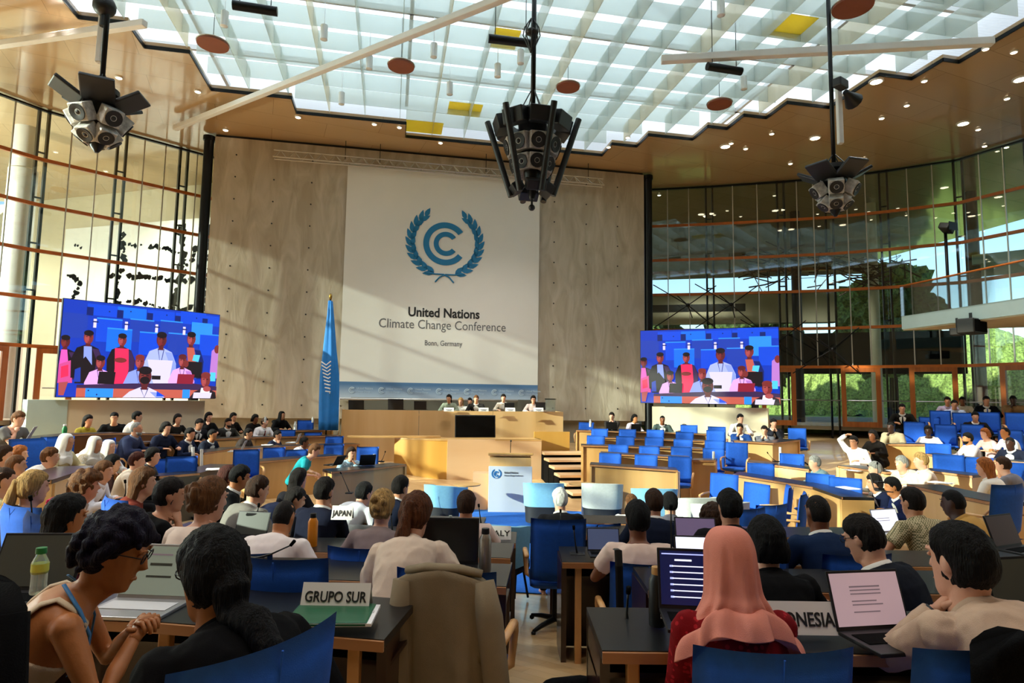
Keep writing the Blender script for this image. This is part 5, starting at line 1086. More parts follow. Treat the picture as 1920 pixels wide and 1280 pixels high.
for x, y, d, h, lb in ((518, 1052, 3.15, 5, 'empty blue chair behind the GRUPO SUR desk'), (513, 1215, 1.63, -58, 'large blue chair back of the black-clothed woman at the lower left'), (28, 951, 4.6, 25, 'sunlit blue chair at the left picture edge'), (70, 966, 3.95, 30, 'sunlit blue chair beside the flower-haired woman'), (206, 936, 4.9, 40, 'sunlit blue chair back beside the curly-haired delegate'),
                       (1048, 976, 5.6, 0, 'blue chair at the aisle end of the fourth right desk'), (1122, 984, 6.72, 0, 'blue chair behind the bluish laptop right of the aisle'), (820, 997, 4.3, 0, 'blue chair with wooden arm just beyond the dark monitor'), (1905, 1075, 3.05, -10, 'blue chair cut by the right picture edge, beside the beige shirt'), (1868, 1221, 1.86, -14, 'blue chair of the man in the beige shirt, lower right corner')):
    seat_at(x, y, d, h, lb, 'empty chairs in the centre')
# ================================================================ the delegates: foreground
person(1364, 981, 2.12, 0, 'woman in a pink headscarf and dark red dress at the right front desk', 'dress', '#7a1016', 'hijab', '#d98a78', 'm', ('spots', '#a82028', 40), f=1, ch=1, cz=.05, lean=6, hunch=14, arms='type', pl=(-.25, -.3, -1), pr=(.25, -.3, -1), drape=.94, hs=.96, hd=2.24)
person(1798, 977, 1.86, -14, 'man in a beige shirt with his hand at his chin, right foreground', 'shirt', '#c7ab93', 'short', 'black', 'p', hd=2.1, lean=20, hunch=34, hp=4, arms='chinL', pl=(-.8, .3, -.92), hs=1.04, hl=dict(curl=70, nrm=(-.5, .6, .4), drop=0), acc=('watch',), watch=0, k=1.08)
person(784, 921, 3.15, 10, 'woman with a long ponytail and cream blouse at the second desk', 'puff', '#d9c3ae', 'ponytail', '#5a3218', 'p', f=1, lean=30, hunch=24, hp=18, side=-5, arms='type', k=1.02, hd=3.36)
person(398, 986, 1.95, -52, 'black-clothed woman with glasses turned to her neighbour, left foreground', 'coat', '#08080a', 'tied', 'black', 'm', f=1, lean=22, hunch=28, hp=12, acc=('glasses',), arms='lap', k=1.05)
person(246, 955, 2.28, 60, 'woman with glasses in a cream tank top leaning forward, left foreground', 'tank', '#d8c2a4', 'curly', 'purple', 'm', f=1, lean=14, hunch=34, hp=22, hy=16, acc=('glasses', 'lanyard'), wr=(.06, .40, .84), wl=(-.03, .40, .84), hr_=dict(curl=45), hl=dict(curl=45), k=1.02)
person(130, 925, 3.2, 40, 'dark-haired woman with a pink flower in her hair', 'sweater', '#4a0d18', 'long', 'black', 'm', f=1, lean=14, hunch=14, hp=8, acc=('flower',), hd=3.58)
person(1606, 962, 3.05, -32, 'man in navy suit and glasses looking down, right second row', 'suit', '#12151f', 'short', 'dark', 'p', lean=16, hunch=16, hp=20, acc=('glasses',), arms='desk', ch=1, hd=3.36)
person(1436, 967, 3.15, 0, 'person in black just beyond the pink headscarf', 'coat', '#0a0a0c', 'bob', 'black', 'l', f=1, lean=8, k=1.05, ch=1, hd=3.36)
person(1532, 925, 4.25, -6, 'man with cropped hair in a dark blue suit, back turned', 'suit', '#152848', 'buzz', 'dark', 'b', lean=8, ch=1, hd=4.5)
person(1367, 915, 4.35, 0, 'black-haired person in a dark jacket above the pink headscarf', 'coat', '#100f14', 'short', 'black', 'l', lean=6, ch=1, hd=4.5)
person(1195, 936, 3.95, 2, 'man in a pale pink shirt on the blue chair by the aisle', 'tee', '#e6cbbb', 'short', 'black', 'b', lean=6, hunch=10, ch=1, hs=1.05, hd=4.55)
person(1226, 915, 5.0, 5, 'brown-haired person in a navy jacket, aisle side right', 'suit', '#11182c', 'short', 'brown', 'p', lean=10, hd=5.85)
person(1256, 921, 5.7, 8, 'dark-haired person in a grey-violet jacket', 'coat', '#67656f', 'short', 'black', 'p', lean=12, hd=7.05)
person(1184, 925, 6.1, 0, 'light-haired person in a white shirt left of the brown-haired one', 'shirt', '#e8e6e0', 'short', 'lbrown', 'p', lean=10, k=.92, hd=8.3)
person(1335, 944, 5.3, 0, 'half hidden woman with curly brown hair beyond the pink headscarf', 'coat', '#241a2c', 'afro', 'brown', 'p', f=1, k=.9, hd=5.85)
# centre left
person(538, 935, 4.25, 8, 'man in a white long-sleeved jumper bent over the desk', 'sweater', '#ecdfda', 'buzz', 'dark', 't', lean=26, hunch=18, hp=18, arms='desk', ch=1, wl=(-.3, .42, .78), hd=4.6)
person(396, 893, 3.75, 18, 'woman in a pale tee with brown highlighted hair, hand at cheek', 'tee', '#ead6c8', 'clip', 'lbrown', 'p', f=1, lean=14, hunch=14, hy=14, hp=6, arms='chinR', hd=3.62)
person(488, 890, 4.7, 34, 'man in a grey suit with reddish brown hair', 'suit', '#77736c', 'short', 'brown', 'p', lean=20, hunch=18, hp=12, hy=8, hd=5.72)
person(560, 912, 5.4, 62, 'person hunched forward in a dark navy coat', 'coat', '#141a33', 'short', 'dark', 'l', lean=46, hunch=30, hp=18, arms='lap', hd=6.6)
person(455, 870, 6.6, 66, 'young man in black suit and white collar, seen in profile', 'suit', '#131416', 'short', 'black', 't', lean=18, hunch=14, hp=14, tie='#1a1a20', hd=6.95)
person(428, 872, 7.6, 60, 'woman with long dark brown hair behind the black suit', 'coat', '#1c1512', 'long', 'red', 'l', f=1, lean=12)
person(561, 877, 7.6, 30, 'woman with long dark hair before the teal top', 'coat', '#141319', 'long', 'dark', 'l', f=1, lean=10)
person(610, 893, 5.9, 18, 'man in a navy suit with greying hair, hand raised to his face', 'suit', '#15192b', 'short', 'dark', 'l', lean=14, hunch=12, arms='chinR', hd=5.75)
person(686, 902, 6.9, 30, 'man in a white shirt stooping over his desk', 'shirt', '#dfe3ea', 'short', 'black', 'p', lean=38, hunch=26, hp=14, hd=6.85)
person(718, 916, 5.0, 4, 'woman with pinned-up blonde hair in a mauve jumper', 'sweater', '#8b7a78', 'clip', 'blonde', 'p', f=1, lean=10, ch=1, hd=4.6)
person(752, 890, 6.9, 34, 'dark-haired man in navy suit resting his chin on his hand', 'suit', '#141b2e', 'short', 'dark', 'l', lean=16, arms='chinR', hd=6.9)
person(875, 918, 5.5, 0, 'person with short auburn hair in a pale tee beside the green bottle', 'tee', '#e4c9bb', 'short', 'brown', 'l', lean=10, hunch=10, hd=5.72)
person(1050, 913, 6.4, -8, 'white-haired man in a black suit near the lounge chairs', 'suit', '#0e0e12', 'short', 'white', 'p', lean=6, ch=1, hd=7.05)
person(320, 893, 4.7, 58, 'man in a black tee with his hand at his mouth', 'tee', '#0b0b0c', 'short', 'dark', 'l', lean=20, hunch=18, arms='chinR', hd=4.6, ch=1)
person(270, 875, 5.8, 60, 'woman with long light brown hair and a rust top', 'sweater', '#7a3528', 'long', 'lbrown', 'p', f=1, lean=14, hd=5.75)
person(164, 880, 6.0, 50, 'person with a big curly brown mop in a pale jacket', 'shirt', '#c9c3bb', 'afro', 'lbrown', 'p', f=1, lean=14)
person(196, 862, 8.1, 75, 'man with ginger-brown hair in a white shirt, arms on desk', 'shirt', '#ece8ee', 'short', 'lbrown', 'p', lean=18)
person(64, 881, 5.0, 34, 'woman with a long blonde ponytail and dark grey top', 'sweater', '#4a4648', 'ponytail', 'blonde', 'p', f=1, lean=16, hunch=12)
person(8, 873, 5.7, 40, 'man with cropped hair in a cream jacket at the left edge', 'coat', '#dccf9f', 'buzz', 'brown', 'p', lean=14)
person(31, 850, 7.4, 40, 'man with short brown hair behind the cream jacket', 'shirt', '#e9e6e4', 'buzz', 'lbrown', 'p', lean=14)
person(95, 837, 8.6, 68, 'person in a bright white shirt with blondish hair', 'shirt', '#f2f0ec', 'short', 'lbrown', 'p', lean=24)
person(8, 834, 8.3, 55, 'woman with wavy grey-brown hair at the left edge', 'coat', '#5c5148', 'bob', 'brown', 'p', f=1)
person(37, 834, 9.3, 60, 'red-haired person in the sunlit left group', 'shirt', '#d8d2c8', 'bob', 'ginger', 'p', f=1)
GW = 'left wing'
person(126, 811, 9.6, 88, 'woman in a bright white headscarf and beige jacket', 'coat', '#c9b98e', 'hijab', '#f1ede6', 'l', f=1, lean=8)
person(180, 816, 10.2, 95, 'woman in a pale patterned headscarf and light robe', 'coat', '#d6c8ac', 'hijab', '#ddd6cc', 'l', ('spots', '#efe9e0', 30), f=1, lean=14)
person(206, 823, 10.8, 100, 'woman in a white headscarf, rightmost of the three', 'coat', '#e6e2de', 'hijab', '#f3f0ee', 'p', f=1)
person(212, 851, 9.4, 60, 'black-haired woman between the headscarves and the pink flower', 'coat', '#3a2422', 'long', 'black', 'l', f=1)
person(258, 846, 9.2, 70, 'person with short auburn hair, sunlit left group', 'shirt', '#e6d9c4', 'short', 'red', 'p')
person(287, 838, 9.8, 75, 'person with dark hair in grey, beside the auburn head', 'coat', '#4c4a4c', 'bob', 'dark', 'p', f=1)
person(38, 770, 10.6, 98, 'man in a grey tee with a laptop, far left', 'tee', '#6a6866', 'short', 'lbrown', 'p', lean=18, hp=14, arms='chinR', ch=1)
person(166, 777, 14.2, 105, 'woman with long dark hair and yellow-green top', 'shirt', '#a89a3a', 'long', 'dark', 'l', f=1)
person(215, 772, 14.8, 150, 'man in black with dark hair facing the room', 'sweater', '#121314', 'short', 'black', 'l', acc=('glasses',))
person(258, 770, 14.6, 60, 'man in white shirt with black hair, back half turned', 'shirt', '#e9e5df', 'short', 'black', 'p')
person(257, 790, 11.9, 80, 'bald grey-bearded man in a navy vest', 'coat', '#2c3350', 'recede', 'grey', 'l', acc=('beard',), cc='#8a93a8', ch=1)
person(312, 790, 13.0, 110, 'woman with short dark hair in navy, head tilted', 'coat', '#1a1f33', 'bob', 'dark', 'p', f=1)
person(334, 775, 16.0, 120, 'woman with long dark hair and bare forearm on the desk', 'tee', '#20201f', 'long', 'dark', 'p', f=1)
person(376, 784, 15.0, 120, 'man in dark suit with white collar looking down', 'suit', '#191a20', 'short', 'dark', 'l', tie='#202028', hp=18)
person(392, 772, 16.6, 120, 'woman in black raising her hand to her face, under the screen', 'coat', '#101012', 'long', 'black', 'p', f=1, arms='chinR')
person(357, 801, 13.4, 95, 'short-haired woman in a navy suit at the left wing', 'suit', '#18213a', 'short', 'dark', 'l', f=1)
person(399, 804, 14.6, 100, 'man in dark suit typing on the silver laptop', 'suit', '#1c2130', 'short', 'black', 't', arms='type', lean=16)
person(429, 783, 17.4, 125, 'bearded man in a dark grey suit with pale tie', 'suit', '#33322f', 'short', 'dark', 'l', acc=('beard',), tie='#e4e4e8')
person(438, 773, 18.2, 115, 'woman with long black hair leaning on her hand', 'coat', '#15110f', 'long', 'black', 'l', f=1, arms='chinR')
person(479, 776, 18.4, 115, 'woman with black hair beside the white shirt', 'coat', '#171514', 'bob', 'black', 'b', f=1)
person(497, 782, 17.9, 120, 'man in white shirt and dark red tie', 'suit', '#ece9ea', 'short', 'brown', 'p', tie='#6a1520', hy=-10)
person(529, 770, 19.2, 125, 'woman in a black headscarf and black robe', 'coat', '#0c0b0d', 'hijab', '#0d0c0e', 'l', f=1)
person(466, 802, 16.0, 85, 'dark-haired person in brown seen from the side, left wing', 'coat', '#3b3330', 'short', 'dark', 'l')
person(521, 806, 16.6, 95, 'man in navy holding his hand to his ear', 'suit', '#1a2036', 'short', 'dark', 'l', arms='chinR')
person(571, 818, 15.1, 75, 'man in white sleeves and blue vest, bending', 'shirt', '#e8e8ee', 'short', 'dark', 'b', lean=24)
person(594, 831, 11.9, 80, 'person in a teal top standing at the left wing desk', 'tee', '#1f8f98', 'short', 'lbrown', 'p', f=1, stand=1, hip=.92, lean=24, hunch=22, hp=22, dz=1.05)
person(659, 837, 12.6, 140, 'woman in a pale blue print jacket with her hand at her face', 'coat', '#8fb0c4', 'bob', 'brown', 'p', ('spots', '#d8e6ee', 25), f=1, arms='chinL')
# podium
for (px, py, c, hc, hr, L, f) in ((842, 739, '#8c9683', 'dark', 'long', 'woman in grey-green at the left of the podium speakers', 1), (864, 745, '#ece6da', 'blonde', 'long', 'blonde woman in a white jacket on the podium', 1), (893, 740, '#2e2d2c', 'lbrown', 'short', 'person in dark clothes at the middle of the podium', 0), (944, 738, '#efe6d2', 'dark', 'short', 'woman in a cream jacket on the podium', 1), (1000, 741, '#b9a6a2', 'dark', 'long', 'woman with long dark hair and glasses at the right of the podium', 1), (881, 745, '#22201f', 'black', 'short', 'person half hidden behind the podium speakers', 0)):
    person(px, py, 20.95 if px > 930 else {864: 21.0, 881: 21.4}.get(px, 20.5), 180, L, 'suit' if hr == 'short' else 'coat', c, hr, hc, 'p' if px != 842 else 'l', f=f, acc=('glasses',) if px == 1000 else (), hy=12 if px in (842, 864) else 0)
# right wing, far
person(1147, 772, 19.6, -160, 'man resting his face on both hands, under the screen edge', 'suit', '#3a3430', 'short', 'dark', 'p', arms='face')
person(1190, 776, 19.6, 150, 'woman with black hair in a lilac white top', 'coat', '#d9d0dd', 'bob', 'black', 't', f=1)
person(1242, 778, 18.9, -175, 'dark-skinned man in a grey-green suit before the plinth', 'suit', '#45524e', 'buzz', 'black', 'b', tie='#b8bcd0')
person(1388, 775, 17.3, 175, 'dark-haired man in a white shirt under the right screen', 'shirt', '#ece8e0', 'short', 'black', 'p')
person(1387, 793, 16.6, -150, 'man with reddish face in a blue suit', 'suit', '#1d3c78', 'short', 'dark', 'l', arms='chinR')
person(1433, 797, 16.5, -150, 'man in a grey suit with both hands raised', 'suit', '#62626a', 'short', 'dark', 'p', arms='face')
person(1450, 784, 17.2, 180, 'man in a dark jacket clasping his hands at his chin', 'suit', '#23242c', 'short', 'black', 'p', arms='face')
person(1600, 816, 14.0, -125, 'man in a white shirt with one arm raised behind his head', 'shirt', '#f2eff0', 'short', 'dark', 'l', arms='up', acc=('glasses',))
person(1527, 853, 11.7, -85, 'grey-haired man in a teal-grey shirt', 'shirt', '#7a9498', 'short', 'grey', 'p', lean=16, hs=1.0)
person(1636, 805, 14.8, -110, 'woman in a sleeveless black dress', 'coat', '#17120f', 'bob', 'dark', 'b', f=1)
person(1670, 790, 15.6, -120, 'dark-skinned man in a beige jacket with hands clasped', 'coat', '#a8977a', 'buzz', 'black', 'd', arms='chinR')
person(1691, 756, 17.6, -150, 'man in black suit with dark tie on a white shirt, below the doors', 'suit', '#15130f', 'short', 'dark', 'l', tie='#16161a', ch=1)
person(1740, 797, 15.9, -140, 'black-haired woman in a white top', 'tee', '#efe6da', 'bob', 'black', 'd', f=1)
person(1776, 743, 18.8, -140, 'person in a pink-lilac shirt at the left of the trio by the door', 'shirt', '#c0b0cc', 'short', 'dark', 'l')
person(1789, 749, 18.2, -150, 'person in a pale blue shirt, middle of the trio by the door', 'shirt', '#b9c6e0', 'short', 'dark', 'l')
person(1804, 743, 19.6, -150, 'person in a cream top at the right of the trio by the door', 'shirt', '#e6dcc8', 'short', 'black', 'b')
person(1849, 742, 18.2, -155, 'man in dark suit and blue tie in the tribune', 'suit', '#10131a', 'short', 'dark', 'l', tie='#3458b0')
person(1899, 741, 17.8, -140, 'dark-skinned person in a tan jacket in the tribune', 'coat', '#8a6a48', 'short', 'black', 'd', arms='chinR')
person(1828, 771, 16.6, -150, 'man in a black suit with sun on his face', 'suit', '#14110f', 'short', 'black', 'l', ch=1)
person(1814, 810, 14.0, -80, 'bearded man in a white shirt seen in profile', 'shirt', '#efe4e6', 'short', 'black', 't', acc=('beard',), lean=-4)
person(1846, 802, 15.3, -95, 'blonde woman in a pink top', 'tee', '#e9c4bc', 'bob', 'ginger', 'p', f=1)
person(1884, 800, 14.6, -85, 'bald man in a white shirt', 'shirt', '#eef0f4', 'recede', 'dark', 'm')
person(1893, 818, 13.3, -110, 'dark-skinned man in a dark suit at the right edge', 'suit', '#1c2030', 'buzz', 'black', 'd')
person(1640, 864, 10.9, -80, 'person with light grey hair behind the navy suits', 'coat', '#b9b1a4', 'short', 'grey', 'p')
person(1690, 853, 10.6, -100, 'greying person in beige leaning over white papers', 'coat', '#cfc2aa', 'short', 'grey', 'p', lean=24)
person(1726, 847, 10.2, -70, 'elderly person with pale blond hair and jeans', 'shirt', '#e8d3c0', 'short', 'blonde', 'p', lean=-4, pants='#2f4a7a')
person(1846, 857, 9.2, -30, 'woman with very long ginger-blonde hair in white', 'shirt', '#efe7da', 'long', 'ginger', 'p', f=1, lean=10, k=1.05)
person(1880, 855, 10.1, -40, 'man with grey-brown hair in a grey top beside the ginger hair', 'sweater', '#7d7a80', 'short', 'brown', 'p', arms='chinR')
person(1637, 887, 9.7, -72, 'dark-haired man in a navy suit, left of the pair', 'suit', '#141a33', 'bob', 'dark', 'l', lean=20, hp=10)
person(1670, 893, 9.0, -75, 'dark-haired man in a navy suit, right of the pair, hands together', 'suit', '#17214a', 'short', 'black', 't', lean=20, hp=12)
person(1709, 912, 5.6, -18, 'man in a cream checked shirt with a camera strap', 'polo', '#cfc09a', 'short', 'dark', 'l', ('check', '#6f6a4a', 70), lean=18, hunch=12, wl=(-.28, .42, .80), hd=5.6)
person(1783, 915, 6.0, -40, 'man in a mustard shirt with cropped black hair', 'shirt', '#bd914d', 'buzz', 'black', 'd', lean=26, hunch=16, hp=10, hd=5.9)
# chairs in use
for o, ch, h, L, cz in CHAIRS:
    put_chair(o.location.x, o.location.y, o.location.z - .055 + cz, h, 'blue chair of the ' + ' '.join(L.split()[:11]), 'occupied chairs')
# ================================================================ hanging loudspeaker clusters
mat('speaker_grey', '#aeaca6', .5, .1, .35, 14); mat('cone', '#0d0b0a', .6, 0, 0)
def speaker_box(parent, c, az, tilt, s, m='speaker_grey'):
    M = Matrix.Translation(c) @ Matrix.Rotation(az, 4, 'Z') @ Matrix.Rotation(tilt, 4, 'X')          # front looks to -Y
    b = obj('speaker_box', MB().rbox((0, .12 * s, 0), (.34 * s, .26 * s, .34 * s), .02, 0, M), M_[m], parent)
    obj('cone', MB().lathe([(.15 * s, -.012), (.155 * s, .02), (.135 * s, .02), (.05 * s, -.004), (.03 * s, .012), (.001, .018)], 18, 0, M @ Matrix.Translation((0, -.012 * s, 0)) @ Matrix.Rotation(math.pi / 2, 4, 'X')), M_['cone'], b, 'auto')
def cluster(px, pyb, pyt, d, label, kind, pxrod=None, rod_top=11.4):
    a = P(px, pyb, d); b = P(px, pyt, d); H = b.z - a.z; r = empty('speaker_cluster', a, 0, label, 'loudspeakers', 'hanging loudspeaker clusters'); s = H / 2.05 if kind == 'tall' else H / 1.25
    top = rod_top - a.z
    obj('rod', MB().tube([(0, 0, H * .9), (0, 0, top)], .05 * s if kind == 'tall' else .045, 10), M_['dark_metal'], r, True)
    m = MB()
    for k in range(4): a_ = k * 1.57 + .5; m.tube([(.02, 0, H * 1.25), (.05 * math.cos(a_), .05 * math.sin(a_), H * 1.2), (.24 * s * math.cos(a_), .24 * s * math.sin(a_), H * 1.02), (.26 * s * math.cos(a_), .26 * s * math.sin(a_), H * .92)], .012, 5)
    obj('support_cables', m, M_['black'], r)
    obj('drum', MB().lathe([(.22 * s, H * .88), (.29 * s, H * .92), (.29 * s, H * 1.0), (.2 * s, H * 1.02)], 20), M_['black'], r, 'auto')
    obj('core', MB().lathe([(.05, H * .1), (.16 * s, H * .3), (.3 * s, H * .86), (.1, H * .9)], 12), M_['dark_metal'], r, 'auto')
    if kind == 'tall':
        for k in range(8):
            az = k * math.pi / 4 + .2; o = Vector((math.sin(az), -math.cos(az), 0))
            M = Matrix.Translation(o * .62 * s + Vector((0, 0, H * .83))) @ Matrix.Rotation(az, 4, 'Z') @ Matrix.Rotation(.25, 4, 'X'); obj('upper_cabinet', MB().rbox((0, 0, 0), (.46 * s, .3 * s, .3 * s), .02, 0, M), M_['black'], r)
            speaker_box(r, o * .52 * s + Vector((0, 0, H * .60)), az, .3, s); speaker_box(r, o * .40 * s + Vector((0, 0, H * .42)), az, .3, s * .92)
            if k % 2 == 0: M = Matrix.Translation(o * .32 * s + Vector((0, 0, H * .2))) @ Matrix.Rotation(az, 4, 'Z') @ Matrix.Rotation(.6, 4, 'X'); obj('floodlight', MB().rbox((0, 0, 0), (.4 * s, .22 * s, .2 * s), .02, 0, M), M_['black'], r)
        for k in range(6):
            az = k * math.pi / 3 + .42; o = Vector((math.sin(az), -math.cos(az), 0)); obj('column_speaker', MB().tube([o * .93 * s + Vector((0, 0, H * .90)), o * .42 * s + Vector((0, 0, H * .13))], .062 * s, 10), M_['black'], r, 'auto')
        obj('camera_ball', MB().tube([(0, 0, H * .12), (0, 0, H * .04)], .02, 6).ball((0, 0, .03), .065, 12), M_['black'], r, 'auto')
    else:
        for k in range(5):
            az = k * 2 * math.pi / 5 + (.5 if kind == 'left' else .25); o = Vector((math.sin(az), -math.cos(az), 0))
            M = Matrix.Translation(o * .42 * s + Vector((0, 0, H * .80))) @ Matrix.Rotation(az, 4, 'Z') @ Matrix.Rotation(-.5, 4, 'X'); obj('floodlight', MB().rbox((0, -.1 * s, 0), (.52 * s, .5 * s, .07 * s), .02, 0, M), M_['black'], r)
            az += .6; o = Vector((math.sin(az), -math.cos(az), 0)); speaker_box(r, o * .44 * s + Vector((0, 0, H * .50)), az, .55, s * .92); speaker_box(r, o * .26 * s + Vector((0, 0, H * .24)), az, .9, s * .85)
        obj('lower_frame', MB().lathe([(.03, H * .06), (.1 * s, H * .14), (.2 * s, H * .4), (.1, H * .6)], 8), M_['dark_metal'], r, 'auto')
    return r
cluster(997, 392, 208, 11.6, 'tall black loudspeaker cluster hanging from the middle of the skylight', 'tall'); cluster(180, 294, 168, 11.0, 'black loudspeaker and floodlight cluster hanging on the left', 'left'); cluster(1567, 412, 312, 13.0, 'black loudspeaker and floodlight cluster hanging on the right', 'right')
q = P(997, 62, 11.6); cg = empty('cable_cage', q, 0, 'small black cage knot on the rod of the middle loudspeaker cluster', 'cable cage')
m = MB()
for k in range(8): a = k * .785; m.tube([(.02 * math.cos(a), .02 * math.sin(a), -.4), (.17 * math.cos(a), .17 * math.sin(a), -.05), (.14 * math.cos(a), .14 * math.sin(a), .12), (.02 * math.cos(a), .02 * math.sin(a), .3)], .013, 5)
obj('wires', m, M_['black'], cg); obj('core', MB().ball((0, 0, .02), (.13, .13, .07), 10), M_['black'], cg, True)
q = P(196, 12, 11.0); tag(obj('spotlight', MB().ball((0, 0, 0), .2, 14).tube([(0, 0, -.1), (0, 0, -.4)], .06, 8), M_['black'], smooth='auto', loc=q), 'round black spotlight on the rod of the left loudspeaker cluster', 'spotlight')
q = P(1585, 172, 13.0); hn = empty('horn_light', q, .6, 'black horn-shaped lamp clamped to the rod of the right cluster', 'lamp'); obj('horn', MB().lathe([(.06, 0), (.08, .1), (.2, .38)], 12, 0, Matrix.Rotation(1.9, 4, 'Y')), M_['black'], hn, 'auto'); obj('clamp', MB().rbox((-.2, 0, .12), (.35, .2, .2), .03), M_['black'], hn)
def beam(a, b, z, wd, m, label, name='ceiling_beam', cat='beam'):
    A, B = G(*a, z), G(*b, z); d = B - A; r = math.atan2(d.y, d.x); tag(obj(name, MB().rbox((d.length / 2, 0, 0), (d.length, wd, wd), .015), M_[m], loc=A, rot=(0, 0, r)), label, cat, 'beams under the skylight')
beam((-60, 92), (272, 44), 10.9, .16, 'white_paint', 'long white beam under the ceiling at the far left, above the left cluster'); beam((328, 240), (1010, -30), 11.1, .16, 'white_paint', 'long pale beam running up from the left soffit across the skylight'); beam((1240, 112), (1862, 78), 11.0, .18, 'white_paint', 'white beam above the right loudspeaker cluster')
for (a, b, lb) in (((186, 118), (190, 0), 'left'), ((1576, 270), (1570, 150), 'right')):
    A, B = P(*a, 11.2 if lb == 'left' else 13.2), P(*b, 11.2 if lb == 'left' else 13.2); tag(obj('line_speaker', MB().rbox((0, 0, (B.z - A.z) / 2), (.11, .12, B.z - A.z), .02), M_['white_paint'], loc=A), 'slim white column speaker beside the rod of the %s cluster' % lb, 'speaker')
for k, (a, b) in enumerate((((436, 9), (520, 22)), ((916, 72), (998, 82)), ((1326, 124), (1390, 134)))):
    A, B = G(*a, 10.7), G(*b, 10.7); r = empty('projector_tube', A, 0, 'dark horizontal tube under the skylight, ' + ['leftmost', 'the one beside the middle rod', 'rightmost'][k] + ' of three', 'tube', 'dark tubes under the skylight')
    obj('tube', MB().tube([(0, 0, 0), B - A], .1, 12), M_['dark_metal'], r, 'auto')
    for f in (.15, .85): obj('hanger', MB().tube([(B - A) * f + Vector((0, 0, .08)), (B - A) * f + Vector((0, 0, 1.75))], .01, 5), M_['dark_metal'], r)
for k, (px, py, rr) in enumerate(((399, 85, 23), (752, 126, 22), (1065, 165, 20), (1349, 197, 20), (1599, 15, 28))):
    q = G(px, py, 11.1); rd = rr * (q - Vector((0, 0, EZ))).length / FPX; r = empty('acoustic_disc', q, 0, 'round brown disc under the skylight, %s from the left' % ['first', 'second', 'third', 'fourth', 'fifth'][k], 'disc', 'brown discs under the skylight')
    obj('disc', MB().lathe([(rd, 0), (rd, .05), (rd * .9, .07)], 28), mat('disc_brown', '#8a4c34', .6, 0, .05, 4), r, 'auto'); obj('rim', MB().tube([(rd * math.cos(a), rd * math.sin(a), .06) for a in [6.2832 * j / 28 for j in range(29)]], .02, 6), M_['light_metal'], r); obj('wire', MB().tube([(0, 0, .06), (0, 0, 1.4)], .008, 5), M_['dark_metal'], r)
mat('lamp_glow', '#ffe9c4', .4, 0, 0, emit=9); mat('pendant_white', '#e9eef0', .25, .2, 0)
def downlight(px, py, label, grp, r=.1, lit=0):
    q = G(px, py, 11.39); L = empty('ceiling_light', q, 0, label, 'ceiling light', grp); obj('lamp_ring', MB().lathe([(r * 1.3, .01), (r * 1.3, -.02), (r, -.03)], 14), M_['white_paint'], L); obj('lens', MB().lathe([(r, -.03), (r * .6, -.045)], 14), M_['lamp_glow'], L)
    if lit:
        l = bpy.data.lights.new('downlight', 'SPOT'); l.energy = lit; l.spot_size = 1.9; l.spot_blend = .8; l.shadow_soft_size = .25; l.color = (1, .93, .82); o = bpy.data.objects.new('downlight', l); COL.objects.link(o); o.location = q - Vector((0, 0, .08))
for x, y in ((1848, 91), (1901, 97), (1733, 151), (1888, 184), (1700, 197), (1653, 221), (1834, 242), (1447, 250), (1371, 268), (1398, 278), (1482, 306), (1846, 273), (1887, 275), (1621, 298)): downlight(x, y, 'tiny bright downlight in the brown soffit right of the skylight', 'tiny downlights on the right', .07)
for x, y in ((1643, 152), (1913, 148), (1806, 231), (1528, 258), (1360, 274)): downlight(x, y, 'larger oval glowing downlight in the brown soffit on the right', 'larger downlights on the right', .15)
for x, y in ((371, 171), (223, 145), (559, 219), (423, 243)): downlight(x, y, 'small bright downlight in the pale soffit on the left', 'downlights on the left', .08)
for x, y in ((702, 232), (749, 238), (826, 267), (1141, 275), (1177, 257), (1322, 405), (1236, 365)): downlight(x, y, 'small downlight in the soffit strip along the stage wall', 'downlights by the stage wall', .07)
for x, y in ((420, 50), (607, 75), (692, 130), (813, 108), (933, 145), (976, 120), (843, 178), (1395, 168), (1352, 30), (640, 196)):
    q = G(x, y, 11.15); tag(obj('pendant_light', MB().lathe([(.07, 0), (.09, .01), (.09, .38), (.03, .4), (.008, .41), (.008, 1.35)], 14), M_['pendant_white'], smooth='auto', loc=q), 'small white cylinder lamp hanging among the skylight panes', 'pendant lamp', 'pendant lamps in the skylight')
# fill spots standing in for the soffit downlights, added over and behind the rows
for u, v, e in ((-8.5, 9, 1.0), (-9, 3.5, .5), (-3, 2.0, .22), (2, 2.0, .22), (7, 2.0, .22), (12, 2.5, .5), (15.5, 8, 1.0), (13.5, 14, 1.0), (-8, 16, 1.0), (3.5, 16.5, .9), (-2, -2, .2), (5, -2, .2)):
    q = WF(u, v, 11.36); l = bpy.data.lights.new('fill_spot', 'SPOT'); l.energy = FILL_ENERGY * e; l.spot_size = 2.1; l.spot_blend = .9; l.shadow_soft_size = .35; l.color = (1, .94, .85); o = bpy.data.objects.new('fill_spot', l); COL.objects.link(o); o.location = q
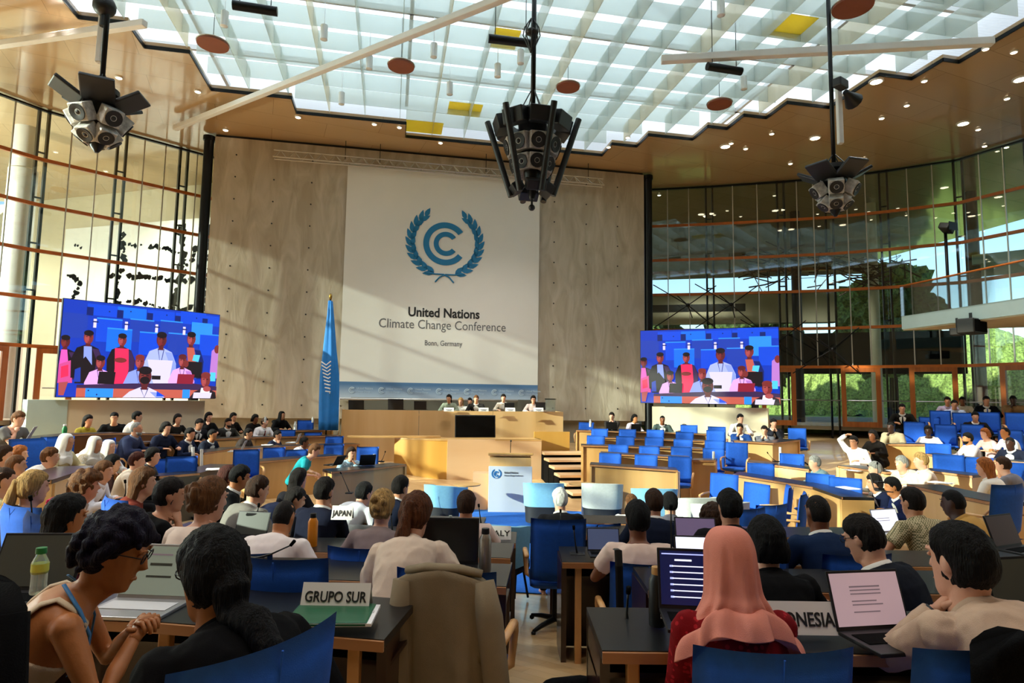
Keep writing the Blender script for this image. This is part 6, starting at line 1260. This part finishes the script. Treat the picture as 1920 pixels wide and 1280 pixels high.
# ================================================================ things on and by the desks
mat('paper_card', '#efece6', .6, 0, .02, 3); mat('laptop_dark', '#1b1b1e', .4, .2, 0); mat('laptop_silver', '#b9b9bd', .35, .7, 0); mat('keys', '#d9d9dc', .5, 0, 0)
def card(pxl, pxr, pyt, pyb, d, s, label, h=0, size=None):
    a, b = P(pxl, pyb, d), P(pxr, pyb, d); t = P((pxl + pxr) / 2, pyt, d); W = b.x - a.x; H = t.z - (a.z + b.z) / 2; r = empty('name_card', ((a.x + b.x) / 2, d, (a.z + b.z) / 2), -math.radians(h), label, 'name card', 'delegation name cards')
    m = MB(); m.add([(-W / 2, -.03, 0), (W / 2, -.03, 0), (W / 2, .01, H), (-W / 2, .01, H), (-W / 2, .05, 0), (W / 2, .05, 0), (-W / 2, -.028, 0), (W / 2, -.028, 0), (W / 2, .01, H - .003), (-W / 2, .01, H - .003)], [(0, 1, 2, 3), (3, 2, 5, 4), (6, 9, 8, 7), (9, 4, 5, 8)])
    obj('card', m, M_['paper_card'], r, norm=False)
    if s:
        sz = H * .62; w_ = text_w(s, sz, .012 * sz); ws = s.split()
        for i, wd in enumerate(ws): o = letters(wd, sz, M_['ink_black'], r, ((-W * .45, W * .45)[i] if len(ws) > 1 else 0, -.03 + .04 * .27 - .002, H * .27), .012 * sz, W * .9 / w_, ('LEFT', 'RIGHT')[i] if len(ws) > 1 else 'CENTER'); o.rotation_euler = (-math.atan2(.04, H), 0, 0)
    return r
card(566, 694, 1093, 1137, 2.83, 'GRUPO SUR', 'white GRUPO SUR name card on the left foreground desk'); card(1413, 1569, 1128, 1185, 2.62, 'INDONESIA', 'white INDONESIA name card on the right foreground desk'); card(622, 661, 948, 973, 5.6, 'JAPAN', 'white JAPAN name card beside the stooping man'); card(908, 958, 986, 1010, 6.15, 'ITALY', 'white ITALY name card next to the steel bottle')
for i, (x, dd) in enumerate(((842, 19.2), (907, 19.3), (957, 19.35), (1010, 19.45))):
    r = card(x - 10, x + 9, 764, 771, dd - .02, '', 'small white name card on the podium edge, %s from the left' % ORD[i], -11)
    for k in range(2): obj('print_line', MB().box((0, -.036 + .012 * k, .06 - .035 * k), (.2 - .05 * k, .004, .014)), M_['ink_grey'], r)
def laptop(px, py, d, h, wd, label, screen=None, dark=True, open_=105, lines=(), grp='laptops on the desks'):
    """px, py: middle of the hinge; h: heading of the user"""
    q = P(px, py, d); r = empty('laptop', q, -math.radians(h), label, 'laptop', grp); mt = M_['laptop_dark' if dark else 'laptop_silver']; D = wd * .68
    obj('base', MB().rbox((0, -D / 2, .008), (wd, D, .016), .004), mt, r); obj('keyboard', MB().rbox((0, -D * .42, .0175), (wd * .86, D * .42, .003), .001), M_['keys' if not dark else 'black_soft'], r)
    t = math.radians(open_ - 90); M = Matrix.Translation((0, 0, .012)) @ Matrix.Rotation(-t, 4, 'X'); lid = obj('lid', MB().rbox((0, .004, D / 2), (wd, .008, D), .003, 0, M), mt, r)
    if screen:
        obj('screen', MB().box((0, -.0015, D / 2 + .003), (wd * .94, .002, D * .88), 0, M), screen, lid)
        for k, (x0, z0, w_, h_, mm) in enumerate(lines): obj('screen_text', MB().box((x0 * wd, -.0035, z0 * D), (w_ * wd, .001, h_ * D), 0, M), mm, lid)
    return r
E1 = lambda n, c, e: mat('lit_' + n, c, .3, 0, 0, emit=e)
doc_grey = E1('doc_grey', '#7d8577', .35); doc_mauve = E1('doc_mauve', '#b59aa0', .42); ui_navy = E1('ui_navy', '#0d1640', .5); ui_white = E1('ui_white', '#dfe3f4', .8); ink_m = E1('ink_m', '#7a6a72', .3); ui_pale = E1('ui_pale', '#aab4ee', .8); scr_dark = mat('screen_dull', '#4a4d48', .3, 0, 0); purple = E1('purple', '#6f6080', .35); blue_s = E1('bluish', '#46506e', .4)
laptop(287, 1128, 2.95, 4, .36, 'open laptop showing a grey document, between the two women on the left', doc_grey, False, 108, [(0, .62, .3, .05, scr_dark), (0, .40, .34, .04, scr_dark), (-.02, .80, .3, .03, ink_m)])
laptop(54, 1112, 2.85, -4, .37, 'laptop with a dark screen at the left edge behind the water bottle', scr_dark, True, 112)
laptop(1640, 1186, 2.62, -10, .34, 'open laptop with a pinkish document before the beige shirt', doc_mauve, True, 106, [(-.02, .72, .42, .025, ink_m), (-.02, .66, .42, .02, ink_m), (-.02, .60, .42, .02, ink_m), (-.06, .48, .34, .02, ink_m), (-.02, .42, .42, .02, ink_m), (-.05, .30, .36, .02, ink_m)])
laptop(1318, 1150, 2.66, 6, .36, 'laptop with a dark blue message list beside the pink headscarf', ui_navy, True, 104, [(-.05, .90, .8, .02, ui_pale), (-.2, .80, .2, .03, ui_white)] + [(-.08, .70 - .1 * k, .5, .018, ui_white) for k in range(6)] + [(-.34, .70 - .1 * k, .04, .03, ui_pale) for k in range(6)])
laptop(1318, 1078, 3.95, 4, .33, 'laptop with a white two-part page, second right row', ui_white, True, 108, [(0, .5, .9, .01, ink_m)])
laptop(1307, 1026, 5.05, 4, .33, 'laptop with a dull purple screen beyond the white page', purple, True, 110); laptop(1132, 1036, 5.0, 0, .26, 'laptop with a bluish screen by the pale pink shirt', blue_s, True, 105)
laptop(468, 1008, 5.3, 10, .30, 'dull grey laptop screen in front of the grey suit', scr_dark, True, 108); laptop(834, 1062, 3.98, 0, .42, 'large dark monitor-like laptop before the ponytailed woman', mat('screen_black', '#08080a', .25, 0, 0), True, 98)
laptop(1668, 1000, 6.3, -18, .34, 'laptop with a white page used by the man in the checked shirt', ui_white, False, 108, [(-.1, .6, .5, .02, ink_m), (-.1, .5, .5, .02, ink_m)]); laptop(1893, 1028, 4.6, -24, .34, 'open dark laptop at the right, by the blue wooden-armed chair', mat('screen_brown', '#4b3a3c', .3, 0, 0), True, 108); laptop(1935, 1160, 2.6, -12, .34, 'laptop cut by the right picture edge', scr_dark, True, 106)
laptop(50, 826, 10.4, 60, .36, 'silver laptop in front of the far-left man', None, False, 115); laptop(452, 846, 13.6, 75, .36, 'pinkish silver laptop on the left wing desk', None, False, 112); laptop(556, 830, 15.2, 80, .34, 'brown-grey laptop by the man holding his ear', None, False, 110); laptop(632, 872, 12.0, 110, .3, 'dark tablet held before the teal top', None, True, 120); laptop(688, 872, 12.4, 150, .32, 'dark laptop of the woman in blue print jacket', None, True, 110)
laptop(1147, 805, 19.2, -165, .34, 'dark laptop before the man resting his face', None, True, 105); laptop(1192, 808, 19.2, 170, .32, 'grey laptop before the lilac white top', None, True, 105); laptop(1240, 808, 19.1, -170, .32, 'dark laptop before the grey-green suit', None, True, 105); laptop(1640, 918, 9.2, -60, .34, 'dark laptop before the pair in navy suits', None, True, 105)
for x, w_, lb in ((742, .5, 'left of the podium speakers'), (788, .4, 'second from the left on the podium'), (668, .5, 'leftmost on the podium'), (955, .32, 'before the cream jacket on the podium'), (1014, .34, 'at the right end of the podium')):
    laptop(x, 768, 19.5 + .2, 180, w_, 'dark low screen ' + lb, None, True, 100, grp='screens on the podium')
def bottle(px, py, pyt, d, label, body, cap, shape='flask', lab=None):
    q = P(px, py, d); H = P(px, pyt, d).z - q.z; r = empty('bottle', q, 0, label, 'bottle', 'drinking bottles'); R_ = H * (.145 if shape != 'pet' else .17)
    if shape == 'pet': prof = [(R_ * .9, 0), (R_, .03 * H), (R_ * .92, .2 * H), (R_ * .92, .4 * H), (R_, .5 * H), (R_ * .98, .68 * H), (R_ * .5, .86 * H), (R_ * .36, .9 * H)]
    else: prof = [(R_ * .95, 0), (R_, .02 * H), (R_, .76 * H), (R_ * .72, .84 * H), (R_ * .6, .88 * H)]
    obj('body', MB().lathe(prof, 20), body, r, 'auto'); obj('cap', MB().lathe([(R_ * .62, .87 * H), (R_ * .66, .89 * H), (R_ * .62, H)], 18), cap, r, 'auto')
    if lab: obj('label', MB().lathe([(R_ * .935, .44 * H), (R_ * 1.005, .5 * H), (R_ * 1.0, .66 * H)], 20), lab, r, 'auto')
    return r
pet = glass('pet', (.84, .9, .88), .08, .14, (.8, .88, .86)); gcap = mat('cap_green', '#0f7a3a', .5, 0, 0); wood('cork', '#b98a50', '#d0a468', .6, 4, (1, 1, 3))
bottle(71, 1112, 1026, 2.5, 'clear water bottle with green cap and yellow label, left foreground', pet, gcap, 'pet', mat('label_yellow', '#c9cf52', .6, 0, .1, 20)); bottle(585, 1026, 962, 5.2, 'orange drinking flask with black cap', mat('orange', '#d98310', .4, 0, .03, 4), M_['black']); bottle(909, 1071, 990, 3.98, 'brushed steel flask on the end of the second left desk', mat('flask_steel', '#a49a8c', .35, .7, 0), M_['black']); bottle(844, 999, 966, 5.0, 'green glass-like bottle before the auburn-haired person', mat('bottle_green', '#6f9a6c', .3, 0, 0), mat('cap_pale', '#b8c4b4', .5, 0, 0))
bb = bottle(1232, 1172, 1062, 2.75, 'black flask with a cork lid and printed strip, right foreground desk', M_['black'], M_['cork'])
for k in range(9): obj('printed_mark', MB().box((.012, -.0385, .045 + .013 * k), (.012, .003, .008)), M_['paper_card'], bb)
for x, yb, yt, d, lb in ((120, 820, 795, 12.2, 'small green bottle before the dark-haired woman in yellow-green'), (497, 792, 780, 17.6, 'small white bottle behind the red tie'), (553, 806, 790, 18.2, 'small white bottle beside the black headscarf'), (1107, 800, 786, 19.6, 'small white bottle behind the top right desk'), (701, 870, 851, 12.6, 'clear bottle beside the blue print jacket'), (586, 792, 781, 19.5, 'small pale bottle by the flag')):
    bottle(x, yb, yt, d, lb, mat('bottle_white', '#d9dcd8', .4, 0, 0) if 'white' in lb or 'pale' in lb else (gcap if 'green' in lb else pet), M_['white_paint'], 'pet')
vs_ = empty('glass_vase', P(1032, 769, 19.6), 0, 'square glass jar at the right end of the podium', 'jar'); obj('jar', MB().lathe([(.2, 0), (.2, .34)], 4, 0, Matrix.Rotation(.6, 4, 'Z')), pet, vs_); obj('lid', MB().lathe([(.23, .34), (.23, .37)], 4, 0, Matrix.Rotation(.6, 4, 'Z')), M_['dark_metal'], vs_)
# gooseneck microphones
def mic(px, py, tx, ty, d, label):
    q = P(px, py, d); t = P(tx, ty, d) - q; r = empty('microphone', q, 0, label, 'microphone', 'gooseneck microphones'); obj('base', MB().rbox((0, 0, .012), (.12, .1, .024), .006), M_['black'], r)
    obj('neck', MB().tube([(0, 0, .02), t * .4 + Vector((0, .02, 0)), t * .75 + Vector((0, .01, 0)), t], [.009, .006, .005, .005], 6), M_['black'], r, True); obj('head', MB().tube([t, t + Vector((t.x * .12, -.01, .03))], [.011, .012], 8), M_['black_soft'], r, True)
for a in ((1176, 1176, 1178, 1112, 2.85, 'on the right foreground desk end'), (1082, 1042, 1076, 992, 5.1, 'on the third right desk end'), (1052, 996, 1051, 960, 6.5, 'on the fourth right desk end'), (1262, 1080, 1258, 955, 4.0, 'beside the dark brown mobile phone, second right row'), (54, 1010, 58, 938, 4.0, 'at the left edge by the flower-haired woman'), (735, 1000, 733, 965, 5.6, 'between the pinned-up blonde hair and the ponytail'), (478, 1053, 545, 1022, 3.95, 'leaning right over the empty blue chair'), (655, 925, 640, 888, 10.5, 'before the white shirt of the stooping man'), (902, 986, 898, 950, 6.6, 'near the auburn-haired person'), (232, 938, 235, 905, 6.2, 'between the curly mop and the long light brown hair'), (478, 965, 485, 950, 5.4, 'in front of the grey suit'), (715, 866, 722, 848, 12.9, 'beside the blue print jacket'), (1455, 866, 1440, 850, 13.0, 'on the sunlit desk with chair shadows'), (1650, 905, 1645, 870, 9.4, 'in front of the navy-suited pair')):
    mic(*a[:5], 'black gooseneck microphone ' + a[5])
# papers, folder, bags, coats
def papers(px, py, d, n, label, rz=0, m='white_paper', w_=.21, l_=.297):
    q = P(px, py, d); mb = MB(); rr = random.Random(int(px * 7 + py))
    for k in range(n): mb.box((rr.uniform(-.02, .02), rr.uniform(-.02, .02), .002 + .004 * k), (w_, l_, .003), 0, None, rr.uniform(-.3, .3))
    tag(obj('papers', mb, M_[m], loc=q, rot=(0, 0, rz)), label, 'papers', 'papers on the desks')
for x, y, d, n, lb, rz in ((400, 880, 11.2, 3, 'loose white papers on the dark desk on the left wing', .5), (500, 834, 15.4, 2, 'white sheets on the left wing desk beside the silver laptop', .3), (1600, 882, 12, 3, 'white papers in front of the raised-arm man', .4), (1680, 884, 11.4, 3, 'white papers under the greying person in beige', -.3), (1765, 905, 9.4, 3, 'curled white papers by the ginger-haired woman', .6), (1392, 803, 18.4, 2, 'white sheet in front of the blue suit', 0), (1440, 812, 17.6, 2, 'white sheet in front of the grey suit', .2), (1660, 1046, 5.1, 1, 'single white sheet beyond the black coat, right row', -.2), (1590, 915, 9.8, 2, 'white sheets at the end of the long curved desk', .3)):
    papers(x, y, d, n, lb, rz)
q = P(622, 1160, 2.72); fd = empty('folder', q + Vector((0, 0, .004)), .05, 'dark green plastic folder under the GRUPO SUR card', 'folder'); obj('cover', MB().rbox((0, 0, .012), (.34, .24, .022), .008), mat('folder_green', '#1c5c3c', .35, 0, .05, 5), fd); obj('clasp', MB().rbox((.172, .02, .012), (.01, .03, .016), .003), M_['alu'], fd); obj('page_edge', MB().box((.02, -.002, .012), (.335, .235, .012)), M_['white_paper'], fd)
q = P(1072, 1262, 2.95); bp = empty('backpack', (q.x, q.y, floor_z(q.x, q.y)), .25, 'black backpack standing on the parquet beside the right desk', 'backpack'); obj('bag', MB().rbox((0, 0, .26), (.30, .2, .50), .08, 0, None, 4, (-.1, 0, 0)), M_['black_soft'], bp, True); obj('front_pocket', MB().rbox((0, -.11, .18), (.24, .07, .26), .03, 0, None, 3, (-.1, 0, 0)), M_['black_soft'], bp, True); obj('strap', MB().tube([(-.1, .0, .03), (-.17, -.05, .02), (-.14, -.12, .012), (-.05, -.17, .01)], .012, 6, 0, None, .4), M_['black'], bp); obj('tag', MB().box((.08, -.15, .2), (.012, .006, .04)), M_['alu'], bp)
# overcoat hung on the chair of the ponytailed woman
c = P(832, 1070, 3.05); seat_at(832, 1077, 3.05, 8, 'blue chair hidden under the hanging grey-beige overcoat', 'occupied chairs', 1.03)
oc = empty('overcoat', (c.x + .04, c.y + .27, c.z - 1.03), math.radians(-8), 'long grey-beige overcoat draped over the back of a chair', 'coat'); mt = cloth_mat('#8a7b63'); H = 1.05
def drape_mesh(w0, w1, y0, z0, z1, thick, seed, skew=0, n=40, m=26):
    mb = MB(); rg = []; ph = [random.Random(seed + k).uniform(0, 6.28) for k in range(4)]
    for j in range(m + 1):
        f = j / m; z = z0 + (z1 - z0) * f; w_ = w0 + (w1 - w0) * f; ring = []
        for q in range(n):
            a = 6.2832 * q / n; x, y = math.cos(a), math.sin(a); x = math.copysign(abs(x) ** .6, x); fo = (.15 + f) * (.04 * math.sin(x * 5 + ph[0] + f) + .03 * math.sin(x * 10 + ph[1] - 2 * f) + .016 * math.sin(x * 17 + ph[2]))
            ring.append((x * w_ / 2 + skew * f, y0 + y * thick * (.75 + .4 * f) + fo, z - (.05 * (2 * abs(x)) ** 2 * .35 if f < .4 else 0)))
        rg.append(ring)
    return mb.rings(rg)
obj('body', drape_mesh(.47, .52, -.29, 1.05, .12, .07, 3), mt, oc, True); obj('sleeve', MB().tube([(.20, -.30, 1.0), (.235, -.33, .85), (.27, -.34, .6), (.31, -.35, .35), (.33, -.35, .2)], [.05, .065, .062, .055, .05], 14), mt, oc, True); obj('sleeve', MB().tube([(-.19, -.31, .99), (-.2, -.34, .8), (-.19, -.35, .5), (-.18, -.35, .3)], [.05, .055, .05, .045], 14), mt, oc, True); obj('collar', MB().tube([(-.18, -.29, 1.03), (-.08, -.30, 1.05), (.08, -.30, 1.05), (.19, -.29, 1.03)], [.03, .036, .036, .03], 10, 0, None, .6), mt, oc, True)
# black coat over the chair at the lower left, dark jacket at the lower right
q = P(-72, 1100, 1.75); k1 = empty('coat', (q.x, q.y, q.z - 1.03), math.radians(-18), 'black padded coat slumped at the lower left corner of the view', 'coat'); obj('body', drape_mesh(.52, .66, -.02, 1.06, .15, .10, 8), M_['black_soft'], k1, True); obj('sleeve', MB().tube([(.24, -.05, 1.0), (.3, -.1, .7), (.31, -.1, .4)], [.06, .08, .07], 12), M_['black_soft'], k1, True)
q = P(1950, 1212, 1.72); k2 = empty('jacket', (q.x, q.y, q.z - 1.03), math.radians(14), 'dark jacket slung over the chair corner at the lower right', 'coat'); obj('body', drape_mesh(.34, .40, .06, 1.045, .35, .06, 12, .03), M_['black_soft'], k2, True); obj('sleeve', MB().tube([(.12, .02, 1.0), (.2, -.03, .7), (.22, -.04, .45)], [.05, .06, .05], 10), M_['black_soft'], k2, True)
# sling bag strap on the pale pink shirt's chair, small things
q = P(1158, 1040, 3.62); sb = empty('shoulder_bag', q, 0, 'black shoulder bag strap looped over the chair of the pale pink shirt', 'bag'); obj('strap', MB().tube([(0, .05, .02), (0, -.02, .03), (.0, -.045, -.05), (.005, -.05, -.3), (.0, -.05, -.52)], .022, 6, 0, None, .3), M_['black'], sb); obj('bag', MB().rbox((0, -.06, -.62), (.26, .1, .2), .03), M_['black_soft'], sb, True)
q = P(1195, 1078, 3.95)
q = P(1275, 1046, 4.9); tag(obj('phone', MB().rbox((0, 0, .005), (.075, .15, .009), .004), M_['black'], loc=q, rot=(0, 0, .5)), 'dark brown mobile phone on the third right desk', 'phone')
q = P(592, 1086, 3.95); tag(obj('tissue', MB().ball((0, 0, .012), (.05, .03, .014), 10).ball((.03, .01, .02), (.025, .02, .015), 8), M_['white_paper'], smooth=True, loc=q), 'crumpled white tissue on the second left desk', 'tissue')
bpy.data.scenes.remove(TMP)
